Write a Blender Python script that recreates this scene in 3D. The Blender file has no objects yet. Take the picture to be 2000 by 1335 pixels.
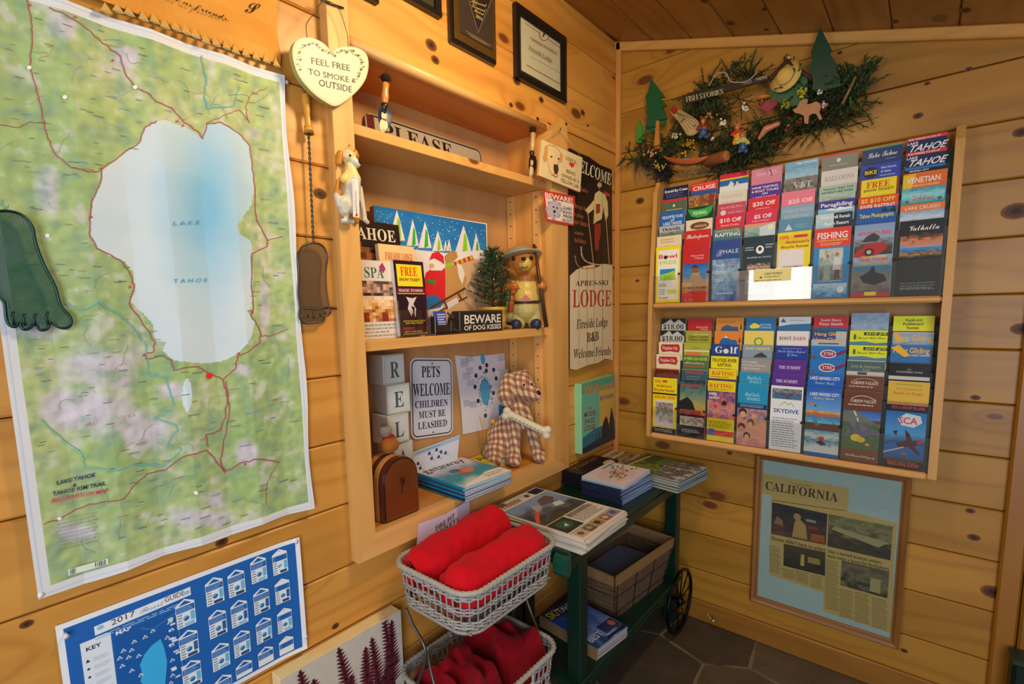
import bpy, bmesh, math, random
import numpy as np
from mathutils import Vector, Matrix, geometry, noise
random.seed(11)
SC = bpy.context.scene
COL = SC.collection
V = Vector
# ---------------------------------------------------------------- camera, world, lights, exposure
CAM = V((1.0807, -2.1, 1.348))
CR = V((0.7527495, 0.6579047, -0.0230121)); CU = V((-0.0620613, 0.1057222, 0.9924572)); CF = V((-0.6553751, 0.7456435, -0.1204127))
FPX, CX, CY = 975.62, 959.59, 723.65
cam = bpy.data.cameras.new('camera'); camo = bpy.data.objects.new('camera', cam); COL.objects.link(camo)
cam.sensor_width = 36; cam.lens = FPX / 2000 * 36; cam.shift_x = (1000 - CX) / 2000; cam.shift_y = (CY - 667.5) / 2000
cam.clip_start = 0.02
camo.matrix_world = Matrix(((CR.x, CU.x, -CF.x, CAM.x), (CR.y, CU.y, -CF.y, CAM.y), (CR.z, CU.z, -CF.z, CAM.z), (0, 0, 0, 1)))
SC.camera = camo
SC.view_settings.view_transform = 'Standard'; SC.view_settings.look = 'None'
SC.view_settings.gamma = 1; SC.view_settings.use_curve_mapping = False
SC.view_settings.exposure = 0.0
world = bpy.data.worlds.new('world'); SC.world = world; world.use_nodes = True
bg = world.node_tree.nodes['Background']; bg.inputs[0].default_value = (1.0, 0.90, 0.74, 1); bg.inputs[1].default_value = 0.21
def light(name, kind, loc, target, energy, color, size=0.1, size_y=None):
    l = bpy.data.lights.new(name, kind); o = bpy.data.objects.new(name, l); COL.objects.link(o)
    o.location = loc; o.rotation_euler = (V(target) - V(loc)).to_track_quat('-Z', 'Y').to_euler()
    l.energy = energy; l.color = color
    if kind == 'AREA':
        l.size = size
        if size_y: l.shape = 'RECTANGLE'; l.size_y = size_y
    elif kind != 'SUN': l.shadow_soft_size = size
    return o
# warm ceiling lamp above the frame; daylight through a window behind the camera on the left and a glass door on the right
light('ceiling_lamp', 'AREA', (0.72, -1.15, 2.2), (0.0, -1.1, 1.5), 11.5, (1.0, 0.72, 0.38), 0.22)
light('window_daylight', 'AREA', (-0.12, -3.3, 1.62), (0.35, 0, 1.3), 13.5, (1.0, 0.97, 0.92), 0.8, 0.8)
light('door_daylight', 'AREA', (1.9, -3.3, 1.15), (0.1, -0.9, 1.0), 44, (0.86, 0.91, 1.0), 1.0, 1.9)

def PL(px, py, x0=0.0):
    d = (px - CX) / FPX * CR - (py - CY) / FPX * CU + CF
    return CAM + d * ((x0 - CAM.x) / d.x)
def PR(px, py, y0=0.0):
    d = (px - CX) / FPX * CR - (py - CY) / FPX * CU + CF
    return CAM + d * ((y0 - CAM.y) / d.y)
def PF(px, py, z0=0.0):
    d = (px - CX) / FPX * CR - (py - CY) / FPX * CU + CF
    return CAM + d * ((z0 - CAM.z) / d.z)
# ---------------------------------------------------------------- colours and mesh builder
def lin(c):
    if not isinstance(c, str): return c
    c = c.lstrip('#')
    if len(c) == 3: c = ''.join(q * 2 for q in c)
    o = []
    for i in (0, 2, 4):
        s = int(c[i:i + 2], 16) / 255
        o.append(s / 12.92 if s <= 0.04045 else ((s + 0.055) / 1.055) ** 2.4)
    return tuple(o)
def mixc(a, b, t):
    a, b = lin(a), lin(b); return tuple(a[i] * (1 - t) + b[i] * t for i in range(3))
def wloc(o):
    p = V((0, 0, 0))
    while o is not None: p = p + o.location; o = o.parent
    return p
class MB:
    def __init__(s): s.v = []; s.f = []; s.c = []; s.m = []; s.s = []
    def add(s, vs, fs, col='#888', mi=0, sm=False):
        b = len(s.v); s.v.extend(vs); c = lin(col)
        for f in fs:
            s.f.append([b + i for i in f]); s.c.append(c); s.m.append(mi); s.s.append(sm)
    def addc(s, vs, fs, cols, mi=0, sm=False):
        b = len(s.v); s.v.extend(vs)
        for f, c in zip(fs, cols):
            s.f.append([b + i for i in f]); s.c.append(c); s.m.append(mi); s.s.append(sm)
    def obox(s, c, ax, ay, az, col='#888', ch=0.0, mi=0, faces=None):
        """box: centre c, half-axis vectors ax, ay, az; ch = chamfer in metres"""
        c, ax, ay, az = V(c), V(ax), V(ay), V(az)
        if ch <= 0:
            vs = [c + ax * i + ay * j + az * k for i in (-1, 1) for j in (-1, 1) for k in (-1, 1)]
            fs = [(0, 1, 3, 2), (4, 6, 7, 5), (0, 4, 5, 1), (2, 3, 7, 6), (0, 2, 6, 4), (1, 5, 7, 3)]
            if ax.cross(ay).dot(az) < 0: fs = [f[::-1] for f in fs]
            s.add(vs, fs, col, mi); return
        L = [ax.length, ay.length, az.length]; u = [ax / L[0], ay / L[1], az / L[2]]
        ch = min(ch, min(L) * 0.95)
        vs = []; idx = {}
        for i in (-1, 1):
            for j in (-1, 1):
                for k in (-1, 1):
                    sg = (i, j, k)
                    for a in range(3):
                        p = c.copy()
                        for q in range(3): p = p + u[q] * sg[q] * (L[q] - (0 if q == a else ch))
                        idx[(i, j, k, a)] = len(vs); vs.append(p)
        fs = []
        for a in range(3):
            b_, c_ = (a + 1) % 3, (a + 2) % 3
            for sgn in (-1, 1):
                q = []
                for (m, n) in ((-1, -1), (1, -1), (1, 1), (-1, 1)):
                    t = [0, 0, 0]; t[a] = sgn; t[b_] = m; t[c_] = n; q.append(idx[(t[0], t[1], t[2], a)])
                fs.append(q if sgn > 0 else q[::-1])
            # edges between b_ and c_ faces running along a
            for m in (-1, 1):
                for n in (-1, 1):
                    t0 = [0, 0, 0]; t0[a] = -1; t0[b_] = m; t0[c_] = n; t1 = list(t0); t1[a] = 1
                    q = [idx[(*t0, b_)], idx[(*t0, c_)], idx[(*t1, c_)], idx[(*t1, b_)]]
                    fs.append(q if m * n < 0 else q[::-1])
        for i in (-1, 1):
            for j in (-1, 1):
                for k in (-1, 1):
                    q = [idx[(i, j, k, 0)], idx[(i, j, k, 1)], idx[(i, j, k, 2)]]
                    fs.append(q if i * j * k > 0 else q[::-1])
        if ax.cross(ay).dot(az) < 0: fs = [f[::-1] for f in fs]
        s.add(vs, fs, col, mi)
    def box(s, lo, hi, col='#888', ch=0.0, mi=0):
        lo, hi = V(lo), V(hi); c = (lo + hi) / 2; h = (hi - lo) / 2
        s.obox(c, (h.x, 0, 0), (0, h.y, 0), (0, 0, h.z), col, ch, mi)
    def tube(s, pts, r, n=8, col='#888', closed=False, mi=0, sm=True, caps=True):
        pts = [V(p) for p in pts]; m = len(pts)
        rs = r if isinstance(r, (list, tuple)) else [r] * m
        vs = []; up = None
        for i in range(m):
            if closed: t = pts[(i + 1) % m] - pts[i - 1]
            else: t = pts[min(i + 1, m - 1)] - pts[max(i - 1, 0)]
            if t.length < 1e-9: t = V((0, 0, 1))
            t.normalize()
            if up is None: up = V((0, 0, 1)) if abs(t.z) < 0.9 else V((1, 0, 0))
            side = t.cross(up)
            if side.length < 1e-6: side = t.orthogonal()
            side.normalize(); up = side.cross(t).normalized()
            for k in range(n):
                a = 2 * math.pi * k / n
                vs.append(pts[i] + (side * math.cos(a) + up * math.sin(a)) * rs[i])
        fs = []
        for i in range(m if closed else m - 1):
            j = (i + 1) % m
            for k in range(n):
                l = (k + 1) % n
                fs.append((i * n + k, i * n + l, j * n + l, j * n + k))
        if not closed and caps:
            fs.append(tuple(range(n - 1, -1, -1))); fs.append(tuple((m - 1) * n + k for k in range(n)))
        s.add(vs, fs, col, mi, sm)
    def lathe(s, base, axis, prof, n=20, col='#888', mi=0, sm=True):
        """prof: list of (radius, distance along axis)"""
        axis = V(axis).normalized(); a = axis.orthogonal().normalized(); b = axis.cross(a)
        vs = []; base = V(base)
        for (r, h) in prof:
            for k in range(n):
                t = 2 * math.pi * k / n
                vs.append(base + axis * h + (a * math.cos(t) + b * math.sin(t)) * r)
        fs = []
        for i in range(len(prof) - 1):
            for k in range(n):
                l = (k + 1) % n; fs.append((i * n + k, i * n + l, (i + 1) * n + l, (i + 1) * n + k))
        fs.append(tuple(range(n - 1, -1, -1))); fs.append(tuple((len(prof) - 1) * n + k for k in range(n)))
        s.add(vs, fs, col, mi, sm)
    def ell(s, c, rx, ry, rz, col='#888', nu=12, nv=8, rot=None, mi=0):
        c = V(c); R = rot or Matrix.Identity(3)
        vs = [c + R @ V((0, 0, rz))]; fs = []
        for i in range(1, nv):
            th = math.pi * i / nv
            for k in range(nu):
                ph = 2 * math.pi * k / nu
                vs.append(c + R @ V((rx * math.sin(th) * math.cos(ph), ry * math.sin(th) * math.sin(ph), rz * math.cos(th))))
        vs.append(c + R @ V((0, 0, -rz)))
        for k in range(nu):
            fs.append((0, 1 + k, 1 + (k + 1) % nu)); b = 1 + (nv - 2) * nu
            fs.append((b + (k + 1) % nu, b + k, len(vs) - 1))
        for i in range(nv - 2):
            for k in range(nu):
                a = 1 + i * nu; l = (k + 1) % nu
                fs.append((a + k, a + nu + k, a + nu + l, a + l))
        s.add(vs, fs, col, mi, True)
    def prism(s, fr, poly, n0, n1, col='#888', side=None, mi=0):
        """extrude 2D polygon (u,v) in frame fr from height n0 to n1"""
        tri = tess(poly); m = len(poly)
        area = sum(poly[i][0] * poly[(i + 1) % m][1] - poly[(i + 1) % m][0] * poly[i][1] for i in range(m))
        top = [fr(u, v, n1) for u, v in poly]; bot = [fr(u, v, n0) for u, v in poly]
        s.add(top, [orient(t, poly) for t in tri], col, mi)
        s.add(bot, [orient(t, poly)[::-1] for t in tri], side or col, mi)
        fs = []
        for i in range(m):
            j = (i + 1) % m; q = (i, j, m + j, m + i)
            fs.append(q if area > 0 else q[::-1])
        s.add(bot + top, fs, side or col, mi)
    def build(s, name, mat, parent=None, origin=None):
        me = bpy.data.meshes.new(name)
        if origin is None:
            if parent is not None: origin = wloc(parent); loc = V((0, 0, 0))
            else:
                xs = np.array([tuple(v) for v in s.v]); lo = xs.min(0); hi = xs.max(0)
                origin = V(((lo[0] + hi[0]) / 2, (lo[1] + hi[1]) / 2, lo[2])); loc = origin
        else:
            origin = V(origin); loc = origin - (wloc(parent) if parent else V((0, 0, 0)))
        me.from_pydata([tuple(V(v) - origin) for v in s.v], [], s.f)
        mats = mat if isinstance(mat, (list, tuple)) else [mat]
        for m in mats: me.materials.append(m)
        n = len(me.polygons)
        me.polygons.foreach_set('material_index', s.m); me.polygons.foreach_set('use_smooth', s.s)
        ca = me.color_attributes.new('Col', 'FLOAT_COLOR', 'CORNER')
        cnt = [len(f) for f in s.f]
        arr = np.ones((sum(cnt), 4), dtype=np.float32)
        arr[:, :3] = np.repeat(np.array([c[:3] for c in s.c], dtype=np.float32), cnt, axis=0)
        ca.data.foreach_set('color', arr.ravel())
        me.update()
        o = bpy.data.objects.new(name, me); COL.objects.link(o)
        if parent is not None: o.parent = parent
        o.location = loc
        return o
def orient(t, poly):
    a, b, c = (poly[i] for i in t)
    ar = (b[0] - a[0]) * (c[1] - a[1]) - (c[0] - a[0]) * (b[1] - a[1])
    return tuple(t) if ar > 0 else tuple(t)[::-1]
def tess(poly):
    if len(poly) == 3: return [(0, 1, 2)]
    return [tuple(t) for t in geometry.tessellate_polygon([[V((p[0], p[1], 0)) for p in poly]])]
def tag(o, label, cat, group=None, kind=None):
    o['label'] = label; o['category'] = cat
    if group: o['group'] = group
    if kind: o['kind'] = kind
    return o
def empty(name, loc, label=None, cat=None, group=None, kind=None):
    o = bpy.data.objects.new(name, None); COL.objects.link(o); o.location = V(loc); o.empty_display_size = 0.05
    if label: tag(o, label, cat, group)
    if kind: o['kind'] = kind
    return o
class Frame:
    """2-D frame: point(u,v,n)"""
    def __init__(s, o, U, Vv, N=None): s.o = V(o); s.U = V(U); s.V = V(Vv); s.N = V(N) if N is not None else s.U.cross(s.V).normalized()
    def __call__(s, u, v, n=0.0): return s.o + s.U * u + s.V * v + s.N * n
# ---------------------------------------------------------------- lettering
CAPH = {'S': 0.676, 'B': 0.714, 'C': 0.70, 'P': 0.70}
_gc = {}
def mathchar(style, c):
    up, lo = {'S': (0x1D400, 0x1D41A), 'C': (0x1D4D0, 0x1D4EA)}.get(style, (0, 0))
    if not up: return c
    if 'A' <= c <= 'Z': return chr(up + ord(c) - 65)
    if 'a' <= c <= 'z': return chr(lo + ord(c) - 97)
    if '0' <= c <= '9' and style == 'S': return chr(0x1D7CE + ord(c) - 48)
    return c
def glyph(style, c):
    k = (style, c)
    if k in _gc: return _gc[k]
    if True:
        ch = mathchar(style, c)
        cu = bpy.data.curves.new('t', 'FONT'); cu.body = ch + '.'; cu.resolution_u = 2
        if ch == c and style in 'SB': cu.offset = 0.018
        o = bpy.data.objects.new('t', cu); COL.objects.link(o)
        me = bpy.data.meshes.new_from_object(o.evaluated_get(bpy.context.evaluated_depsgraph_get()))
        vs = [(v.co.x, v.co.y) for v in me.vertices]; par = list(range(len(vs)))
        def fd(i):
            while par[i] != i: i = par[i]
            return i
        for p in me.polygons:
            a = fd(p.vertices[0])
            for q in p.vertices: par[fd(q)] = a
        gr = {}
        for i in range(len(vs)): gr.setdefault(fd(i), []).append(i)
        dot = set(max(gr.values(), key=lambda L: min(vs[i][0] for i in L)))
        adv = min(vs[i][0] for i in dot) - 0.06
        keep = [i for i in range(len(vs)) if i not in dot]; ix = {i: j for j, i in enumerate(keep)}
        pts = [vs[i] for i in keep]; tris = []
        for p in me.polygons:
            if p.vertices[0] in ix:
                t = [ix[q] for q in p.vertices]
                for j in range(1, len(t) - 1): tris.append(orient((t[0], t[j], t[j + 1]), pts))
        bpy.data.objects.remove(o); bpy.data.curves.remove(cu); bpy.data.meshes.remove(me)
        if c == ' ': adv = 0.28; pts = []; tris = []
    _gc[k] = (adv, pts, tris)
    return _gc[k]
def text_shape(s, style):
    x = 0; out = []
    for c in s:
        if c == ' ': x += 0.27; continue
        a, p, t = glyph(style, c); out.append((x, p, t)); x += a + (0.02 if style != 'C' else -0.01)
    return out, max(x, 0.1)
def text3(mb, s, A, B, H, N=None, col='#111', style='B', off=0.0004, slant=0.0, fit=True, mi=0, bow=0.0):
    """lettering from baseline start A to end B, H = vector of the capital height"""
    A, B, H = V(A), V(B), V(H); out, w = text_shape(s, style); d = (B - A)
    if N is None: N = d.cross(H).normalized()
    k = H / CAPH[style]
    for x0, p, t in out:
        if not t: continue
        vs = []
        for x, y in p:
            q = (x + x0) / w
            vs.append(A + d * q + k * (y + bow * 4 * q * (1 - q)) + d.normalized() * (k.length * y * slant) + N * off)
        mb.add(vs, t, col, mi)
class Art:
    """flat print on a surface; map(u,v,n) gives the 3-D point; layers step outwards"""
    def __init__(s, mb, mp, base=0.0005, step=0.00022, mi=0): s.mb = mb; s.mp = mp; s.n = base; s.step = step; s.mi = mi
    def up(s): s.n += s.step; return s
    def poly(s, pts, col, lift=4e-6):
        s.n += lift; tri = tess(pts); vs = [s.mp(u, v, s.n) for u, v in pts]
        s.mb.add(vs, [orient(t, pts) for t in tri], col, s.mi)
    def rect(s, u0, v0, u1, v1, col): s.poly([(u0, v0), (u1, v0), (u1, v1), (u0, v1)], col)
    def circ(s, u, v, ru, rv, col, n=14, a0=0, a1=2 * math.pi):
        s.poly([(u + ru * math.cos(a0 + (a1 - a0) * i / n), v + rv * math.sin(a0 + (a1 - a0) * i / n)) for i in range(n)], col)
    def line(s, pts, w, col, closed=False):
        m = len(pts)
        for i in range(m if closed else m - 1):
            a = pts[i]; b = pts[(i + 1) % m]; dx, dy = b[0] - a[0], b[1] - a[1]; L = math.hypot(dx, dy)
            if L < 1e-9: continue
            nx, ny = -dy / L * w / 2, dx / L * w / 2; ex, ey = dx / L * w * 0.3, dy / L * w * 0.3
            s.poly([(a[0] + nx - ex, a[1] + ny - ey), (b[0] + nx + ex, b[1] + ny + ey), (b[0] - nx + ex, b[1] - ny + ey), (a[0] - nx - ex, a[1] - ny - ey)], col, 0 if i else 1e-6)
    def text(s, t, u, v, w, h, col='#111', style='B', slant=0.0, rise=0.0, bow=0.0):
        """baseline start (u,v), width w, cap height h, in frame units; rise = dv over the width"""
        out, W = text_shape(t, style); k = h / CAPH[style]; sx = w / W
        for x0, p, tr in out:
            if not tr: continue
            vs = []
            for x, y in p:
                q = (x + x0) / W
                vs.append(s.mp(u + (x + x0) * sx + y * k * slant, v + y * k + rise * q + bow * 4 * q * (1 - q), s.n))
            s.mb.add(vs, tr, col, s.mi)
    def lines(s, u0, v0, u1, v1, n, col, fill=0.5, seed=1, gap=0.12):
        """n rows of small print as dashes"""
        r = random.Random(seed); h = (v1 - v0) / n
        for i in range(n):
            u = u0; v = v1 - (i + 0.5) * h; end = u1 - (u1 - u0) * r.random() * 0.25
            while u < end:
                L = (u1 - u0) * (0.05 + r.random() * gap); e = min(u + L, end)
                s.poly([(u, v - h * fill / 2), (e, v - h * fill / 2), (e, v + h * fill / 2), (u, v + h * fill / 2)], col, 0); u = e + (u1 - u0) * 0.025
    def mosaic(s, u0, v0, u1, v1, nx, ny, fn):
        """picture painted as small cells, fn(x,y) -> colour, x,y in 0..1"""
        vs = [s.mp(u0 + (u1 - u0) * i / nx, v0 + (v1 - v0) * j / ny, s.n) for j in range(ny + 1) for i in range(nx + 1)]
        fs = []; cs = []; flip = (u1 - u0) * (v1 - v0) < 0
        for j in range(ny):
            for i in range(nx):
                a = j * (nx + 1) + i; f = (a, a + 1, a + nx + 2, a + nx + 1)
                fs.append(f[::-1] if flip else f)
                cs.append(lin(fn((i + 0.5) / nx, (j + 0.5) / ny)))
        s.mb.addc(vs, fs, cs, s.mi)
def fbm(x, y, z=0.0, o=4):
    return noise.fractal(V((x, y, z)), 1.0, 2.0, o)
def ramp(t, stops):
    """stops: list of (pos, colour)"""
    if t <= stops[0][0]: return lin(stops[0][1])
    for (a, ca), (b, cb) in zip(stops, stops[1:]):
        if t <= b: return mixc(ca, cb, (t - a) / (b - a))
    return lin(stops[-1][1])
# ---------------------------------------------------------------- organic bodies: one skin over a set of capsules
def organic(prims, vox=0.004, smooth=3, name='body', mat=None, parent=None, k=0.5):
    """prims: (p0, p1, r0, r1, colour); one continuous remeshed surface coloured by nearest part"""
    mb = MB()
    for p0, p1, r0, r1, c in prims:
        p0, p1 = V(p0), V(p1); d = p1 - p0; n = max(1, int(d.length / (max(min(r0, r1), 1e-4) * 0.45)))
        for i in range(n + 1):
            t = i / n; r = r0 * (1 - t) + r1 * t; mb.ell(p0 + d * t, r, r, r, c, 14, 10)
    org = wloc(parent) if parent else V(prims[0][0])
    me = bpy.data.meshes.new('tmp'); me.from_pydata([tuple(v - org) for v in mb.v], [], mb.f)
    o = bpy.data.objects.new('tmp', me); COL.objects.link(o)
    m = o.modifiers.new('r', 'REMESH'); m.mode = 'VOXEL'; m.voxel_size = vox
    sm = o.modifiers.new('s', 'SMOOTH'); sm.iterations = smooth; sm.factor = 0.6
    m2 = bpy.data.meshes.new_from_object(o.evaluated_get(bpy.context.evaluated_depsgraph_get()))
    bpy.data.objects.remove(o); bpy.data.meshes.remove(me)
    n = len(m2.vertices); co = np.empty(n * 3); m2.vertices.foreach_get('co', co); co = co.reshape(-1, 3) + np.array(org)
    best = np.full(n, 1e9); colr = np.ones((n, 4), dtype=np.float32)
    for p0, p1, r0, r1, c in prims:
        a = np.array(V(p0)); d = np.array(V(p1)) - a; L = (d * d).sum()
        t = np.clip(((co - a) @ d) / L, 0, 1) if L > 1e-12 else np.zeros(n)
        dist = np.linalg.norm(co - a - t[:, None] * d, axis=1) - (r0 + (r1 - r0) * t)
        k_ = dist < best; best[k_] = dist[k_]; colr[k_, :3] = lin(c)
    li = np.empty(len(m2.loops), dtype=np.int32); m2.loops.foreach_get('vertex_index', li)
    ca = m2.color_attributes.new('Col', 'FLOAT_COLOR', 'CORNER'); ca.data.foreach_set('color', colr[li].ravel())
    m2.polygons.foreach_set('use_smooth', [True] * len(m2.polygons))
    m2.materials.clear(); m2.materials.append(mat); m2.name = name
    ob = bpy.data.objects.new(name, m2); COL.objects.link(ob)
    if parent: ob.parent = parent
    else: ob.location = org
    return ob
# ---------------------------------------------------------------- materials
def nt(name):
    m = bpy.data.materials.new(name); m.use_nodes = True; t = m.node_tree
    return m, t, t.nodes['Principled BSDF']
def N(t, typ, **kw):
    n = t.nodes.new(typ)
    for k, v in kw.items():
        if k in n.bl_rna.properties: setattr(n, k, v)
    return n
def mth(t, op, a, b=None, c=None):
    n = t.nodes.new('ShaderNodeMath'); n.operation = op
    for i, x in enumerate((a, b, c)):
        if x is None: continue
        if isinstance(x, (int, float)): n.inputs[i].default_value = x
        else: t.links.new(x, n.inputs[i])
    return n.outputs[0]
def mix(t, f, a, b, blend='MIX'):
    n = t.nodes.new('ShaderNodeMix'); n.data_type = 'RGBA'; n.blend_type = blend
    for i, x in ((0, f), (6, a), (7, b)):
        if isinstance(x, (int, float)): n.inputs[i].default_value = x
        elif isinstance(x, tuple): n.inputs[i].default_value = (*x[:3], 1)
        else: t.links.new(x, n.inputs[i])
    return n.outputs[2]
def bump(t, p, h, strength=0.3, dist=0.002):
    b = t.nodes.new('ShaderNodeBump'); b.inputs['Strength'].default_value = strength; b.inputs['Distance'].default_value = dist
    t.links.new(h, b.inputs['Height']); t.links.new(b.outputs[0], p.inputs['Normal'])
def noise_n(t, vec, scale, detail=3, rough=0.5, dist=0.0):
    n = t.nodes.new('ShaderNodeTexNoise'); n.inputs['Scale'].default_value = scale; n.inputs['Detail'].default_value = detail
    n.inputs['Roughness'].default_value = rough; n.inputs['Distortion'].default_value = dist
    if vec is not None: t.links.new(vec, n.inputs['Vector'])
    return n
def colmat(name, rough=0.6, spec=0.4, metal=0.0, nscale=40, namt=0.12, bscale=None, bstr=0.2, bdist=0.001, coat=0.0, sheen=0.0):
    m, t, p = nt(name)
    at = N(t, 'ShaderNodeAttribute'); at.attribute_name = 'Col'
    ge = N(t, 'ShaderNodeNewGeometry')
    n = noise_n(t, ge.outputs['Position'], nscale, 4)
    k = mth(t, 'MULTIPLY_ADD', n.outputs[0], namt * 2, 1 - namt)
    cmb = N(t, 'ShaderNodeCombineXYZ')
    for i in range(3): t.links.new(k, cmb.inputs[i])
    t.links.new(mix(t, 1.0, at.outputs['Color'], cmb.outputs[0], 'MULTIPLY'), p.inputs['Base Color'])
    p.inputs['Roughness'].default_value = rough; p.inputs['Specular IOR Level'].default_value = spec
    p.inputs['Metallic'].default_value = metal
    if coat: p.inputs['Coat Weight'].default_value = coat; p.inputs['Coat Roughness'].default_value = 0.08
    if sheen: p.inputs['Sheen Weight'].default_value = sheen
    if bscale:
        bn = noise_n(t, ge.outputs['Position'], bscale, 3)
        bump(t, p, bn.outputs[0], bstr, bdist)
    return m
def wood(name, axis, base, dark, knot='#3a1d0c', kdens=0.72, ringf=70.0, rough=0.45, kscale=1.0, amt=1.0, plank_rand=True, coat=0.15):
    """knotty pine; grain runs along axis 'x','y' or 'z' of world space"""
    m, t, p = nt(name)
    ge = N(t, 'ShaderNodeNewGeometry'); sp = N(t, 'ShaderNodeSeparateXYZ'); t.links.new(ge.outputs['Position'], sp.inputs[0])
    oi = N(t, 'ShaderNodeObjectInfo')
    X, Y, Z = sp.outputs
    if axis == 'x': a, b, c = X, Z, Y
    elif axis == 'y': a, b, c = Y, Z, X
    else: a, b, c = Z, Y, X
    if axis != 'z' and name.endswith('ceiling'): a, b, c = Y, X, Z
    rnd = mth(t, 'MULTIPLY', oi.outputs['Random'], 37.0) if plank_rand else 3.0
    a2 = mth(t, 'ADD', a, rnd); b2 = mth(t, 'ADD', b, mth(t, 'MULTIPLY', c, 0.9))
    # knots
    kv = N(t, 'ShaderNodeCombineXYZ'); t.links.new(mth(t, 'MULTIPLY', a2, 2.6 * kscale), kv.inputs[0]); t.links.new(mth(t, 'MULTIPLY', b2, 5.2 * kscale), kv.inputs[1])
    vo = N(t, 'ShaderNodeTexVoronoi'); vo.voronoi_dimensions = '2D'; vo.inputs['Scale'].default_value = 1.0; t.links.new(kv.outputs[0], vo.inputs['Vector'])
    cs = N(t, 'ShaderNodeSeparateColor'); t.links.new(vo.outputs['Color'], cs.inputs[0])
    has = mth(t, 'GREATER_THAN', cs.outputs[0], kdens)
    d = vo.outputs['Distance']
    size = mth(t, 'MULTIPLY_ADD', cs.outputs[1], 0.05, 0.028)
    near = mth(t, 'MULTIPLY', has, mth(t, 'POWER', mth(t, 'SUBTRACT', 1.0, mth(t, 'MINIMUM', mth(t, 'MULTIPLY', d, 2.6), 1.0)), 2.0))
    # rings
    gv = N(t, 'ShaderNodeCombineXYZ'); t.links.new(mth(t, 'MULTIPLY', a2, 0.55), gv.inputs[0]); t.links.new(mth(t, 'MULTIPLY', b2, 3.2), gv.inputs[1]); t.links.new(rnd if plank_rand else c, gv.inputs[2])
    g1 = noise_n(t, gv.outputs[0], 1.6, 2, 0.4)
    ph = mth(t, 'ADD', mth(t, 'MULTIPLY', b2, ringf), mth(t, 'ADD', mth(t, 'MULTIPLY', g1.outputs[0], 34.0), mth(t, 'MULTIPLY', near, 16.0)))
    ring = mth(t, 'MULTIPLY_ADD', mth(t, 'SINE', ph), 0.5, 0.5)
    ring = mth(t, 'POWER', ring, 3.0)
    fv = N(t, 'ShaderNodeCombineXYZ'); t.links.new(mth(t, 'MULTIPLY', a2, 6.0), fv.inputs[0]); t.links.new(mth(t, 'MULTIPLY', b2, 260.0), fv.inputs[1]); t.links.new(c, fv.inputs[2])
    fine = noise_n(t, fv.outputs[0], 1.0, 3, 0.6)
    bl = noise_n(t, gv.outputs[0], 3.0, 3, 0.5)
    B, D = lin(base), lin(dark)
    col = mix(t, mth(t, 'MULTIPLY', ring, 0.34 * amt), B, D)
    col = mix(t, mth(t, 'MULTIPLY', fine.outputs[0], 0.28 * amt), col, D)
    col = mix(t, mth(t, 'MULTIPLY', mth(t, 'MAXIMUM', mth(t, 'SUBTRACT', bl.outputs[0], 0.45), 0.0), 1.6 * amt), col, D)
    if plank_rand:
        r2 = mth(t, 'MULTIPLY_ADD', mth(t, 'FRACT', mth(t, 'MULTIPLY', oi.outputs['Random'], 7.31)), 0.22, 0.90)
        cm = N(t, 'ShaderNodeCombineXYZ'); t.links.new(r2, cm.inputs[0]); t.links.new(r2, cm.inputs[1]); t.links.new(mth(t, 'MULTIPLY', r2, r2), cm.inputs[2])
        col = mix(t, 1.0, col, cm.outputs[0], 'MULTIPLY')
    col = mix(t, mth(t, 'MULTIPLY', near, 0.55), col, D)
    isk = mth(t, 'MULTIPLY', has, mth(t, 'LESS_THAN', d, size))
    halo = mth(t, 'MULTIPLY', has, mth(t, 'LESS_THAN', d, mth(t, 'MULTIPLY', size, 1.35)))
    col = mix(t, mth(t, 'MULTIPLY', halo, 0.6), col, lin('#5a2c0e'))
    col = mix(t, mth(t, 'MULTIPLY', isk, 0.75), col, lin('#5c2c10'))
    at = N(t, 'ShaderNodeAttribute'); at.attribute_name = 'Col'
    col = mix(t, 1.0, col, at.outputs['Color'], 'MULTIPLY')
    t.links.new(col, p.inputs['Base Color'])
    p.inputs['Roughness'].default_value = rough; p.inputs['Coat Weight'].default_value = coat; p.inputs['Coat Roughness'].default_value = 0.25
    bump(t, p, mth(t, 'ADD', ring, fine.outputs[0]), 0.25, 0.0006)
    return m
M = {}
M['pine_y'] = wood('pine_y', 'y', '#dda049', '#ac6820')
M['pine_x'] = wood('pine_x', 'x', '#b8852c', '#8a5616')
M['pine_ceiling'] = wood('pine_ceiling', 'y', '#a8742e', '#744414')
M['trim_z'] = wood('trim_z', 'z', '#e4b066', '#c08440', kdens=0.93, amt=0.8)
M['trim_y'] = wood('trim_y', 'y', '#e4b066', '#c08440', kdens=0.93, amt=0.8)
M['trim_x'] = wood('trim_x', 'x', '#dcae62', '#b8803c', kdens=0.97, amt=0.8)
M['ply'] = wood('ply', 'z', '#c99862', '#a87644', kdens=0.99, ringf=25, amt=0.7, plank_rand=False)
M['oak_x'] = wood('oak_x', 'x', '#d9a45c', '#b67c38', kdens=0.999, ringf=160, amt=0.7)
M['oak_z'] = wood('oak_z', 'z', '#d9a45c', '#b67c38', kdens=0.999, ringf=160, amt=0.7)
M['frame_oak_x'] = wood('frame_oak_x', 'x', '#96622e', '#5e3818', kdens=0.999, ringf=200, amt=1.0)
M['frame_oak_z'] = wood('frame_oak_z', 'z', '#96622e', '#5e3818', kdens=0.999, ringf=200, amt=1.0)
M['paper'] = colmat('printed_paper', 0.55, 0.35, nscale=14, namt=0.03, bscale=10, bstr=0.15, bdist=0.002)
M['gloss'] = colmat('glossy_print', 0.38, 0.3, nscale=30, namt=0.03)
M['matte'] = colmat('matte_paint', 0.75, 0.3, nscale=60, namt=0.08, bscale=200, bstr=0.1)
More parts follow.
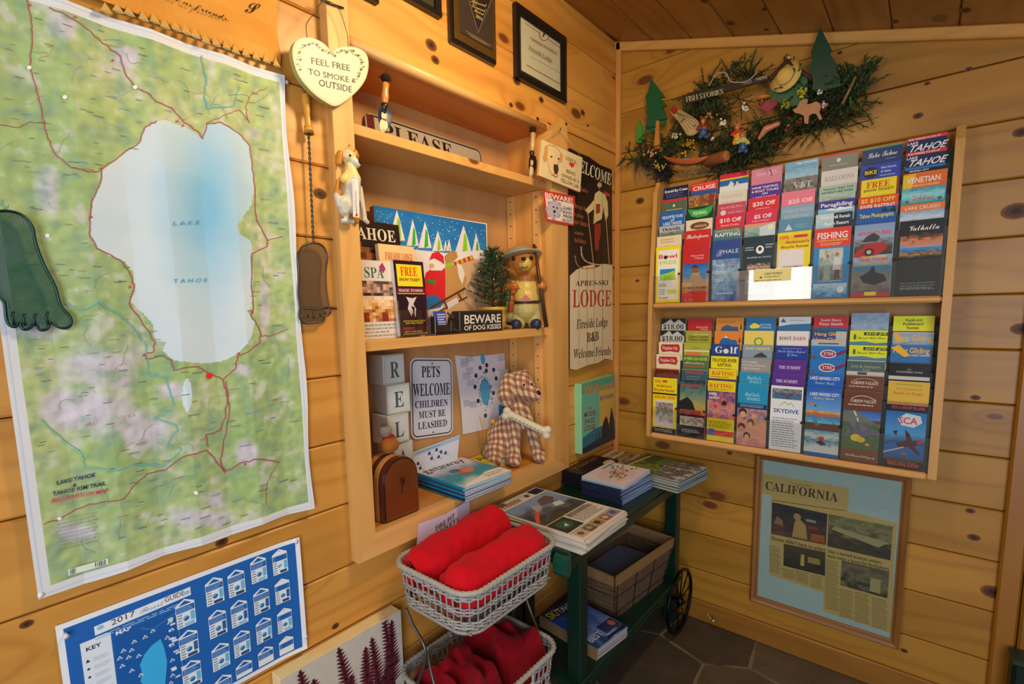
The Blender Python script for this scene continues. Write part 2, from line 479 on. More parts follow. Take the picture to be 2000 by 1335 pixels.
M['paintwood'] = colmat('painted_wood', 0.4, 0.4, nscale=25, namt=0.12, bscale=90, bstr=0.12)
M['green_paint'] = colmat('dark_green_paint', 0.3, 0.5, nscale=18, namt=0.25, bscale=60, bstr=0.15)
M['fabric'] = colmat('woven_fabric', 0.9, 0.15, nscale=30, namt=0.10, bscale=700, bstr=0.35, bdist=0.0008, sheen=0.05)
M['resin'] = colmat('painted_resin', 0.35, 0.45, nscale=90, namt=0.18, bscale=150, bstr=0.25)
M['wicker'] = colmat('grey_wicker', 0.6, 0.3, nscale=120, namt=0.2)
M['metal'] = colmat('dark_metal', 0.35, 0.5, metal=0.8, nscale=60, namt=0.2)
M['leather'] = colmat('suede', 0.85, 0.2, nscale=12, namt=0.12, bscale=160, bstr=0.3)
M['foliage'] = colmat('foliage', 0.6, 0.3, nscale=60, namt=0.35)
M['stone'] = colmat('flagstone', 0.5, 0.4, nscale=9, namt=0.45, bscale=30, bstr=0.6, bdist=0.004)
M['plastic'] = colmat('dark_plastic', 0.3, 0.5, nscale=20, namt=0.05)
M['varnish'] = colmat('varnished_brown_wood', 0.25, 0.5, nscale=10, namt=0.35, coat=0.4, bscale=40, bstr=0.2)
def clear(name, tint=(1, 1, 1), fac=0.10, rough=0.02):
    m, t, p = nt(name)
    p.inputs['Base Color'].default_value = (*tint, 1); p.inputs['Roughness'].default_value = rough
    p.inputs['Metallic'].default_value = 0
    tr = N(t, 'ShaderNodeBsdfTransparent'); tr.inputs[0].default_value = (*[0.97 * q for q in tint], 1)
    gl = N(t, 'ShaderNodeBsdfGlossy'); gl.inputs['Roughness'].default_value = rough
    ge = N(t, 'ShaderNodeNewGeometry'); dt = N(t, 'ShaderNodeVectorMath'); dt.operation = 'DOT_PRODUCT'; t.links.new(ge.outputs['Normal'], dt.inputs[0]); t.links.new(ge.outputs['Incoming'], dt.inputs[1])
    schlick = mth(t, 'MULTIPLY_ADD', mth(t, 'POWER', mth(t, 'SUBTRACT', 1.0, mth(t, 'ABSOLUTE', dt.outputs['Value'])), 5.0), 0.95, 0.04)
    ms = N(t, 'ShaderNodeMixShader'); t.links.new(mth(t, 'ADD', schlick, fac), ms.inputs[0])
    t.links.new(tr.outputs[0], ms.inputs[1]); t.links.new(gl.outputs[0], ms.inputs[2])
    t.links.new(ms.outputs[0], t.nodes['Material Output'].inputs[0])
    return m
M['acrylic'] = clear('clear_acrylic', (1, 1, 1), 0.055)
M['glass'] = clear('picture_glass', (0.96, 0.98, 0.97), 0.02)
def mesh_cloth(name, col):
    """fine see-through wire gauze"""
    m, t, p = nt(name)
    p.inputs['Base Color'].default_value = (*lin(col), 1); p.inputs['Metallic'].default_value = 0.3; p.inputs['Roughness'].default_value = 0.5
    tr = N(t, 'ShaderNodeBsdfTransparent'); ms = N(t, 'ShaderNodeMixShader')
    ge = N(t, 'ShaderNodeNewGeometry'); sp = N(t, 'ShaderNodeSeparateXYZ'); t.links.new(ge.outputs['Position'], sp.inputs[0])
    a = mth(t, 'GREATER_THAN', mth(t, 'FRACT', mth(t, 'MULTIPLY', sp.outputs[1], 600.0)), 0.45)
    b = mth(t, 'GREATER_THAN', mth(t, 'FRACT', mth(t, 'MULTIPLY', sp.outputs[2], 600.0)), 0.45)
    t.links.new(mth(t, 'SUBTRACT', 1.0, mth(t, 'MULTIPLY', a, b)), ms.inputs[0])
    t.links.new(tr.outputs[0], ms.inputs[1]); t.links.new(p.outputs[0], ms.inputs[2])
    t.links.new(ms.outputs[0], t.nodes['Material Output'].inputs[0])
    return m
M['gauze_green'] = mesh_cloth('green_gauze', '#1d5a4a')
M['gauze_brown'] = mesh_cloth('brown_gauze', '#5a4a3c')
# ---------------------------------------------------------------- the room
JZ = [0.056 + 0.163 * k for k in range(0, 16)]          # board joints of both walls
JZ = [0.0, 0.218] + [0.218 + 0.1632 * k for k in range(1, 15)]
NY0, NY1, NZ0, NZ1 = -1.375, -0.553, 0.780, 1.975        # niche opening in the left wall
def ceil_z(x): return 2.468 - 0.304 * x
KN = {'wall_left': [(625, 378, .013), (842, 88, .016), (850, 117, .012), (1009, 157, .016), (1057, 195, .011), (1138, 220, .012), (998, 205, .008), (1148, 245, .006), (1050, 232, .007), (433, 1058, .010), (655, 1222, .008), (52, 1218, .007), (1106, 242, .006)],
      'wall_back': [(1435, 127, .013), (1793, 226, .010), (1892, 135, .007), (1995, 258, .014), (1985, 412, .024), (1995, 642, .018), (1905, 776, .009), (1895, 997, .009), (1902, 1049, .012), (1940, 1156, .022), (1250, 392, .015), (1425, 884, .009), (1811, 163, .006), (1245, 548, .007), (1766, 1270, .008), (1640, 103, .006)],
      'ceiling': [(1375, 2, .012), (1427, 45, .016), (1493, 18, .010), (1749, 42, .010), (1886, 20, .014), (1497, 58, .010), (1200, 76, .016)]}
def knots_in(mb, wall, test, pt, ax, ay, n):
    for px, py, r in KN[wall]:
        p = pt(px, py)
        if test(p):
            for q, c, o in ((1.0, (0.20, 0.075, 0.02), 0.0004), (0.74, (0.10, 0.035, 0.012), 0.0007), (0.35, (0.035, 0.013, 0.006), 0.0010)):
                vs = [p + ax * (1.35 * r * q * math.cos(a)) + ay * (0.95 * r * q * math.sin(a)) + n * o for a in [2 * math.pi * i / 14 for i in range(14)]]
                f = tuple(range(14)); 
                if ax.cross(ay).dot(n) < 0: f = f[::-1]
                mb.add(vs, [f], c, 1)
M['knot'] = colmat('knot', 0.5, 0.3, nscale=200, namt=0.4)
def plank(parent, lo, hi, mat, wall, pt, ax, ay, n, ch=0.004):
    mb = MB(); mb.box(lo, hi, '#ffffff', ch)
    lo, hi = V(lo), V(hi)
    knots_in(mb, wall, lambda p: all(lo[i] - 0.002 <= p[i] <= hi[i] + 0.002 for i in range(3)), pt, ax, ay, n)
    return mb.build('plank', [mat, M['knot']], parent)
wl = empty('wall_left', (0, 0, 0), kind='structure')
mb = MB()
for lo, hi in (((-.04, -2.45, 0), (-.021, NY0 - .019, 2.5)), ((-.04, NY1 + .019, 0), (-.021, 0, 2.5)), ((-.04, NY0 - .019, 0), (-.021, NY1 + .019, NZ0 - .02)), ((-.04, NY0 - .019, NZ1 + .02), (-.021, NY1 + .019, 2.5))):
    mb.box(lo, hi, '#3a2412')
mb.build('backing', M['matte'], wl)
g = 0.0012
for z0, z1 in zip(JZ, JZ[1:]):
    if z0 > 2.46: break
    z1 = min(z1, 2.47)
    if z1 > NZ0 + .03 and z0 < NZ1 - .03: spans = [(-2.45, NY0 - .0185), (NY1 + .0185, -0.001)]
    else: spans = [(-2.45, -0.001)]
    if abs(z0 - 2.0132) < .01:                            # wide header board over the niche, notched at its right end
        mb = MB(); fh = Frame((0, 0, 0), (0, 1, 0), (0, 0, 1), (1, 0, 0)); zt = NZ1 + .012
        mb.prism(fh, [(NY0 - .0185, zt), (NY1 + .0185, zt), (NY1 + .0185, z0 + g), (-.001, z0 + g), (-.001, z1 - g), (NY0 - .0185, z1 - g)], -.02, 0, '#ffffff')
        knots_in(mb, 'wall_left', lambda p: zt < p.z < z1 and p.y > NY0, PL, V((0, 1, 0)), V((0, 0, 1)), V((1, 0, 0)))
        mb.build('plank', [M['pine_y'], M['knot']], wl); spans = [(-2.45, NY0 - .0195)]
    for y0, y1 in spans:
        zz0 = z0
        plank(wl, (-.02, y0, zz0 + g), (0, y1, z1 - g), M['pine_y'], 'wall_left', PL, V((0, 1, 0)), V((0, 0, 1)), V((1, 0, 0)))
wb = empty('wall_back', (0, 0, 0), kind='structure')
mb = MB()
mb.v = []
fr = Frame((0, 0, 0), (1, 0, 0), (0, 0, 1), (0, 1, 0))
mb.prism(fr, [(-0.04, 0), (2.2, 0), (2.2, ceil_z(2.2)), (-0.04, ceil_z(-0.04))], 0.021, 0.04, '#3a2412')
mb.build('backing', M['matte'], wb)
fb = Frame((0, 0, 0), (1, 0, 0), (0, 0, 1), (0, -1, 0))
for z0, z1 in zip(JZ, JZ[1:]):
    z0 += g; z1 -= g
    if z0 > 2.46: break
    xe0, xe1 = min(1.295, (2.468 - z0) / 0.304), min(1.295, (2.468 - z1) / 0.304)
    mb = MB()
    if xe1 >= 1.29: mb.box((0.001, 0, z0), (1.295, .02, z1), '#ffffff', .004)
    else:
        xs = max(xe1, 0.0); poly = [(0.001, z0), (xe0, z0)]
        if xe0 >= 1.294 : poly.append((1.295, min(z1, ceil_z(1.295))))
        poly += [(xs, z1)] if xs > 0 else []
        poly += [(0.001, min(z1, ceil_z(0)))]
        mb.prism(fb, poly, -.02, 0, '#ffffff')
    knots_in(mb, 'wall_back', lambda p: z0 < p.z < z1 and p.x < 1.3, PR, V((1, 0, 0)), V((0, 0, 1)), V((0, -1, 0)))
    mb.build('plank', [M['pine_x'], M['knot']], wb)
# wall beyond the door casing
mb = MB(); mb.prism(fb, [(1.41, 0), (2.2, 0), (2.2, ceil_z(2.2)), (1.41, ceil_z(1.41))], -.02, 0.0, '#ffffff')
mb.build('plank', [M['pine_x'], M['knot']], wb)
ce = empty('ceiling', (0, 0, 0), kind='structure')
cu_, cn = V((1, 0, -0.304)).normalized(), V((-0.304, 0, -1)).normalized()
mb = MB(); mb.obox(V((0.85, -.82, ceil_z(0.85))) - cn * 0.03, cu_ * 0.98, (0, 0.84, 0), cn * 0.008, '#3a2412'); mb.build('backing', M['matte'], ce)
for k in range(-1, 11):
    xc = 0.085 + 0.1545 * k; s = 0.1545 / 2 / cu_.x
    mb = MB(); c0 = V((xc, -0.81, ceil_z(xc)))
    mb.obox(c0 - cn * 0.01, cu_ * (s - 0.001), (0, 0.83, 0), cn * 0.01, '#ffffff', 0.005)
    def pc(px, py):
        d = (px - CX) / FPX * CR - (py - CY) / FPX * CU + CF
        t = (2.468 - 0.304 * CAM.x - CAM.z) / (d.z + 0.304 * d.x); return CAM + d * t
    knots_in(mb, 'ceiling', lambda p: abs((p - c0).dot(cu_)) < s, pc, V((0, 1, 0)), cu_, cn)
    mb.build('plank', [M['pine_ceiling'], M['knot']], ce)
mb = MB(); mb.box((0.0, -0.022, 0.0), (0.022, 0.0, 2.463), '#f2e6d8', 0.003); o = mb.build('trim_1', M['trim_z']); o['kind'] = 'structure'
mb = MB(); c = V((0.65, -0.011, ceil_z(0.65) - 0.018)); mb.obox(c, V((0.67, 0, -0.304 * 0.67)), (0, 0.011, 0), V((0.304, 0, 1)).normalized() * 0.017, '#f2ead8', 0.004)
o = mb.build('trim_2', M['trim_x']); o['kind'] = 'structure'
mb = MB(); mb.box((0.022, -0.016, 0.0), (1.285, -0.0005, 0.088), '#a8925c', 0.004); o = mb.build('baseboard_back', M['trim_x']); o['kind'] = 'structure'
mb = MB(); mb.box((1.285, -0.026, 0.0), (1.335, 0.0, 2.055), '#b8a04c', 0.006); mb.box((1.337, -0.034, 0.0), (1.412, 0.0, 2.030), '#a89040', 0.006); o = mb.build('trim_3', M['trim_z']); o['kind'] = 'structure'
# floor of irregular flagstones with pale mortar
fl = empty('floor', (0, 0, 0), kind='structure')
mb = MB(); mb.box((-0.05, -3.4, -0.05), (2.6, 0.0, -0.004), '#857660'); mb.build('mortar', M['stone'], fl)
rs = random.Random(4)
seeds = []
for i in range(-1, 8):
    for j in range(-1, 11):
        seeds.append((0.17 + i * 0.36 + (0.18 if j % 2 else 0) + rs.uniform(-.11, .11), -0.05 - j * 0.33 + rs.uniform(-.10, .10)))
def clipp(poly, a, b):
    mx, my = (a[0] + b[0]) / 2, (a[1] + b[1]) / 2; nx, ny = b[0] - a[0], b[1] - a[1]; L = math.hypot(nx, ny); nx /= L; ny /= L
    f = lambda p: (p[0] - mx) * nx + (p[1] - my) * ny + 0.006
    out = []
    for i in range(len(poly)):
        p, q = poly[i], poly[(i + 1) % len(poly)]; fp, fq = f(p), f(q)
        if fp <= 0: out.append(p)
        if (fp < 0) != (fq < 0) and abs(fp - fq) > 1e-9:
            t = fp / (fp - fq); out.append((p[0] + (q[0] - p[0]) * t, p[1] + (q[1] - p[1]) * t))
    return out
ff = Frame((0, 0, 0), (1, 0, 0), (0, 1, 0), (0, 0, 1))
for s_ in seeds:
    poly = [(0.0, -3.3), (2.5, -3.3), (2.5, -0.001), (0.0, -0.001)]
    for q in seeds:
        if q != s_ and math.hypot(q[0] - s_[0], q[1] - s_[1]) < 1.3:
            poly = clipp(poly, s_, q)
            if len(poly) < 3: break
    if len(poly) < 3: continue
    pp = []
    for i in range(len(poly)):
        a, b = poly[i], poly[(i + 1) % len(poly)]; pp.append(a)
        L = math.hypot(b[0] - a[0], b[1] - a[1])
        if L > .12:
            for t in (1 / 3, 2 / 3):
                w = rs.uniform(-.008, .004); pp.append((a[0] + (b[0] - a[0]) * t - (b[1] - a[1]) / L * w, a[1] + (b[1] - a[1]) * t + (b[0] - a[0]) / L * w))
    mb = MB(); t = rs.uniform(0, 1)
    mb.prism(ff, pp, -0.006, rs.uniform(-0.001, 0.0), mixc('#4a4036', '#655744', t)); mb.build('flagstone', M['stone'], fl)
# ---------------------------------------------------------------- the shelf niche built into the left wall
D0 = -0.175
cab = empty('wall_shelf', (0.0, (NY0 + NY1) / 2, NZ0), 'knotty pine shelf unit set into the left wall, yellow wood frame around it', 'shelf')
def part(name, lo, hi, mat, col='#ffffff', ch=0.0, parent=cab):
    mb = MB(); mb.box(lo, hi, col, ch); return mb.build(name, mat, parent)
part('back_panel', (D0 - .01, NY0, NZ0 - .02), (D0, NY1, NZ1 + .02), M['ply'])
part('side_panel', (D0, NY0 - .018, NZ0 - .02), (-0.0, NY0, NZ1 + .0), M['trim_z'])
part('side_panel', (D0, NY1, NZ0 - .02), (-0.0, NY1 + .018, NZ1 + .0), M['trim_z'], '#fff0d8')
part('top_panel', (D0, NY0, NZ1), (-0.0, NY1, NZ1 + .018), M['pine_y'], '#e8c8a8')
part('bottom_panel', (D0, NY0, NZ0 - .018), (0.0, NY1, NZ0 - .0005), M['pine_y'], '#fff4e8')
part('shelf', (D0, NY0, 1.777), (0.006, NY1, 1.803), M['trim_y'], '#ffffff', .0015)
part('shelf', (D0, NY0, 1.250), (0.006, NY1, 1.278), M['trim_y'], '#ffffff', .0015)
# slatted uprights with peg holes
for y in (NY1,):
    for x0 in (D0 + 0.002, -0.052):
        mb = MB(); mb.box((x0, y - .008, NZ0), (x0 + .034, y, 1.249), '#ffffff', .001); mb.box((x0, y - .008, 1.279), (x0 + .034, y, 1.776), '#ffffff', .001)
        for k in range(24):
            z = NZ0 + .03 + k * 0.045
            if abs(z - 1.264) > .02 and z < 1.77:
                mb.add([V((x0 + .017 + .003 * math.cos(a), y - .0084, z + .003 * math.sin(a))) for a in [i * math.pi / 4 for i in range(8)]], [tuple(range(8))], '#3a2a1a')
        mb.build('peg_strip', M['trim_z'], cab)
def stile(poly, mat):
    mb = MB(); mb.prism(Frame((0, 0, 0), (0, 1, 0), (0, 0, 1), (1, 0, 0)), poly, 0.0, 0.030, '#ffffff'); return mb
fw = 0.055
stile([(NY0 - fw, NZ0 - .062), (NY0, NZ0), (NY0, 2.07), (NY0 - fw, 2.07)], 0).build('stile', M['trim_z'], cab)
stile([(NY1 + .105, NZ0 - .062), (NY1 + .105, 2.0), (NY1 + .07, 2.035), (NY1, 1.975), (NY1, NZ0)], 0).build('stile', M['trim_z'], cab)
stile([(NY0 - fw, NZ0 - .062), (NY1 + .105, NZ0 - .062), (NY1, NZ0), (NY0, NZ0)], 0).build('bottom_rail', M['trim_y'], cab)
mb = MB(); mb.tube([(-0.001, NY0, NZ1 + .012), (-0.001, NY1, NZ1 + .012)], 0.014, 12, '#ffffff'); mb.build('top_molding', M['trim_y'], cab)
# ---------------------------------------------------------------- left wall: map, posters, hangings
class PArt(Art):
    """print placed on the wall plane x = x0 (or y = y0) by picture position"""
    def __init__(s, mb, x0, base=0.0004, step=0.0002, wall='L', mi=0):
        f = (lambda px, py, n: PL(px, py, x0 + n)) if wall == 'L' else (lambda px, py, n: PR(px, py, x0 - n))
        super().__init__(mb, f, base, step, mi); s.x0 = x0; s.nn = V((1, 0, 0)) if wall == 'L' else V((0, -1, 0))
    def ptext(s, t, p0, p1, top, col='#111', style='B', slant=0.0, bow=0.0):
        A = s.mp(*p0, s.n); B = s.mp(*p1, s.n); H = s.mp(*top, s.n) - A
        text3(s.mb, t, A, B, H, s.nn, col, style, 0.0, slant, mi=s.mi, bow=bow)
def inpoly(px, py, poly):
    c = False; j = len(poly) - 1
    for i in range(len(poly)):
        xi, yi = poly[i]; xj, yj = poly[j]
        if (yi > py) != (yj > py) and px < (xj - xi) * (py - yi) / (yj - yi) + xi: c = not c
        j = i
    return c
def w2p(p):
    d = V(p) - CAM; z = d.dot(CF); return CX + FPX * d.dot(CR) / z, CY - FPX * d.dot(CU) / z
LAKE = [(303, 238), (320, 235), (343, 244), (360, 247), (383, 261), (394, 269), (401, 244), (426, 240), (462, 257), (485, 280), (492, 313), (495, 363), (490, 400), (475, 420), (460, 440), (466, 458), (488, 470), (492, 486), (488, 500), (492, 540), (488, 598), (482, 611), (495, 628), (490, 655), (478, 674), (462, 690), (442, 703), (410, 709), (380, 708), (337, 703), (317, 684), (323, 667), (304, 664), (297, 631), (280, 612), (264, 598), (254, 588), (262, 572), (264, 558), (261, 532), (244, 512), (211, 499), (185, 482), (175, 463), (172, 440), (175, 426), (180, 390), (195, 356), (198, 333), (231, 307), (270, 280), (280, 251)]
Y0, Y1, Z0, Z1 = -2.018, -1.531, 0.896, 1.853
def fold(y, z):
    def tri(t): t = t % 1.0; return abs(t - 0.5) * 2
    return 0.0035 + 0.0085 * tri((y - Y0) / 0.122) + 0.0035 * tri((z - Z0) / 0.24) + 0.0015 * noise.noise(V((y * 9, z * 7, 0)))
mb = MB(); nx, ny = 200, 392
BAND = 0.016
GREY = [(200, 720, 80, 55), (260, 830, 90, 45), (180, 800, 90, 45), (480, 880, 22, 30), (515, 600, 12, 60), (250, 110, 30, 20), (120, 60, 30, 30), (60, 640, 60, 30), (400, 1010, 60, 25), (495, 260, 20, 12), (90, 380, 30, 50), (330, 760, 40, 20), (470, 720, 25, 18), (420, 980, 30, 20), (140, 1040, 40, 18)]
def mapcol(y, z):
    if y < Y0 + BAND or y > Y1 - BAND * .8 or z < Z0 + BAND or z > Z1 - BAND:
        t = min(y - Y0, Y1 - y, z - Z0, Z1 - z)
        return lin('#c9d3e6') if 0.006 < t < 0.0075 else lin('#dfe2e6')
    px, py = w2p((0.006, y, z))
    if inpoly(px, py, LAKE):
        d = math.hypot((px - 400) / 110, (py - 400) / 230); b = max(0.0, 1.1 - d) * 1.0 + 0.14 * fbm(y * 9, z * 9)
        return mixc('#d2e2ea', '#86c4e4', max(0, min(1, b * 1.05)))
    if ((px - 363) / 9) ** 2 + ((py - 770) / 32) ** 2 < 1: return lin('#cfe6f2')
    n = fbm(y * 14, z * 14, 3.1); r = fbm(y * 42, z * 42, 7.7); q = fbm(y * 5, z * 5, 1.3)
    c = mixc('#adc47a', '#c6cf9a', 0.5 + 0.7 * n)
    c = mixc(c, '#98b87a', max(0, min(0.7, 0.35 + q)))
    g = 0
    for a, b, rx, ry in GREY: g = max(g, 1.2 - math.hypot((px - a) / rx, (py - b) / ry))
    g = max(0, min(1, g * 1.4 + 0.8 * n + 0.3 * r)) if g > 0 else max(0, min(0.45, (r + n * .8 - 0.38) * 1.8))
    c = mixc(c, '#ccc8d2', g)
    if r < -0.26: c = mixc(c, '#9cc4a4', 0.45)
    h1 = noise.noise(V((y * 70, z * 70, 2))) - noise.noise(V((y * 70 + .35, z * 70 - .35, 2))); s = 0.93 + 0.22 * r + 0.16 * h1
    return tuple(min(1, q_ * s) for q_ in c)
ys = [Y0 + (Y1 - Y0) * i / nx for i in range(nx + 1)]; zs = [Z0 + (Z1 - Z0) * j / ny for j in range(ny + 1)]
def edge(y, z):
    return y + (0.003 * math.sin(z * 17) if y > Y1 - .001 else 0), z + (0.002 * math.sin(y * 30) if z < Z0 + .001 else 0)
vs = [V((fold(y, z), *edge(y, z))) for z in zs for y in ys]; fs = []; cs = []
for j in range(ny):
    for i in range(nx):
        a = j * (nx + 1) + i; fs.append((a, a + 1, a + nx + 2, a + nx + 1)); cs.append(mapcol((ys[i] + ys[i + 1]) / 2, (zs[j] + zs[j + 1]) / 2))
mb.addc(vs, fs, cs)
def mapm(px, py, n):
    p = PL(px, py, 0.006)
    return V((fold(p.y, p.z) + n, p.y, p.z))
A = Art(mb, mapm, 0.0010, 0.0003)
def wander(pts, amp=2.2, seed=1, sub=5):
    r = random.Random(seed); out = []
    for a, b in zip(pts, pts[1:]):
        for k in range(sub): t = k / sub; out.append((a[0] + (b[0] - a[0]) * t + (r.uniform(-amp, amp) if k else 0), a[1] + (b[1] - a[1]) * t + (r.uniform(-amp, amp) if k else 0)))
    return out + [pts[-1]]
ROADS = [[(52, 2), (60, 40), (62, 70), (58, 130), (75, 190), (82, 225), (90, 262), (105, 300), (135, 328), (170, 337), (192, 335)],
         [(95, 18), (150, 45), (192, 77), (235, 110), (245, 145), (262, 170), (290, 185), (303, 200), (335, 212), (355, 235), (385, 255), (395, 271), (403, 242), (430, 240), (470, 265), (487, 285)],
         [(303, 238), (281, 250), (270, 280), (231, 307), (197, 332), (195, 356), (178, 392), (173, 430), (174, 462), (187, 485), (235, 508), (256, 540), (262, 560), (252, 592), (275, 625), (302, 668), (300, 685), (283, 692), (286, 702), (318, 694), (333, 702), (338, 722), (385, 715), (400, 724), (435, 741), (443, 775), (440, 810), (430, 840), (400, 848), (405, 870)],
         [(487, 285), (494, 340), (497, 410), (500, 430), (523, 468), (523, 480), (490, 496), (488, 560), (492, 605), (487, 615), (507, 648), (505, 670), (478, 688), (462, 695), (458, 720), (435, 741)],
         [(86, 1022), (116, 1012), (172, 984), (240, 972), (262, 945), (286, 925), (322, 918), (353, 892), (400, 878), (415, 890), (440, 922), (465, 905), (500, 895), (545, 902)],
         [(440, 745), (447, 790), (440, 850), (430, 900), (440, 920)], [(507, 655), (530, 655), (560, 642)], [(523, 470), (550, 462)], [(487, 240), (478, 210), (490, 185), (520, 172)], [(545, 902), (520, 940), (515, 985)],
         [(403, 240), (440, 225), (465, 215), (485, 235)], [(0, 245), (35, 250), (60, 238), (85, 243)]]
for i, r in enumerate(ROADS): A.line(wander(r, 1.6, i), 2.0 if i < 6 else 1.3, '#b4585c')
A.up()
TR = [[(80, 818), (104, 842), (160, 886), (164, 912), (230, 916), (264, 905), (322, 908), (352, 875), (325, 868), (332, 852), (345, 840), (342, 830), (300, 815), (320, 808), (338, 790), (330, 760), (320, 735), (292, 730), (288, 700), (283, 668), (250, 630), (228, 612), (190, 590), (165, 605), (125, 592)], [(392, 110), (402, 160), (398, 190), (405, 212), (455, 208), (465, 170)], [(0, 390), (10, 410), (15, 400)]]
for i, r in enumerate(TR): A.line(wander(r, 1.8, 20 + i), 2.4, '#74b8b4')
rr = random.Random(5)
for i in range(70):   # minor roads and trails
    x, y = rr.uniform(20, 590), rr.uniform(40, 1120); pts = [(x, y)]
    a = rr.uniform(0, 6.28)
    for k in range(5): a += rr.uniform(-.8, .8); x += 9 * math.cos(a); y += 9 * math.sin(a); pts.append((x, y))
    def inside(q): p = PL(q[0], q[1], .006); return Y0 + .02 < p.y < Y1 - .02 and Z0 + .02 < p.z < Z1 - .02 and not inpoly(q[0], q[1], LAKE)
    if all(inside(q) for q in pts): A.line(pts, 0.8, ['#c99a9a', '#8f9f86', '#9cbcc8'][i % 3])
for i in range(330):   # place names: tiny dashes
    x, y = rr.uniform(5, 590), rr.uniform(30, 1120); L = rr.uniform(8, 22); sl = (585 - y) / (1820 - x)
    q2 = (x + L, y + L * sl)
    p = PL(x, y, .006); p2 = PL(q2[0], q2[1], .006)
    if Y0 + .02 < p.y and p2.y < Y1 - .02 and Z0 + .02 < p.z < Z1 - .02 and not (inpoly(x, y, LAKE) and inpoly(x + 8, y, LAKE)) and not (80 < x < 225 and 915 < y < 1125):
        A.line([(x, y), q2], 1.0, ['#5a6660', '#5a6660', '#7a9ab8', '#b07878'][i % 4])
for x, y in [(57, 12), (145, 37), (220, 118), (356, 246), (195, 330), (176, 425), (253, 560), (281, 693), (464, 690), (477, 905), (490, 608), (344, 238)]: A.circ(x, y, 2.4, 2.4, '#d04850')
A.circ(408, 733, 6.5, 6.0, '#f02a20')
for x, y in [(57, 132), (125, 192), (263, 171), (92, 460), (116, 1012), (380, 960)]: A.circ(x, y, 4.5, 4, '#f6f6f0')
def mt(t, p0, p1, top, col, style='P', sp=None):
    Aa = mapm(*p0, A.n); Bb = mapm(*p1, A.n); H = mapm(*top, A.n) - Aa
    text3(mb, t, Aa, Bb, H, V((1, 0, 0)), col, style, 0.0006)
for t, y in (('L A K E', 441), ('T A H O E', 553)): mt(t, (335, y), (390 if y < 500 else 405, y - 3), (335, y - 8), '#4aa8d0', 'P')
mt('LAKE TAHOE', (109, 946), (184, 929), (108.5, 938), '#2a3a66', 'B'); mt('&', (141, 950), (148, 948.5), (141, 944), '#2a3a66', 'B')
mt('TAHOE RIM TRAIL', (101, 967), (205, 945), (100.5, 959), '#2a3a66', 'B'); mt('RECREATION MAP', (99, 981), (209, 959), (98.5, 973), '#d8506a', 'B')
mt('W I L D E R N E S S', (165, 832), (262, 812), (164, 826), '#d08888', 'P'); mt('G R A N I T E   C H I E F', (60, 300), (120, 315), (60, 296), '#c89a90', 'P')
for k in range(9): mt('points of interest near trail', (108 + 3 * (k % 3), 1018 + k * 7), (190 - 4 * (k % 2), 1000 + k * 7), (108, 1014 + k * 7), '#8a9a90', 'P')
A.poly([(132, 1110), (210, 1087), (210, 1099), (132, 1122)], '#dfe8d8')
for k in range(6): A.up()
for k in range(20): A.line([(136 + 3.5 * k, 1119 - k * 1.02), (136 + 3.5 * k, 1110 - k * 1.02)], 1.0 + (k % 3) * .5, '#444a50')
o = mb.build('wall_map', M['paper']); tag(o, 'large folded green and blue lake recreation map hung on the left wall', 'map')
# clear push pins at the map corners and guide corners
def pin(px, py, x0, col='#e8e8e8'):
    mb = MB(); p = PL(px, py, x0); mb.lathe(p, (1, 0, 0), [(.0035, 0), (.0022, .003), (.0022, .007), (.0042, .009), (.0042, .0105)], 10, col)
    return mb.build('push_pin', M['plastic'])
for (x, y, x0, lb) in ((556, 163, 0.0, 'white push pin at the upper right corner of the green map'), (582, 618, 0.0, 'white push pin at the right edge of the map beside brown foot'), (78, 1158, .006, 'clear push pin at the lower left corner of the green map')):
    tag(pin(x, y, x0), lb, 'pin')
# ---- blue resort guide
TLp, TRp = V((0, -2.0016, 0.8365)), V((0, -1.5695, 0.8365))
fg = Frame((0.003, -2.0016, 0.8365 - 0.279), (0, 0.4325, 0), (0, 0, 0.279), (1, 0, 0))
def gm(u, v, n):
    b = 0.010 * max(0, u - 0.86) ** 2 * 40 + 0.0035 * math.sin(v * 3) * u
    return V((0.003 + n + b, -2.0016 + 0.4325 * u - (0.012 * max(0, u - .9) * 2 * (1 - abs(v - .5))), 0.5575 + 0.279 * v))
mb = MB(); A = Art(mb, gm, 0.0, 0.00025)
A.mosaic(0, 0, 1, 1, 28, 12, lambda x, y: '#e9edf2'); A.up()
A.mosaic(0.022, 0.035, 0.975, 0.965, 28, 12, lambda x, y: '#1c62b4'); A.up()
[A.poly([(.115 + .0355 * k, .845 + .002 * k), (.1505 + .0355 * k, .847 + .002 * k), (.1505 + .0355 * k, .907 + .002 * k), (.115 + .0355 * k, .905 + .002 * k)], '#e7ebf2', 0) for k in range(10)]
A.mosaic(.065, .05, .165, .83, 4, 10, lambda x, y: '#dfe8f2'); A.mosaic(.172, .05, .42, .80, 8, 10, lambda x, y: '#1559a8')
A.up()
A.circ(.135, .885, .012, .014, '#8cc4e0'); A.circ(.455, .892, .012, .014, '#8cc4e0')
A.text('2017', .17, .868, .085, .038, '#234', 'P', 0.0, 0.006); A.text('Resort', .27, .872, .09, .034, '#7aa6cc', 'C'); A.text('GUIDE', .365, .882, .08, .036, '#234', 'P')
A.lines(.115, .812, .47, .84, 2, '#9cc4e8', 0.4, 3)
A.text('KEY', .08, .765, .05, .026, '#123', 'B'); A.text('MAP', .18, .79, .055, .026, '#eef', 'B')
for k in range(12):
    v = .70 - k * .055; A.lines(.10, v - .02, .155, v + .01, 3, '#b0bccc', .35, k)
    if k % 3 == 0: A.poly([(.075, v - .01), (.09, v - .01), (.082, v + .012)], '#234')
    else: A.circ(.082, v, .005, .007, '#234')
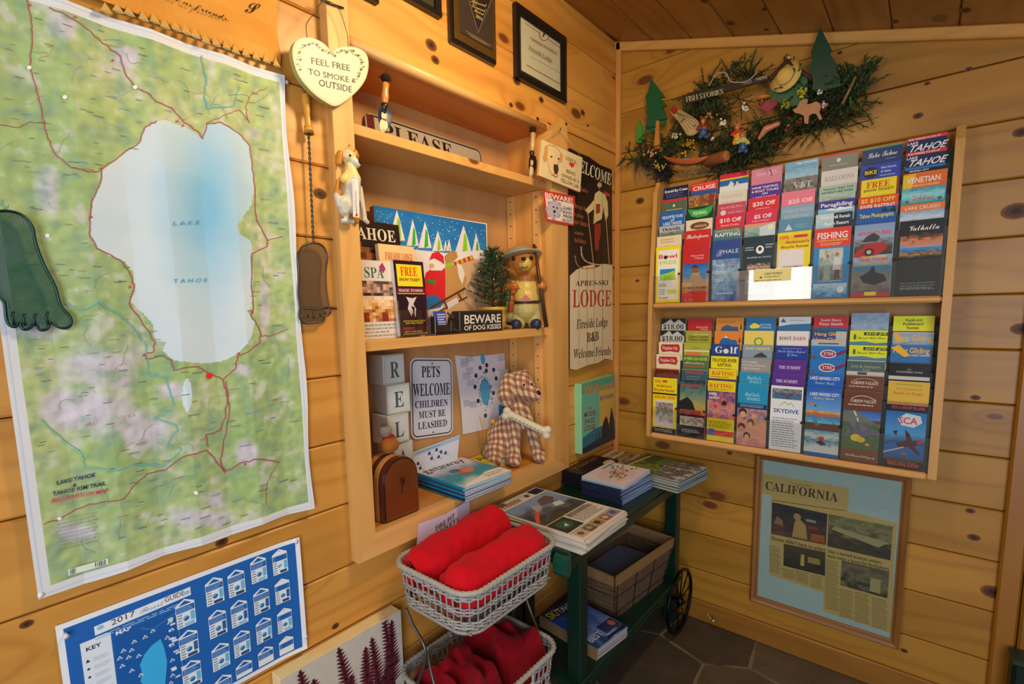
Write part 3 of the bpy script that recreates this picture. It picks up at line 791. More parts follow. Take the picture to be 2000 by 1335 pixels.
A.poly([(.27, .58), (.30, .62), (.335, .64), (.345, .56), (.35, .46), (.34, .36), (.33, .27), (.30, .22), (.275, .27), (.262, .36), (.245, .40), (.255, .46), (.25, .52)], '#3ab0ea')
rr = random.Random(8)
def peak(u, v, s, c='#e6eef6'):
    A.poly([(u - s, v), (u + s, v), (u, v + s * 2.2)], c); A.up(); A.poly([(u - s * .55, v + s * .25), (u + s * .55, v + s * .25), (u, v + s * 1.4)], '#1559a8'); A.n -= A.step
for u, v in [(.185, .62), (.20, .66), (.215, .60), (.228, .64), (.24, .69), (.19, .56), (.25, .44), (.235, .36), (.36, .62), (.375, .55), (.38, .66), (.37, .44), (.365, .33), (.355, .28), (.25, .58), (.28, .69), (.31, .71), (.375, .72), (.22, .50)]: peak(u, v, .011)
for k in range(16):
    u, v = rr.uniform(.36, .40), rr.uniform(.25, .75); A.rect(u, v, u + .02, v + .012, '#dfe8f2')
A.poly([(.19, .13), (.22, .16), (.235, .20), (.25, .15), (.28, .12), (.23, .12)], '#e6eef6'); A.poly([(.35, .13), (.37, .22), (.385, .21), (.38, .15), (.40, .10), (.37, .09)], '#e6eef6')
A.text('SKI SHUTTLES', .2, .06, .09, .014, '#e6eef6', 'B'); A.line([(.27, .77), (.31, .73), (.35, .75), (.40, .78), (.41, .6), (.405, .3)], .002, '#7ab0dc')
cards = []
for ci, u0 in enumerate((.432, .525, .625, .735, .845)):
    for ri in range(4):
        v1 = (.855, .62, .385, .15)[ri] if ci == 0 else (.93, .675, .41, .15)[ri] if ci == 1 else (.925, .68, .43, .18)[ri] if ci == 2 else (.96, .70, .45, .20)[ri] if ci == 3 else (.955, .705, .45, .20)[ri]
        cards.append((u0 - (.065 if ci == 0 else .045) + .05, v1))
for i, (u, v) in enumerate(cards):
    w, h = .078, .205
    if u < .43: u = .402
    if v - h < .04: h = v - .05
    A.poly([(u, v - h), (u + w, v - h), (u + w, v - .035), (u + w * .5, v), (u, v - .035)], '#e5ebf2'); A.up()
    A.poly([(u + .012, v - .042), (u + w - .012, v - .042), (u + w * .5, v - .012)], '#1c62b4')
    A.rect(u + .002, v - .095, u + w - .002, v - .052, '#1c62b4'); A.up(); A.lines(u + .006, v - .092, u + w - .006, v - .056, 3, '#9cc4e8', .35, i)
    if h > .18:
        A.circ(u + w * .5, v - .145, .012, .018, '#1e5fa8'); A.up(); A.circ(u + w * .5, v - .145, .012, .018, '#48a8dc', a0=.6, a1=3.9); A.n -= A.step
        A.rect(u + w * .74, v - .17, u + w * .95, v - .105, ['#6ab8e4', '#2a62a8'][i % 2])
        A.lines(u + .004, v - .2, u + w * .32, v - .10, 5, '#7a8aa0', .4, i + 3); A.rect(u + w * .4, v - .2, u + w * .9, v - .178, '#2a4a78' if i % 3 else '#8ac4e8')
    A.n -= 2 * A.step
o = mb.build('resort_guide', M['paper']); tag(o, 'blue printed ski resort guide poster with white cards below the map', 'poster')
for (x, y, lb) in ((127, 1238, 'clear push pin at the upper left corner of the blue guide'), (575, 1056, 'clear push pin at the upper right corner of the blue guide'), (594, 1240, 'clear push pin at the lower right corner of the blue guide')):
    tag(pin(x, y, .005, '#d8dcE4'), lb, 'pin')
# ---- suede scroll with fringe
mb = MB(); fS = Frame((0.012, -1.9, 1.868), (0, 0.365, 0), (0, 0, .36), (1, 0, 0))
mb.mi = 0
def sm(u, v, n): return V((0.010 + n + 0.004 * math.sin(u * 9) * (1 - v), -1.905 + 0.368 * u + .003 * math.sin(v * 23) * (u > .98), 1.872 + 0.34 * v))
A = Art(mb, sm, 0, .0004); A.mosaic(0, 0, 1, 1, 30, 14, lambda x, y: mixc('#d8923c', '#e0a048', .5 + fbm(x * 4, y * 4))); 
A.up()
def st(t, p0, p1, top, sty='C'):
    a = PL(*p0, .0146); b = PL(*p1, .0146); text3(mb, t, a, b, PL(*top, .0146) - a, V((1, 0, 0)), '#3a2410', sty, .0003)
st('be as friends.', (332, -2), (447, 42), (332, -14)); st('S', (478, 24), (500, 26), (478, 2))
su = mb.build('suede_scroll', M['leather']); tag(su, 'tan suede scroll with handwritten verse and a fringed lower edge', 'wall hanging')
fr_pts = [(205, 12), (228, 12), (250, 18), (278, 28), (300, 33), (320, 43), (342, 48), (362, 55), (380, 62), (400, 72), (420, 78), (440, 84), (458, 92), (478, 98), (498, 104), (518, 110), (538, 118)]
for i, (x, y) in enumerate(fr_pts):
    mb = MB(); a = PL(x, y - 8, .013); b = PL(x + 3, y + 12, .022)
    for k, c in ((0, '#e6b860'), (1, '#c98f3c')):
        ax = (b - a); side = V((0, 1, 0)) * .0085; n = V((1, 0, 0)) * .006
        vs = [a, b - side + n * .2, b + n * 1.4, b + side + n * .2, b - n * .4]
        mb.add(vs, [(0, 1, 2), (0, 2, 3)] if k == 0 else [(0, 3, 4), (0, 4, 1), (1, 4, 2), (2, 4, 3)], c if k == 0 else '#efe0a8')
    mb.build('fringe_strip', M['leather'], su)
# ---- foot shaped swatters
def foot(name, pts, toes, x0, rim, gz, label, wirer=.0022):
    e = empty(name, PL(*pts[0], x0), label, 'fly swatter')
    P = [PL(x, y, x0) for x, y in pts]
    mb = MB(); mb.tube(P, wirer, 8, rim, closed=True); mb.build('wire_rim', M['metal'], e)
    mb = MB(); poly = [(p.y, p.z) for p in P]; tri = tess(poly); mb.add(P, [orient(t, poly) for t in tri], '#fff'); mb.build('gauze', gz, e)
    mb = MB()
    for t in toes: mb.tube([PL(x, y, x0 + .001) for x, y in t], wirer * .75, 6, rim)
    mb.build('toe_wire', M['metal'], e)
    return e
def smooth(pts, n=4, closed=True):
    out = []; m = len(pts)
    for i in range(m if closed else m - 1):
        p0, p1, p2, p3 = (pts[(i - 1) % m], pts[i], pts[(i + 1) % m], pts[(i + 2) % m]) if closed else (pts[max(i - 1, 0)], pts[i], pts[i + 1], pts[min(i + 2, m - 1)])
        for k in range(n):
            t = k / n
            out.append(tuple(0.5 * ((2 * p1[j]) + (-p0[j] + p2[j]) * t + (2 * p0[j] - 5 * p1[j] + 4 * p2[j] - p3[j]) * t * t + (-p0[j] + 3 * p1[j] - 3 * p2[j] + p3[j]) * t ** 3) for j in range(len(p1))))
    if not closed: out.append(pts[-1])
    return out
gf = smooth([(-40, 430), (0, 412), (40, 418), (62, 440), (70, 475), (85, 515), (108, 560), (118, 595), (138, 620), (136, 637), (118, 640), (100, 630), (92, 642), (78, 644), (68, 632), (56, 642), (44, 642), (38, 630), (30, 638), (18, 634), (12, 620), (8, 590), (-6, 575), (-30, 540), (-50, 490)], 4)
foot('fly_swatter', gf, [[(94, 608), (90, 620), (95, 634)], [(70, 612), (66, 622), (70, 636)], [(48, 612), (46, 624), (50, 636)], [(26, 608), (24, 620), (28, 634)]], 0.022, '#2c4a48', M['gauze_green'], 'green wire gauze foot shaped swatter hanging over the map')
bf = smooth([(612, 474), (630, 480), (639, 500), (636, 530), (637, 565), (642, 595), (646, 608), (640, 616), (634, 618), (628, 628), (615, 630), (603, 631), (592, 630), (584, 618), (585, 600), (582, 570), (584, 530), (582, 500), (592, 480)], 4)
e = foot('fly_swatter', bf, [[(588, 604), (600, 602), (615, 604), (630, 602), (640, 600)], [(600, 606), (602, 620)], [(612, 606), (613, 622)], [(624, 604), (626, 618)], [(633, 603), (636, 613)]], 0.016, '#5a544c', M['gauze_brown'], 'brown wire gauze foot swatter with twisted stem and wooden handle')
mb = MB()
for s in (0, 1):
    pts = []
    for k in range(81):
        t = k / 80; p = PL(602 + 10 * t, 245 + 229 * t, 0.016); a = t * 70 + s * math.pi
        pts.append(p + V((math.cos(a), math.sin(a), 0)) * 0.0018)
    mb.tube(pts, .0014, 5, '#4a5058')
mb.build('twisted_stem', M['metal'], e)
mb = MB(); a, b = PL(596, 182, .02), PL(602, 246, .02)
mb.lathe(a, b - a, [(.004, 0), (.008, .004), (.009, .018), (.006, .045), (.0075, .068), (.011, .085), (.009, (b - a).length)], 14, '#d89a38')
mb.build('handle', M['varnish'], e)
mb = MB(); mb.tube([PL(*p, .02) for p in smooth([(596, 182), (590, 172), (586, 158), (592, 150), (597, 160), (596, 182)], 4, False)], .0008, 5, '#4a4038'); mb.build('hanging_wire', M['metal'], e)
# ---- heart sign
hx = .052
hp = smooth([(640, 92), (625, 80), (603, 73), (583, 77), (572, 92), (573, 118), (585, 150), (610, 180), (634, 198), (655, 207), (676, 196), (700, 175), (715, 152), (720, 125), (715, 105), (700, 94), (680, 90), (660, 94), (646, 103)], 4)
P = [PL(x, y, hx) for x, y in hp]
e = empty('heart_sign', PL(655, 205, .04), 'cream wooden heart sign about smoking hanging by a wire', 'sign')
mb = MB(); mb.prism(Frame((0, 0, 0), (0, 1, 0), (0, 0, 1), (1, 0, 0)), [(p.y, p.z) for p in P], hx - .014, hx, '#c4c49a', '#a09c60')
A = PArt(mb, hx)
cx_, cy_ = 647, 138
A.poly([(cx_ + (x - cx_) * .95, cy_ + (y - cy_) * .95) for x, y in hp], '#cfcdb0'); A.up()
for t, p0, p1, tp in (('FEEL FREE', (607, 124), (684, 139), (606, 111)), ('TO SMOKE', (602, 145), (682, 161), (601, 133)), ('OUTSIDE', (622, 167), (687, 181), (622, 154))): A.ptext(t, p0, p1, tp, '#2c3420', 'P')
for t, p0, p1, tp in (('FEEL FREE', (607.6, 124), (684.6, 139), (606.6, 111)), ('TO SMOKE', (602.6, 145), (682.6, 161), (601.6, 133)), ('OUTSIDE', (622.6, 167), (687.6, 181), (622.6, 154))): A.ptext(t, p0, p1, tp, '#2c3420', 'P')
mb.build('heart_board', M['paintwood'], e)
mb = MB(); A = PArt(mb, hx, .0012); rr = random.Random(3)
for i, (x, y) in enumerate(smooth([(588, 135), (583, 110), (590, 92), (605, 84), (622, 90), (636, 100), (652, 106), (668, 100), (686, 100), (700, 108), (708, 125), (702, 145), (692, 158)], 4, False)):
    A.circ(x + rr.uniform(-3, 3), y + rr.uniform(-2, 2), 3.0, 1.6, ['#8a9a58', '#a4ac74', '#6e8048'][i % 3], 8)
    if i % 3 == 0: A.up(); A.circ(x + rr.uniform(-4, 4), y + rr.uniform(-3, 3), 2.3, 2.3, ['#4a2a34', '#6a3040', '#3a2838'][i % 3], 8); A.n -= A.step
mb.build('painted_berries', M['paintwood'], e)
mb = MB(); mb.tube([PL(x, y, hx) for x, y in smooth([(600, 73), (598, 50), (606, 35), (618, 25), (622, 12), (630, 4), (638, 0)], 4, False)], .0009, 5, '#4a4438'); mb.tube([PL(x, y, hx) for x, y in smooth([(680, 92), (679, 70), (673, 48), (664, 22), (652, 8), (640, 2), (628, 4)], 4, False)], .0009, 5, '#4a4438')
mb.tube([PL(626, 0, .034), PL(671, 16, .034)], .0022, 6, '#5a4a38')
mb.build('wire_hanger', M['metal'], e)
# ---------------------------------------------------------------- oak brochure rack on the right wall
rack = empty('brochure_rack', (0.66, 0, 0.80), 'two-tier oak brochure rack with clear acrylic lips on the right wall', 'rack')
def rpart(name, lo, hi, mat, col='#ffffff', ch=0.0):
    mb = MB(); mb.box(lo, hi, col, ch); return mb.build(name, mat, rack)
def side(x0, x1):
    mb = MB(); fr = Frame((0, 0, 0), (0, -1, 0), (0, 0, 1), (1, 0, 0))
    mb.prism(fr, [(0.001, .80), (.128, .80), (.136, .81), (.136, 1.36), (.10, 1.80), (.075, 1.842), (.001, 1.86)], x0, x1, '#ffffff'); return mb.build('side_panel', M['oak_z'], rack)
side(.212, .229); side(1.103, 1.124)
mb = MB(); mb.box((.229, -.136, .803), (1.103, -.004, .826), '#ffffff', .006); mb.build('bottom_rail', M['oak_x'], rack)
mb = MB(); mb.box((.229, -.136, 1.340), (1.103, -.004, 1.360), '#ffffff', .006); mb.build('middle_rail', M['oak_x'], rack)
rpart('back_panel', (.229, -.012, .826), (1.103, -.004, 1.340), M['oak_x'], '#b8b48c')
rpart('back_panel', (.229, -.012, 1.360), (1.103, -.004, 1.70), M['oak_x'], '#b8b48c')
def tier_y(k): return -0.122 + 0.0140 * k
for z0, tb in ((.826, 1.056), (1.360, 1.581)):
    for k in range(6):
        y = tier_y(k)
        rpart('pocket_plate', (.2295, y + .0062, z0), (1.1025, y + .0078, tb + .047 * k - .022), M['plastic'], '#1c2620')
for z0, z1 in ((.827, .935), (1.361, 1.468)):
    rpart('acrylic_lip', (.2295, -.1345, z0), (1.1025, -.1325, z1), M['acrylic'])
    for c in range(7):
        mb = MB(); mb.lathe((.3355 + .1085 * c, -.1350, z1 + (.003 if z0 > 1 else 0.004)), (0, -1, 0), [(.0045, 0), (.0045, .003), (.002, .004)], 10, '#101014'); mb.build('lip_stud', M['plastic'], rack)
mb = MB(); fr = Frame((.600, -.1348, 1.425), (.115, 0, 0), (0, 0, .042), (0, -1, 0)); A = Art(mb, fr, 0, .0002)
A.rect(0, 0, 1, 1, '#e8dc8c'); A.up(); A.text('CERTIFIED', .28, .55, .5, .16, '#3a4448', 'B'); A.text('FOLDER DISPLAY', .30, .32, .42, .11, '#3a4448', 'B'); A.rect(.17, .28, .23, .42, '#3a4448'); A.lines(.02, .04, .98, .16, 1, '#7a7850', .5, 2)
mb.build('sticker', M['gloss'], rack)
H_ = .0475
def R_(c, *a): return ('r', *a, c)
def art_ops(A, ops, W, Hh):
    for op in ops:
        k = op[0]
        if k == 'r': A.rect(op[1], -op[4], op[3], -op[2], op[5])
        elif k == 't': A.text(op[1], op[2], -op[3], op[4], op[5], op[6], op[7] if len(op) > 7 else 'B', op[8] if len(op) > 8 else 0.0)
        elif k == 'l': A.lines(op[1], -op[4], op[3], -op[2], op[5], op[6], .4, int(op[1] * 31 + op[2] * 77))
        elif k == 'c': A.circ(op[1], -op[2], op[3], op[4], op[5])
        elif k == 'p': A.poly([(x, -y) for x, y in op[1]], op[2])
        elif k == 'w': A.line([(x, -y) for x, y in op[1]], op[2], op[3])
        elif k == 'm':
            st = op[5]; A.mosaic(op[1], -op[4], op[3], -op[2], 14, max(3, int(14 * (op[4] - op[2]) * Hh / (.1 * (op[3] - op[1])))), lambda x, y, st=st, s=op[6]: ramp(1 - y + s * fbm(x * 5 + len(st), y * 5 + 3 * s), st))
        A.up()
def brochure(sec, c, t, label, bg, ops, dz=0.0, w=.0985, rot=0.0, dx=0.0, th=.0045, grp=None, hh=None, name='brochure', edge='#e8e4dc'):
    rr = random.Random(sec * 100 + c * 10 + t)
    tb = (1.581 if sec == 0 else 1.056) + H_ * t + dz; zb = (1.362 if sec == 0 else .828)
    x0 = .2345 + .1083 * c + dx + rr.uniform(-.002, .002); y = tier_y(t); Ht = tb - zb if t == 0 else .215
    mb = MB(); e = V((x0, y, tb)); up = V((math.sin(rot), 0, math.cos(rot))); rt = V((math.cos(rot), 0, -math.sin(rot)))
    mb.obox(e + rt * w / 2 - up * Ht / 2 + V((0, th / 2, 0)), rt * w / 2, V((0, th / 2, 0)), up * Ht / 2, edge)
    vis = Ht if t == 0 else H_
    fr = lambda u, v, n: e + rt * (w * u) + up * (vis * v) + V((0, -1, 0)) * n
    A = Art(mb, fr, .0002, .00011)
    A.rect(0, -(1.0 if t == 0 else 1.7), 1, 0, bg); A.up()
    art_ops(A, ops, w, vis)
    o = mb.build(name, M['gloss'], origin=(x0 + w / 2, y, tb - Ht)); tag(o, label, 'brochure', grp)
    return o
W_ = '#f2f2f0'; SKY = [(0, '#3c8cd0'), (.5, '#a8d0ea'), (.55, '#5a8aa8'), (.75, '#40708c'), (1, '#203848')]
T = lambda s, u, d, w, h, c, st='B', sl=0.0: ('t', s, u, d, w, h, c, st, sl)
L_ = lambda u0, d0, u1, d1, n, c: ('l', u0, d0, u1, d1, n, c)
Mo = lambda u0, d0, u1, d1, st, s=.35: ('m', u0, d0, u1, d1, st, s)
def Rr(u0, d0, u1, d1, c): return ('r', u0, d0, u1, d1, c)
BR = [
 # ---- upper section, column by column
 (0, 0, 0, 'yellow bordered bowling brochure at the front left of the top tier', '#f4e21c', [Rr(.09, .06, .93, .95, '#f0f2ee'), T('Bowl', .10, .21, .78, .075, '#e02c38'), ('c', .40, .19, .07, .035, '#201a1a'), T('FREE', .14, .315, .72, .065, '#c8e03c'), Rr(.18, .40, .80, .60, '#a8d84c'), ('p', [(.18, .40), (.8, .40), (.8, .43), (.5, .47), (.18, .50)], '#2c8cc8'), L_(.14, .65, .5, .72, 3, '#555'), L_(.14, .75, .45, .86, 4, '#888'), Rr(.5, .77, .85, .84, '#dce04c'), T('bowl', .16, .93, .35, .04, '#e03828')]),
 (0, 0, 1, 'cream leaflet with faint print behind the bowling brochure', '#ead9b4', [L_(.15, .2, .85, .6, 2, '#b8a47c'), ('p', [(.3, 1), (.4, .8), (.5, 1)], '#5a7a3a')], -.005),
 (0, 0, 3, 'blue helicopter tours brochure with red band below its lettering', '#1c6cc4', [T('HELICOPTER TOURS', .08, .50, .84, .22, W_), T('of', .42, .72, .16, .16, W_), T('LAKE TAHOE', .12, 1.05, .76, .26, W_), Rr(0, 1.22, 1, 1.62, '#d83848'), T('FIRST FLIGHT', .05, 1.42, .9, .14, W_)], -.005),
 (0, 0, 2, 'city view leaflet just under the blue helicopter brochure', '#b8c0c4', [T('TRAVEL', .1, .42, .8, .25, '#20242c'), Mo(0, .5, 1, 1.2, [(0, '#8894a0'), (.5, '#5a6a48'), (1, '#b08858')], .5)], -.012),
 (0, 0, 4, 'grey green leaflet with a thin red top line at far left', '#5a6a58', [Rr(0, 0, 1, .2, '#cc3a34'), ('c', .5, .55, .05, .12, '#d8dcd4'), L_(.2, .8, .85, .95, 1, '#c8ccc4')], .000),
 (0, 0, 5, 'navy bay cruises brochure at the upper left corner', '#14204c', [T('Emerald Bay Cruises', .04, .42, .92, .22, W_), L_(.1, .5, .9, .9, 3, '#5a6cb0')], .002),
 (0, 1, 0, 'red village brochure with a wooden observation tower', '#c8242c', [T('Heavenly', .32, .22, .5, .03, '#f0c0b8', 'S'), T('Village', .45, .265, .36, .028, '#f0c0b8', 'S'), Mo(.02, .34, .98, .74, [(0, '#1c60b0'), (.6, '#4a9ad8'), (.8, '#c0a888'), (1, '#a89070')], .12), ('p', [(.12, .74), (.40, .48), (.62, .48), (.92, .74)], '#b8a482'), ('p', [(.36, .50), (.36, .40), (.50, .37), (.62, .40), (.62, .50)], '#8a5a40'), ('p', [(.30, .41), (.5, .36), (.66, .41)], '#4a3028'), Mo(.04, .75, .96, .82, [(0, '#4a3028'), (.5, '#a89478'), (1, '#b04838')], .6)], 0),
 (0, 1, 1, 'bright red festival brochure with a white script signature', '#cf2a2a', [T('Shakespeare', .08, .62, .84, .36, W_, 'C')], .004),
 (0, 1, 2, 'cream leaflet with an oval brown wooden logo', '#e6dcc4', [('c', .52, .5, .36, .30, '#7c4a24'), T('CHOCOLATE', .3, .6, .48, .16, '#e8d8b0'), ('w', [(.2, .7), (.35, .4)], .03, '#2a1a10')], -.002),
 (0, 1, 3, 'green swoosh fishing charter brochure', '#173c2c', [('p', [(0, .1), (.35, .22), (.65, .18), (1, 0), (.9, .5), (.75, .8), (.4, .85), (.15, .7)], '#34b04a'), T('FISHING', .22, .62, .52, .28, '#d8f4c8')], .000),
 (0, 1, 4, 'brown log brochure with carved bears', '#7a4a26', [Mo(0, 0, 1, 1.2, [(0, '#b08050'), (.4, '#7a4426'), (.7, '#9a6a38'), (1, '#c8a060')], .7), Rr(.76, .1, .95, 1, '#8a3a3a')], -.002),
 (0, 1, 5, 'red and blue lake cruise brochure in the second column', '#e03428', [T('CRUISE', .06, .58, .86, .30, W_), Rr(0, .66, 1, 1.1, '#2a5aa8'), L_(.04, .1, .96, .24, 1, '#f09080')], .000),
 (0, 2, 0, 'blue violet salon brochure with pale X lettering', '#2a4c94', [T('X', .12, .26, .22, .12, '#c8b8ec', 'C'), T('HALE', .38, .22, .55, .065, '#d8e0f4', 'P'), Mo(.02, .31, .98, .97, [(0, '#5a84b8'), (.3, '#98b8d0'), (.6, '#6a98c0'), (.9, '#3a60a8'), (1, '#3048a0')], .45), T('day spa', .15, .42, .3, .05, W_, 'C'), L_(.55, .36, .9, .42, 2, '#d0a8d0'), L_(.1, .5, .6, .55, 2, W_), L_(.1, .62, .5, .68, 2, W_), L_(.2, .86, .8, .89, 1, W_)], .002),
 (0, 2, 1, 'blue grey whitewater rafting leaflet', '#4a7488', [T('WHITEWATER', .06, .30, .88, .20, '#c8d050'), T('RAFTING', .06, .62, .9, .28, W_)], -.002),
 (0, 2, 2, 'red ten dollar coupon leaflet', '#dc2c48', [T('$10 Off', .14, .55, .74, .30, W_), T('Sunset Cruise', .18, .85, .64, .16, '#f4c0a0')], .000),
 (0, 2, 3, 'rose pink cruise leaflet with a round seal', '#c8506c', [T('Emerald Bay Cruise', .12, .36, .78, .18, '#f0c4cc', 'C'), ('c', .22, .68, .10, .2, '#e8d8d8'), T('South Tahoe', .4, .78, .5, .14, '#e8b8c4')], -.004),
 (0, 2, 4, 'off white leaflet with faint script under the rainbow card', '#e2dccb', [L_(.1, .2, .9, .5, 2, '#b8c0c0'), L_(.1, .7, .6, .8, 1, '#b8b0a0')], -.008),
 (0, 2, 5, 'red yellow and blue striped card in the third column', '#d82c48', [Rr(0, .36, 1, .46, '#f4dc28'), Rr(0, .46, 1, 1.2, '#2c6cb8'), ('p', [(.3, .9), (.4, .55), (.5, .8), (.6, .6), (.7, .9)], '#d8e4ec'), Rr(0, .9, 1, 1.5, '#e4ece8')], .013),
 (0, 3, 0, 'dark teal escape room brochure with white light bulb seal', '#1c3444', [('c', .55, .21, .13, .065, W_), ('c', .55, .2, .06, .032, '#1c3444'), L_(.06, .15, .36, .22, 2, '#b8ccd4'), L_(.72, .12, .98, .2, 2, '#b8ccd4'), T('TRAPPED IN TAHOE', .12, .34, .8, .026, '#a8c0cc'), Mo(.15, .42, .9, .55, [(0, '#2c3c40'), (.5, '#c8a888'), (1, '#2c3c40')], .5), L_(.1, .6, .9, .9, 9, '#5a8c8c')], .003, ),
 (0, 3, 1, 'pale seascape leaflet under the five dollar coupon', '#c4dce0', [('p', [(0, 0), (1, 0), (0, .6)], '#d8a080'), Mo(0, .3, .5, 1.2, [(0, '#98c0b8'), (1, '#5a8478')], .6), ('c', .85, .35, .1, .2, '#e8ecc8')], .002),
 (0, 3, 2, 'red five dollar coupon leaflet', '#dc3058', [T('$5 Off', .26, .60, .56, .28, W_), L_(.2, .72, .85, .85, 1, '#f4c0c8')], .002),
 (0, 3, 3, 'red thirty dollar coupon leaflet', '#e0283c', [T('$30 Off', .14, .60, .72, .30, W_), L_(.25, .75, .75, .88, 1, '#f8b8b0')], .000),
 (0, 3, 4, 'purple wine tasting and boat tours leaflet', '#5a2c9c', [T('WINE TASTING', .06, .30, .86, .16, W_), T('& BOAT TOURS', .06, .55, .88, .16, W_), T('ON', .4, .76, .2, .14, W_), T('LAKE TAHOE', .12, 1.02, .74, .15, W_)], .000),
 (0, 3, 5, 'pink save coupon leaflet above the purple one', '#d88ca4', [T('Save $25', .14, .52, .7, .28, '#f4ccd4', 'P')], .010),
 (0, 4, 0, 'yellow bicycle rental brochure with a ten percent offer behind the acrylic label', '#f0dc14', [Rr(0, .05, 1, .17, '#e8c81c'), T('10%', .05, .10, .3, .05, '#e03020'), Rr(.5, .05, .9, .09, '#d03030'), T("Anderson's", .25, .17, .7, .045, '#a82818'), T('Bicycle Rental', .12, .235, .82, .04, '#a82818'), Rr(.05, .26, .82, .95, '#e8e4e4'), Mo(.2, .5, .8, .9, [(0, '#c8b0a8'), (.5, '#586878'), (1, '#a88870')], .6)], .006),
 (0, 4, 1, 'plain steel blue leaflet with a white pyramid logo', '#5a94b4', [('p', [(.18, .8), (.3, .35), (.42, .8)], '#c8dce4'), L_(.5, .4, .95, .7, 2, '#88b4cc')], .004),
 (0, 4, 2, 'grey blue stand up paddle board leaflet', '#88acc4', [T('STAND UP PADDLE', .05, .48, .9, .26, '#aec8d8'), T('BOARDING', .12, .92, .78, .28, '#aec8d8')], .002),
 (0, 4, 3, 'pink twenty five dollar coupon leaflet', '#ec8098', [T('$25 Off', .2, .85, .72, .28, '#fce4e8')], .004),
 (0, 4, 4, 'grey photograph leaflet with a large V and T', '#6c6a64', [Mo(0, 0, 1, 1.2, [(0, '#8c8a86'), (.5, '#54524c'), (1, '#9a9490')], .6), T('V&T', .3, .72, .56, .42, '#c8ccc4', 'S')], .002),
 (0, 4, 5, 'light blue water leaflet at the top of the fifth column', '#78b4d8', [T('SAIL ON LAKE', .35, .22, .6, .14, W_), Mo(0, .3, 1, 1.2, [(0, '#6aaad0'), (1, '#a8d0e4')], .4)], .012),
 (0, 5, 0, 'red headed fishing brochure showing two people holding their catch', '#3088c8', [Rr(0, 0, 1, .27, '#e04030'), T('FISHING', .07, .15, .85, .09, W_), T('MACKINAW & KOKANEE FISHING', .08, .19, .84, .026, '#f4d838'), L_(.18, .205, .8, .25, 2, '#f4c8b8'), Rr(.16, .29, .82, .76, '#b8c4b8'), Mo(.17, .30, .81, .75, [(0, '#c4d0c0'), (.4, '#9ab0a8'), (.7, '#7c9494'), (1, '#5c7070')], .5), ('c', .40, .40, .05, .03, '#b07858'), ('p', [(.3, .74), (.33, .45), (.47, .45), (.5, .74)], '#98b0a8'), ('c', .66, .38, .05, .03, '#b07858'), ('p', [(.55, .6), (.58, .42), (.78, .42), (.78, .6)], '#d0d4d8'), ('p', [(.6, .72), (.62, .6), (.74, .6), (.76, .72)], '#70403c'), Mo(.03, .79, .97, .98, [(0, '#b8d8ec'), (.6, '#78b4d8'), (1, '#2c70b0')], .4), ('c', .8, .88, .1, .05, '#e4e8ee')], .006),
 (0, 5, 1, 'black and white water craft rentals leaflet', '#203048', [Mo(0, 0, .5, 1.4, [(0, '#c8dce4'), (1, '#8cc0d4')], .4), T('Water Craft Rentals', .12, .36, .82, .22, W_), T('Beach Resort', .25, .78, .66, .22, W_)], .006),
 (0, 5, 2, 'violet paragliding brochure with white peaks', '#4048b0', [Rr(0, .5, 1, 1.4, '#8cc8dc'), Rr(0, 0, 1, .52, '#3c38a0'), T('Paragliding', .06, .40, .88, .26, W_), ('p', [(.2, .62), (.35, .5), (.5, .62), (.6, .46), (.75, .56), (.9, .5), (.95, .66), (.5, .72)], '#f0f0f4')], .001),
 (0, 5, 3, 'pale green tree top adventure park leaflet', '#a8c8b8', [T('TAHOE TREE TOP', .1, .28, .84, .13, '#1c4030'), T('ADVENTURE PARK', .06, .50, .88, .14, '#1c4030'), Mo(.1, .55, .9, 1.2, [(0, '#b8d4c0'), (1, '#7a9488')], .6)], .003),
 (0, 5, 4, 'white ballooning leaflet with pale lettering', '#dcd8d0', [T('BALLOONS', .1, .72, .82, .32, '#a8a0a8', 'S')], .008),
 (0, 5, 5, 'grey leaflet edged in red at the top of the sixth column', '#84887c', [Rr(0, 0, 1, .12, '#d83850'), ('c', .48, .45, .06, .14, '#d8dcd8'), L_(.25, .7, .8, .82, 1, '#c0c4bc')], .014),
 (0, 6, 0, 'off road adventures brochure with a red truck and dark boulder', '#90a8c0', [Mo(.0, .0, 1, .30, [(0, '#88a4c8'), (1, '#98b0c4')], .2), T('ADVENTURES', .08, .145, .84, .045, '#e02c54'), Mo(.02, .2, .98, .42, [(0, '#8894a0'), (.5, '#5a4a38'), (1, '#403428')], .5), ('p', [(.0, .44), (.1, .34), (.25, .32), (.3, .26), (.75, .25), (.85, .33), (.7, .40), (.4, .46)], '#b03030'), ('c', .40, .38, .13, .055, '#3a3030'), ('c', .40, .38, .06, .028, '#c8b8b8'), ('p', [(.2, .24), (.3, .17), (.5, .12), (.66, .18), (.6, .24)], '#3a4044'), T("TAHOE'S GUIDED", .2, .46, .65, .028, '#f0e020'), T('TRAIL TOURS', .14, .505, .76, .04, '#e82c3c'), T("TAHOE'S BEST ADVENTURES", .14, .55, .76, .024, '#f0e020'), Mo(.02, .57, .98, .94, [(0, '#3c84b8'), (.3, '#6a8070'), (.6, '#8c8478'), (1, '#605868')], .3), ('p', [(.2, .72), (.45, .64), (.5, .58), (.56, .58), (.6, .66), (.82, .70), (.9, .78), (.6, .84), (.3, .80)], '#22262a'), Rr(0, .94, 1, 1, '#c03038'), Rr(.35, .93, .65, .98, '#e8e030')], .004),
 (0, 6, 1, 'deep blue leaflet with yellow photographic lettering', '#1c5ab0', [T('Tahoe Photographic', .08, .62, .86, .26, '#e0e04c'), ('p', [(.6, .3), (.7, 0), (.8, .3), (.95, 0), (1, .4)], '#10304c')], .008),
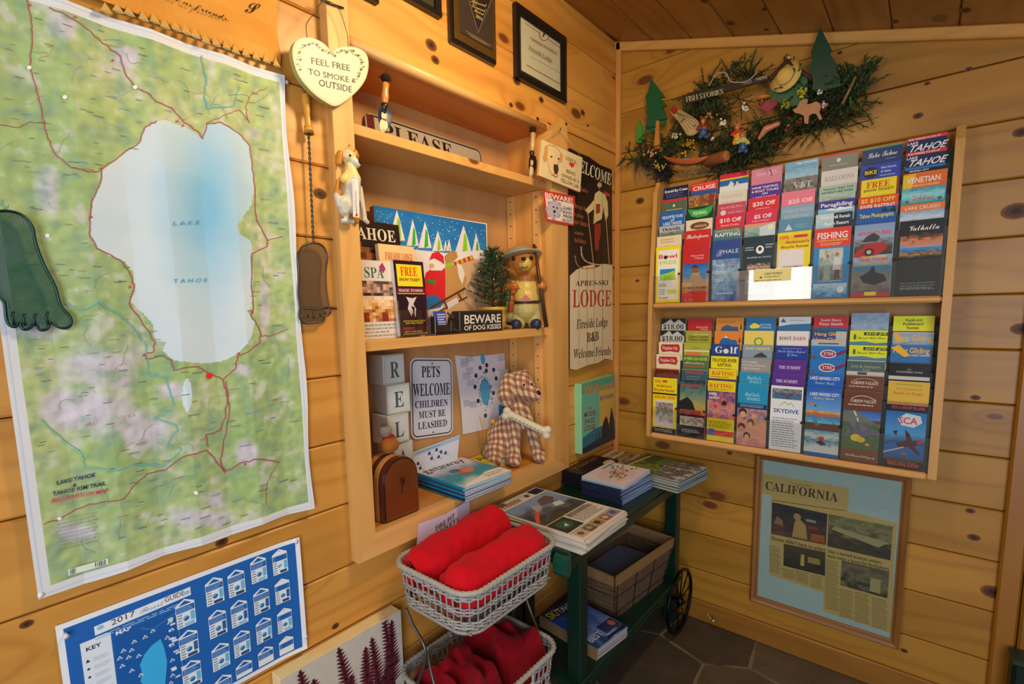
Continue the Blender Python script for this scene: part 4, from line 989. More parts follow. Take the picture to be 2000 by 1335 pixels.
 (0, 6, 2, 'orange river rafting coupon with yellow and white print', '#e2502c', [T('$5 $10 OFF', .06, .38, .86, .26, '#f4e430'), T('RIVER RAFTING', .05, .80, .88, .28, W_), Mo(0, .95, 1, 1.4, [(0, '#d8c8a0'), (1, '#4a5a50')], .4)], -.003),
 (0, 6, 3, 'yellow free show ticket leaflet with red letters in the rack', '#f0dc20', [Rr(0, 0, .05, 1.2, '#903030'), Rr(.94, 0, 1, 1.2, '#903030'), T('FREE', .18, .55, .6, .38, '#d83020', 'S'), T('SHOW TICKET!', .12, .78, .76, .16, '#3a3410')], .004),
 (0, 6, 4, 'royal blue bike rentals leaflet with round yellow logo', '#2848b0', [('c', .26, .5, .2, .36, '#181c30'), T('BIKE', .10, .60, .32, .24, '#f0d030'), T('Bike Rentals', .52, .34, .38, .13, '#c8d4f4'), T('& Sales', .52, .58, .25, .13, '#c8d4f4'), L_(.5, .7, .96, .85, 1, '#a8b8e8')], .004),
 (0, 6, 5, 'navy lake cruises brochure with a green top edge', '#203c70', [Rr(0, 0, 1, .07, '#34a878'), T('Lake Tahoe', .14, .62, .74, .34, W_, 'C'), L_(.6, .78, .92, .86, 1, '#9cb4d8')], .010, .1),
 (0, 7, 0, 'black festival brochure with white script and a sunset view', '#1c1c20', [T('Valhalla', .20, .135, .70, .075, W_, 'C'), Mo(.03, .17, .99, .33, [(0, '#201c1c'), (.35, '#70442c'), (.7, '#d8885c'), (1, '#c08878')], .4), Mo(.03, .33, .99, .42, [(0, '#d8946c'), (.4, '#3c98d8'), (.8, '#2868a0'), (1, '#b88850')], .25), Mo(.03, .42, .99, .49, [(0, '#40485c'), (.4, '#c88838'), (.7, '#4c5430'), (1, '#1c1c20')], .3), L_(.1, .82, .92, .84, 1, '#9a9aa0'), T('VALHALLATAHOE.COM', .1, .875, .78, .02, '#7cc0c8', 'P'), L_(.1, .885, .9, .92, 2, '#b8b8bc')], .002, .1),
 (0, 7, 1, 'orange topped lake cruises leaflet', '#8cb0cc', [Rr(0, 0, 1, .42, '#e87c2c'), T('LAKE CRUISES', .1, .32, .8, .20, W_, 'P'), Mo(0, .42, 1, 1.2, [(0, '#88b0d0'), (.6, '#c8d8e4'), (1, '#98b8cc')], .3)], .003, .1),
 (0, 7, 2, 'turquoise paddle wheeler leaflet with red script', '#38a8b8', [Mo(.02, .03, .98, 1.05, [(0, '#28a0b8'), (.4, '#98dce0'), (.8, '#38b0b8'), (1, '#1888a0')], .15), T('Zephyr', .25, .75, .5, .34, '#d84040', 'C'), ('p', [(.08, .8), (.16, .7), (.2, .9)], '#803040'), ('p', [(.82, .7), (.94, .66), (.88, .9)], '#803040')], .004, .1),
 (0, 7, 3, 'orange and gold gondola cruises leaflet', '#e07030', [('p', [(0, .1), (.3, .05), (.2, 1.0), (0, 1.1)], '#f0c020'), T('VENETIAN', .1, .62, .76, .34, '#f8ecd8'), T('GONDOLA CRUISES', .12, .86, .72, .14, '#f4d8a0')], .004, .1),
 (0, 7, 4, 'lower of two navy lake guide booklets at the top right', '#14285c', [Rr(0, 0, 1, .2, '#e03c34'), T('FUN THINGS TO DO AT', .05, .16, .8, .11, W_), T('LAKE', .02, .42, .28, .15, W_), T('TAHOE', .04, .86, .92, .40, W_, 'B', .25), Rr(0, .92, 1, 1.1, '#2478c0'), Rr(0, 1.08, 1, 1.3, '#101418'), T('VIRGINIA CITY', .1, 1.22, .5, .1, W_)], .020, .092, 0, 0, .0058),
 (0, 7, 5, 'upper of two navy lake guide booklets at the top right', '#14285c', [Rr(0, 0, 1, .2, '#e03c34'), T('FUN THINGS TO DO AT', .05, .16, .8, .11, W_), T('LAKE', .02, .42, .28, .15, W_), T('TAHOE', .04, .86, .92, .40, W_, 'B', .25)], .018, .092, 0, 0, .0058),
 # ---- lower section
 (1, 0, 0, 'yellow bicycle rental brochure with phone number and cyclists at lower left', '#f0dc14', [T('10%', .04, .09, .3, .045, '#e03020'), Rr(.4, .04, .6, .08, '#d05030'), T("Anderson's", .14, .165, .66, .045, '#c02818'), T('Bicycle Rental', .04, .24, .86, .045, '#c02818'), Rr(0, .27, 1, .30, '#3a3410'), T('530-541-0500', .06, .37, .88, .05, '#e05020'), Rr(.1, .40, .88, .88, '#e0d4dc'), Mo(.12, .44, .86, .80, [(0, '#b8a098'), (.4, '#5a6a58'), (.7, '#98a8a8'), (1, '#d0c8cc')], .6), Rr(0, .90, 1, 1, '#1c2028'), L_(.1, .92, .9, .98, 2, '#b8bcc0')], .002),
 (1, 0, 1, 'dark red framed leaflet behind the lower bicycle brochure', '#5a2020', [Rr(0, 0, 1, .1, '#b03028'), Mo(.05, .15, .95, .7, [(0, '#4a1c18'), (1, '#8a4428')], .5), Rr(0, .7, 1, 1.2, '#304880')], -.010),
 (1, 0, 2, 'lower cream leaflet with a red old west badge', '#e8dcb8', [('p', [(.12, .2), (.85, .16), (.9, .5), (.85, .86), (.5, .78), (.14, .86), (.08, .5)], '#b82c34'), T('Virginia City', .15, .62, .66, .26, '#f4e4d8', 'S')], .0),
 (1, 0, 3, 'upper cream leaflet with a red old west badge', '#e8dcb8', [('p', [(.12, .2), (.85, .16), (.9, .5), (.85, .86), (.5, .78), (.14, .86), (.08, .5)], '#b82c34'), T('Virginia City', .15, .62, .66, .26, '#f4e4d8', 'S')], .002),
 (1, 0, 4, 'lower mountain shaped eighteen dollar leaflet', '#1c2428', [('p', [(0, 1.1), (0, .5), (.12, .4), (.38, .02), (.52, .35), (.72, .06), (1, .5), (1, 1.1)], '#c0c4c0'), T('$18.00', .06, .90, .88, .40, '#101418', 'S')], .002),
 (1, 0, 5, 'upper mountain shaped eighteen dollar leaflet', '#1c2428', [('p', [(0, 1.1), (0, .5), (.12, .4), (.38, .02), (.52, .35), (.72, .06), (1, .5), (1, 1.1)], '#c0c4c0'), T('$18.00', .06, .90, .88, .40, '#101418', 'S')], .002),
 (1, 1, 0, 'museum brochure with a black locomotive at sunset', '#3a5064', [Mo(0, 0, 1, .60, [(0, '#243850'), (.4, '#5a8478'), (.7, '#b0a058'), (1, '#d08838')], .15), T('RAILROADS', .06, .115, .8, .045, '#d83840'), T('CARSON CITY', .2, .19, .6, .03, '#7a9888'), ('p', [(0, .56), (0, .38), (.3, .30), (.5, .38), (.66, .56)], '#202428'), Rr(0, .52, .85, .60, '#a04838'), Rr(0, .60, 1, 1, '#20242a'), Mo(.02, .64, .98, .80, [(0, '#c8c0b0'), (.5, '#8a6850'), (1, '#d0ccc0')], .7), L_(.1, .86, .9, .92, 2, '#c0c8cc')], .002),
 (1, 1, 1, 'teal museum leaflet above the locomotive brochure', '#3c5c6c', [T('RAILROADS', .14, .36, .72, .24, '#d83840'), L_(.2, .5, .8, .9, 2, '#6a8890'), Rr(0, 0, 1, .06, '#8898a0')], -.006),
 (1, 1, 2, 'green american river rafting leaflet', '#507848', [T('AMERICAN RIVER', .03, .38, .94, .26, '#c8e030'), T('Adventures', .06, .68, .8, .2, W_, 'C'), T('WHITEWATER', .06, .95, .8, .18, '#e04038')], .000),
 (1, 1, 3, 'olive and orange striped leaflet in the lower section', '#b0b83c', [L_(.3, .35, .7, .5, 1, '#7a8430'), Rr(0, .62, 1, .72, '#e8e8e0'), ('c', .4, .92, .34, .18, '#e08048')], .002),
 (1, 1, 4, 'olive green country visitor leaflet', '#a8a83c', [L_(.3, .25, .9, .38, 1, '#e8e8b0'), T('Carson Country', .1, .60, .8, .2, '#2c3410'), T('Visitors Center', .1, .82, .8, .18, '#2c3410')], .002),
 (1, 1, 5, 'plain red village leaflet at the top of the lower section', '#bc2830', [T('Heavenly', .34, .78, .46, .14, '#f0b8b0', 'S'), T('Village', .48, .95, .32, .13, '#f0b8b0', 'S'), Rr(.95, 0, 1, 1.2, '#5a3038')], .002),
 (1, 2, 0, 'yellow rafting brochure with a crew of paddlers', '#f0d81c', [T('RAFTING', .05, .115, .88, .065, '#d83028', 'S'), L_(.06, .13, .92, .15, 1, '#5a5010'), Mo(0, .17, 1, .62, [(0, '#5a4890'), (.4, '#c07060'), (.7, '#d8907c'), (1, '#8a6890')], .65), T('RAPID', .05, .24, .3, .045, W_), T('DISCOUNT', .05, .30, .4, .035, W_), ('c', .62, .36, .1, .04, '#3a2028'), ('c', .30, .42, .08, .035, '#d04848'), L_(.05, .66, .95, .78, 5, '#5a8030'), Rr(0, .82, 1, .91, '#d83830'), Rr(.08, .80, .3, .91, '#2870b8')], .006),
 (1, 2, 1, 'yellow rafting leaflet with purple band above the paddlers', '#f0d81c', [T('RAFTING', .10, .50, .82, .30, '#d83028', 'S'), L_(.06, .58, .92, .7, 1, '#5a5010'), Rr(0, .78, 1, 1.2, '#4a3880')], .002),
 (1, 2, 2, 'yellow river rafting leaflet with black lettering', '#f4e418', [T('TRUCKEE RIVER', .04, .46, .90, .28, '#28240c'), T('RAFTING', .25, .82, .5, .26, '#28240c'), L_(0, .92, 1, 1.1, 1, '#6a7830')], .002),
 (1, 2, 3, 'blue golf leaflet with a white ball for its letter o', '#1c4898', [T('G', .10, .72, .3, .52, W_, 'S'), T('lf', .66, .72, .26, .52, W_, 'S'), ('c', .52, .56, .10, .20, '#e4e8ec'), Rr(0, .84, 1, 1.3, '#24406c')], .000),
 (1, 2, 4, 'lower orange leaflet with blue lake and fir trees', '#e8882c', [Rr(0, 0, 1, .12, '#c89858'), ('p', [(.18, 1.1), (.22, .75), (.42, .4), (.6, .7), (.8, .7), (.85, 1.1)], '#2868b0'), ('p', [(.34, .55), (.42, .38), (.52, .56)], '#e8edf0'), ('p', [(.88, .9), (.92, .4), (.96, .9)], '#285030')], .002),
 (1, 2, 5, 'upper orange leaflet with blue lake and fir trees', '#dc9038', [('p', [(.18, 1.1), (.22, .75), (.42, .55), (.6, .7), (.8, .7), (.85, 1.1)], '#3a5c94'), L_(.1, .25, .9, .4, 1, '#b07028'), ('p', [(.88, .9), (.92, .4), (.96, .9)], '#285030')], .004),
 (1, 3, 0, 'blue outlets brochure with a smiling family', '#2098c8', [T('Outlets', .24, .20, .5, .07, '#b8e4f4', 'C'), T('SPARKS', .3, .265, .46, .045, '#b8e4f4', 'P'), Rr(0, .32, 1, .40, '#1c3c70'), L_(.1, .33, .9, .38, 2, '#a8c0e0'), Mo(0, .40, 1, 1, [(0, '#7a70a0'), (.3, '#d8a070'), (.6, '#e8a888'), (1, '#c88080')], .5), ('c', .2, .46, .14, .06, '#4a2c20'), ('c', .2, .50, .10, .05, '#e0a080'), ('c', .16, .70, .13, .06, '#3c2418'), ('c', .16, .74, .10, .05, '#d89878'), ('c', .48, .62, .12, .06, '#6a4028'), ('c', .46, .65, .08, .045, '#e8b090'), ('c', .36, .84, .12, .06, '#30201c'), ('c', .36, .86, .085, .045, '#e0a888'), T('GUESS', .42, .47, .5, .025, '#d84858')], .004),
 (1, 3, 1, 'blue outlets leaflet just above the family brochure', '#2098c8', [T('Outlets', .26, .55, .5, .32, '#b8e4f4', 'C'), T('SPARKS', .34, .84, .42, .2, '#b8e4f4', 'P')], -.004),
 (1, 3, 2, 'plain grey city leaflet with white capitals', '#9a9a98', [T('CITY OF RENO:', .04, .35, .55, .15, '#d8d8d8'), T('THE EVOLUTION OF', .04, .60, .8, .15, '#d8d8d8'), T('MIDTOWN', .04, .85, .6, .15, '#d8d8d8')], -.002),
 (1, 3, 3, 'grey blue beach leaflet with boulders and yellow title', '#88a0b8', [T('SAND HARBOR', .08, .38, .84, .22, '#e8e048'), ('p', [(.35, .95), (.5, .7), (.65, .55), (.8, .8), (.85, .95)], '#4a3c34')], .000),
 (1, 3, 4, 'pale yellow leaflet with a green leaf ring', '#ecd868', [('c', .5, .85, .16, .34, '#5a9838'), ('c', .5, .85, .11, .24, '#ecd868')], .004),
 (1, 3, 5, 'cyan blue leaflet with a yellow cloud shape', '#1878b8', [('p', [(.12, .7), (.2, .5), (.3, .4), (.42, .52), (.5, .62), (.45, .8), (.2, .85)], '#f0e030'), T('KAYAK', .5, .62, .36, .16, '#a8d0e8'), T('TAHOE', .5, .84, .36, .16, '#a8d0e8')], .004),
 (1, 4, 0, 'white skydiving brochure with blue title', '#e8ecee', [Mo(.04, .04, .96, .20, [(0, '#8898a8'), (.5, '#604848'), (1, '#3c78a8')], .6), ('w', [(.3, .30), (.45, .24), (.55, .28), (.65, .25), (.75, .31)], .012, '#b0a060'), T('SKYDIVE', .1, .41, .8, .06, '#1c5ca8'), L_(.08, .48, .92, .95, 13, '#8c98a8')], .004, ),
 (1, 4, 1, 'lower purple mall leaflet with white lettering', '#5c2c98', [T('THE SUMMIT', .12, .66, .68, .22, '#e8dcf0', 'S')], -.002),
 (1, 4, 2, 'upper purple mall leaflet with white lettering', '#5c2c98', [T('THE SUMMIT', .16, .66, .68, .22, '#e8dcf0', 'S')], -.002),
 (1, 4, 3, 'royal blue leaflet with wavy light blue title', '#2038a0', [L_(.2, .15, .9, .25, 1, '#98a8e0'), T('South Tahoe Airport', .06, .50, .88, .22, '#98c8e8', 'C'), T('@ Tahoe', .36, .75, .34, .2, '#98c8e8', 'C')], .000),
 (1, 4, 4, 'white western boot shop leaflet', '#e8e4e4', [T('BOOT', .08, .68, .4, .26, '#403028', 'S'), T('BARN', .52, .68, .4, .26, '#b82838', 'S')], .004),
 (1, 4, 5, 'white and blue wave leaflet in the fifth column', '#d8e4ec', [('p', [(0, .7), (.4, .55), (1, .5), (1, 1.1), (0, 1.1)], '#2870a8'), ('p', [(.06, .4), (.14, .1), (.24, .4)], '#2860a0'), L_(.35, .2, .95, .32, 1, '#98a8b8')], .006),
 (1, 5, 0, 'blue desert city guide with balloons and a jet ski', '#1c6cc8', [Mo(0, 0, 1, .34, [(0, '#1858c0'), (1, '#68a8dc')], .1), T('LAKE HAVASU CITY', .10, .11, .84, .045, W_), T("Visitors' Guide", .2, .16, .6, .035, '#e8d8a0', 'C'), ('c', .16, .24, .05, .025, '#e87038'), ('c', .28, .26, .03, .016, '#504040'), Mo(0, .33, 1, .44, [(0, '#e0a868'), (.5, '#b06c38'), (1, '#2c78b0')], .3), Mo(0, .44, 1, .62, [(0, '#2890c0'), (.3, '#58b8cc'), (.5, '#6a3c30'), (1, '#4a3028')], .25), Mo(0, .62, 1, .95, [(0, '#60a8b8'), (.3, '#d8e0dc'), (.45, '#2c88a0'), (.7, '#d0d8d4'), (1, '#d8d8d0')], .15), ('c', .5, .74, .09, .035, '#c03040'), ('p', [(.34, .80), (.5, .76), (.66, .82), (.5, .84)], '#282430')], .006),
 (1, 5, 1, 'deep blue desert city guide just above its twin', '#1860c4', [T('LAKE HAVASU CITY', .06, .36, .86, .24, W_), T("Visitors' Guide", .2, .66, .58, .2, '#c8d8a8', 'C')], .002),
 (1, 5, 2, 'lower bright blue leaflet with a red oval emblem', '#1c78cc', [('c', .50, .55, .24, .30, '#e8e0e4'), ('c', .50, .55, .20, .24, '#a03058'), T('1734', .36, .64, .28, .2, W_, 'S'), ('p', [(.7, .5), (1, .2), (1, .4), (.75, .7)], '#802050'), ('c', .1, .8, .04, .12, '#a02838')], .004),
 (1, 5, 3, 'upper bright blue leaflet with a red oval emblem', '#1c78cc', [('c', .50, .55, .24, .30, '#e8e0e4'), ('c', .50, .55, .20, .24, '#a03058'), T('1734', .36, .64, .28, .2, W_, 'S'), ('p', [(.7, .5), (1, .2), (1, .4), (.75, .7)], '#802050'), ('c', .1, .8, .04, .12, '#a02838')], .002),
 (1, 5, 4, 'white and blue hang gliding leaflet with doubled yellow title', '#a8c4dc', [Rr(0, .0, .7, .6, '#284890'), T('Hang Gliding', .08, .30, .88, .24, '#f4c020'), T('Hang Gliding', .04, .76, .88, .32, '#f0a820'), Rr(.2, .84, .8, .92, '#304878')], .004),
 (1, 5, 5, 'crimson water shuttle leaflet with white serif title', '#c42838', [T('South Shore', .2, .34, .6, .18, '#f0dcdc', 'S'), T('Water Shuttle', .16, .62, .7, .2, '#f0dcdc', 'S'), ('p', [(0, .85), (.4, .72), (1, .85), (1, 1.2), (0, 1.2)], '#2c6090')], .006),
 (1, 6, 0, 'brown valley brochure with a mountain and yellow wildflowers', '#6a3c24', [T('CARSON VALLEY', .18, .16, .68, .04, '#e8e0d8', 'S'), ('w', [(.2, .11), (.35, .075), (.5, .065), (.65, .075), (.85, .115)], .008, '#e0d8d0'), L_(.12, .18, .9, .21, 1, '#e0d0c0'), Mo(0, .28, 1, .40, [(0, '#3060b8'), (1, '#5888d0')], .1), ('p', [(0, .48), (0, .31), (.3, .28), (.5, .32), (.75, .40), (1, .46), (1, .5)], '#6a7468'), ('w', [(.3, .29), (.38, .36), (.42, .42)], .03, '#d0d4d0'), Mo(0, .44, 1, .82, [(0, '#4a6440'), (.4, '#7a6890'), (.6, '#4a7040'), (1, '#5a6a30')], .5), ('c', .38, .66, .14, .05, '#f0d818'), ('c', .52, .68, .12, .04, '#e8c418'), ('c', .7, .74, .06, .02, '#e0a020'), Rr(0, .82, 1, 1, '#7a4a28'), T('VisitCarsonValley.org', .12, .93, .8, .035, '#f0e8e0', 'C')], .006),
 (1, 6, 1, 'brown valley leaflet just above the wildflower brochure', '#6e4028', [T('CARSON VALLEY', .14, .58, .72, .2, '#e8e0d8', 'S'), ('w', [(.2, .32), (.35, .2), (.5, .16), (.65, .2), (.82, .32)], .02, '#e0d8d0'), L_(.08, .68, .92, .8, 1, '#e0d0c0')], .006),
 (1, 6, 2, 'grey teal arts and antiques leaflet', '#4a6468', [Rr(0, 0, 1, .08, '#a8b4b8'), T('Arts & Antiques', .1, .52, .8, .2, '#b0a868', 'S'), T('Trail', .42, .72, .2, .14, '#b0a868', 'S'), Rr(0, .78, 1, 1.3, '#c8c4bc'), Rr(.3, .82, .55, 1.0, '#384858')], .008),
 (1, 6, 3, 'lower neon yellow save seventy dollars leaflet', '#dce428', [Rr(.38, .12, 1, .34, '#182c28'), T('SAVE $70', .42, .30, .54, .16, '#dce428', 'B', .2), T('Round Hill Pines', .2, .58, .76, .16, '#284820', 'C'), ('c', .14, .45, .04, .2, '#4a7030'), ('p', [(0, .8), (.4, .74), (.7, .86), (1, .80), (1, 1.2), (0, 1.2)], '#5088a8')], .008),
 (1, 6, 4, 'upper neon yellow save seventy dollars leaflet', '#dce428', [Rr(.38, .12, 1, .34, '#182c28'), T('SAVE $70', .42, .30, .54, .16, '#dce428', 'B', .2), T('Round Hill Pines', .2, .58, .76, .16, '#284820', 'C'), ('c', .14, .45, .04, .2, '#4a7030'), ('p', [(0, .8), (.4, .74), (.7, .86), (1, .80), (1, 1.2), (0, 1.2)], '#5088a8')], .008),
 (1, 6, 5, 'tall pale blue leaflet standing above the yellow coupons', '#88a8c8', [Mo(0, 0, 1, 1.6, [(0, '#7c9cc0'), (.5, '#98b4cc'), (1, '#8098b8')], .6), L_(.1, 1.1, .8, 1.3, 2, '#d0dce8')], .017),
 (1, 7, 0, 'stunt plane brochure with red plane over blue lake', '#101820', [Rr(0, 0, 1, .03, '#b87068'), T('FLY A STUNT PLANE!', .14, .09, .8, .04, '#e05838', 'S'), Mo(0, .13, 1, .86, [(0, '#1c68b0'), (.5, '#4c98d0'), (.65, '#1c5090'), (.7, '#2870b8'), (1, '#2060a8')], .06), ('p', [(.3, .24), (.5, .15), (.85, .18), (.9, .28), (.7, .36), (.4, .34)], '#c8d4d8'), T('SCA', .32, .31, .46, .10, '#c83c58'), ('p', [(.2, .44), (.32, .42), (.3, .50), (.24, .48)], '#283848'), ('p', [(.3, .63), (.55, .56), (.5, .40), (.62, .46), (.7, .56), (.92, .53), (.9, .60), (.75, .64), (.92, .76), (.86, .76), (.6, .66), (.35, .68)], '#501c28'), ('p', [(.8, .55), (.95, .53), (.93, .59), (.82, .61)], '#c82c3c'), ('p', [(0, .77), (.5, .66), (.5, .68), (0, .79)], '#d8c8c0'), ('c', .52, .77, .08, .02, '#b06848'), Rr(0, .84, 1, .88, '#5a4c3c'), T('888-494-5850', .12, .965, .78, .05, '#e05838', 'S'), L_(.1, .89, .9, .91, 1, '#c87858')], -.022, .0975),
 (1, 7, 1, 'golden yellow leaflet with orange ready to cook title', '#d8b43c', [L_(.2, .15, .9, .25, 1, '#8a7828'), L_(.2, .45, .9, .55, 1, '#8a7828'), T('Ready to Roam', .14, .86, .72, .18, '#e06020')], -.004),
 (1, 7, 2, 'black leaflet with small white print', '#141418', [T('THE', .44, .45, .1, .08, '#c0c0c4', 'P'), T('THUNDERBIRD TAHOE', .18, .64, .64, .12, '#c0c0c4', 'P'), Rr(0, .86, 1, 1.1, '#c8c8c4')], .004),
 (1, 7, 3, 'lower hang gliding leaflet with deep blue sky', '#2c70b4', [('p', [(0, .2), (.2, .0), (.5, .7), (.35, .8)], '#f0b818'), T('Hang Gliding', .06, .52, .88, .36, '#f4b820'), T('LAKE TAHOE', .5, .72, .46, .12, '#e8e4c8'), ('w', [(.2, .95), (.5, .72)], .02, '#302c30')], .012),
 (1, 7, 4, 'upper hang gliding leaflet with hazy pale sky', '#88aecc', [Rr(0, 0, 1, .1, '#c8a8b8'), ('p', [(0, .1), (.12, .05), (.28, .6), (.12, .7)], '#e8b040'), T('Hang Gliding', .06, .55, .88, .36, '#ecb840'), ('w', [(.1, .9), (.5, .6)], .02, '#6a7088')], .004),
 (1, 7, 5, 'neon yellow kayak and paddleboard rentals leaflet', '#dce41c', [T('Kayak and', .3, .34, .40, .18, '#14180c'), T('Paddleboard', .24, .60, .5, .18, '#14180c'), T('Rentals', .34, .85, .3, .17, '#14180c'), Rr(0, 1.0, 1, 1.2, '#202428')], .006),
]
for b in BR: brochure(*b)
# ---- framed newspaper page
nf = empty('framed_newspaper', (.837, 0, .17), 'oak framed newspaper clippings on a pale mat low on the right wall', 'picture')
X0, X1, ZZ0, ZZ1 = .604, 1.069, .168, .776
def mold(name, a, b, inn0, inn1, mat):
    mb = MB(); y0, y1, ym = -.001, -.026, -.018
    vs = []
    for (p, q) in ((a, inn0), (b, inn1)):
        o_, i_ = V((p[0], 0, p[1])), V((q[0], 0, q[1])); d = i_ - o_
        for t, y in ((0, y0), (0, -.020), (.25, y1), (.6, -.022), (.85, -.012), (1, -.011), (1, y0)): vs.append(o_ + d * t + V((0, y, 0)))
    n = 7; fs = [(i, (i + 1) % n, n + (i + 1) % n, n + i) for i in range(n)]; mb.add(vs, fs + [tuple(range(n)), tuple(range(2 * n - 1, n - 1, -1))], '#ffffff', 0, False)
    mb.build(name, mat, nf)
w = .024; o4 = [(X0, ZZ0), (X1, ZZ0), (X1, ZZ1), (X0, ZZ1)]; i4 = [(X0 + w, ZZ0 + w), (X1 - w, ZZ0 + w), (X1 - w, ZZ1 - w), (X0 + w, ZZ1 - w)]
for k in range(4): mold('frame_rail', o4[k], o4[(k + 1) % 4], i4[k], i4[(k + 1) % 4], M['frame_oak_x'] if k % 2 == 0 else M['frame_oak_z'])
mb = MB(); mb.box((X0 + .01, -.006, ZZ0 + .01), (X1 - .01, -.003, ZZ1 - .01), '#a8c0c0'); mb.build('mat_board', M['matte'], nf)
mb = MB(); A = PArt(mb, -.0062, .0003, .00025, 'R')
NP = '#c0a868'
def q4(a, c, pts=None): A.poly(a, c)
q4([(1486, 923), (1658, 953), (1656, 1002), (1484, 962)], NP)
q4([(1507, 960), (1752, 1022), (1746, 1090), (1740, 1236), (1608, 1193), (1608, 1156), (1502, 1122)], NP)
A.up()
A.ptext('CALIFORNIA', (1494, 955), (1636, 980), (1495, 939), '#3a3018', 'S'); A.ptext('Los Angeles Times', (1545, 944), (1585, 951), (1545, 941), '#5a4c28', 'S')
A.line([(1508, 976), (1650, 997)], 1.2, '#5a4c28')
def quadmos(a, b, c, d, nx, ny, st, s, seed=0):
    mapping = lambda u, v, n: PR((a[0] * (1 - u) + b[0] * u) * (1 - v) + (d[0] * (1 - u) + c[0] * u) * v, (a[1] * (1 - u) + b[1] * u) * (1 - v) + (d[1] * (1 - u) + c[1] * u) * v, -.0062 - n)
    B = Art(mb, mapping, A.n, .0002); B.mosaic(0, 0, 1, 1, nx, ny, lambda x, y: ramp(y + s * fbm(x * 5 + seed, y * 5), st)); return B.up()
B = quadmos((1508, 980), (1616, 1003), (1613, 1064), (1506, 1042), 26, 16, [(0, '#1c2438'), (.6, '#38302c'), (1, '#6a4030')], .4)
B.poly([(.38, .95), (.42, .45), (.5, .35), (.62, .5), (.66, .95)], '#b09458'); B.circ(.46, .3, .07, .11, '#a88858'); B.poly([(.04, .65), (.1, .4), (.2, .5), (.22, .68)], '#986850'); B.rect(.72, .72, .97, .95, '#a05828'); B.rect(.62, .3, .8, .38, '#8a9a88'); B.rect(.66, .5, .84, .6, '#8a3a30')
B = quadmos((1618, 1003), (1744, 1028), (1739, 1094), (1616, 1066), 28, 16, [(0, '#6a6a4c'), (.3, '#8a8660'), (.6, '#4a4838'), (1, '#38362c')], .5, 4)
B.poly([(.1, .35), (.95, .5), (.8, .7), (.05, .45)], '#a49c74')
B = quadmos((1531, 1061), (1612, 1078), (1611, 1124), (1530, 1104), 22, 14, [(0, '#4a3a28'), (.5, '#3a3428'), (1, '#20201c')], .4, 8); B.rect(.58, .35, .88, .6, '#a08850'); B.poly([(.4, .8), (.42, .3), (.5, .3), (.5, .8)], '#c0a868')
B = quadmos((1644, 1094), (1737, 1115), (1733, 1168), (1641, 1142), 24, 14, [(0, '#5a5640'), (.5, '#7a745c'), (1, '#38362c')], .7, 12); B.poly([(.62, .9), (.62, .4), (.84, .4), (.84, .9)], '#a89c70')
A.up()
A.ptext("Dream didn't turn to ashes", (1506, 1053), (1612, 1077), (1506.5, 1046), '#2c2410', 'S')
A.ptext('After a harried moment, owners', (1616, 1078), (1722, 1101), (1616, 1072), '#2c2410', 'S'); A.ptext('make lodge a haven for firefighters.', (1616, 1087), (1738, 1114), (1616, 1081), '#2c2410', 'S')
r = random.Random(9)
for (xa, ya, xb, yb, n) in ((1503, 1065, 1525, 1118, 13), (1528, 1110, 1553, 1128, 5), (1555, 1114, 1581, 1137, 6), (1584, 1122, 1607, 1148, 6), (1612, 1092, 1638, 1190, 24), (1640, 1150, 1667, 1205, 14), (1670, 1156, 1699, 1215, 15), (1703, 1166, 1734, 1226, 15)):
    for k in range(n):
        y = ya + (yb - ya) * k / n; A.line([(xa, y), (xb - r.random() * 5, y + (xb - xa) * .22)], 1.5, '#8c7a48')
mb.build('newspaper_clippings', M['paper'], nf)
mb = MB(); mb.box((X0 + .02, -.0105, ZZ0 + .02), (X1 - .02, -.0095, ZZ1 - .02), '#fff'); mb.build('glass_pane', M['glass'], nf)
# spring door stop low on the right wall
mb = MB(); p = PR(1381, 1195, 0)
pts = [p + V((.0, 0, 0)) + V((.035 * t + .004 * math.cos(t * 50), -.045 * t, .004 * math.sin(t * 50) + .006 * t)) for t in [i / 60 for i in range(61)]]
mb.tube([q + V((0, -.006, 0)) for q in pts], .0012, 5, '#c8b890'); mb.ell(pts[-1] + V((.003, -.008, 0)), .008, .008, .008, '#c8b48c')
tag(mb.build('door_stop', M['metal'], origin=p), 'small spring door stop low on the right wall near the cart wheel', 'door stop')
# ---------------------------------------------------------------- frames and signs on the left wall
def frame_thing(name, cat, label, y0, y1, z0, z1, w, t, fcol, x=0.0, fmat='plastic'):
    e = empty(name, (0, (y0 + y1) / 2, z0), label, cat)
    mb = MB(); f = Frame((x, 0, 0), (0, 1, 0), (0, 0, 1), (1, 0, 0))
    o = [(y0, z0), (y1, z0), (y1, z1), (y0, z1)]; i = [(y0 + w, z0 + w), (y1 - w, z0 + w), (y1 - w, z1 - w), (y0 + w, z1 - w)]
    for k in range(4):
        l = (k + 1) % 4; m = [((o[q][0] * .55 + i[q][0] * .45), (o[q][1] * .55 + i[q][1] * .45)) for q in (k, l)]
        vs = [f(*o[k], 0), f(*o[l], 0), f(*o[l], t * .8), f(*o[k], t * .8), f(*m[0], t), f(*m[1], t), f(*i[k], t * .55), f(*i[l], t * .55), f(*i[k], 0), f(*i[l], 0)]
        mb.add(vs, [(0, 1, 2, 3), (3, 2, 5, 4), (4, 5, 7, 6), (6, 7, 9, 8)], fcol)
    mb.build('frame', M[fmat], e); return e
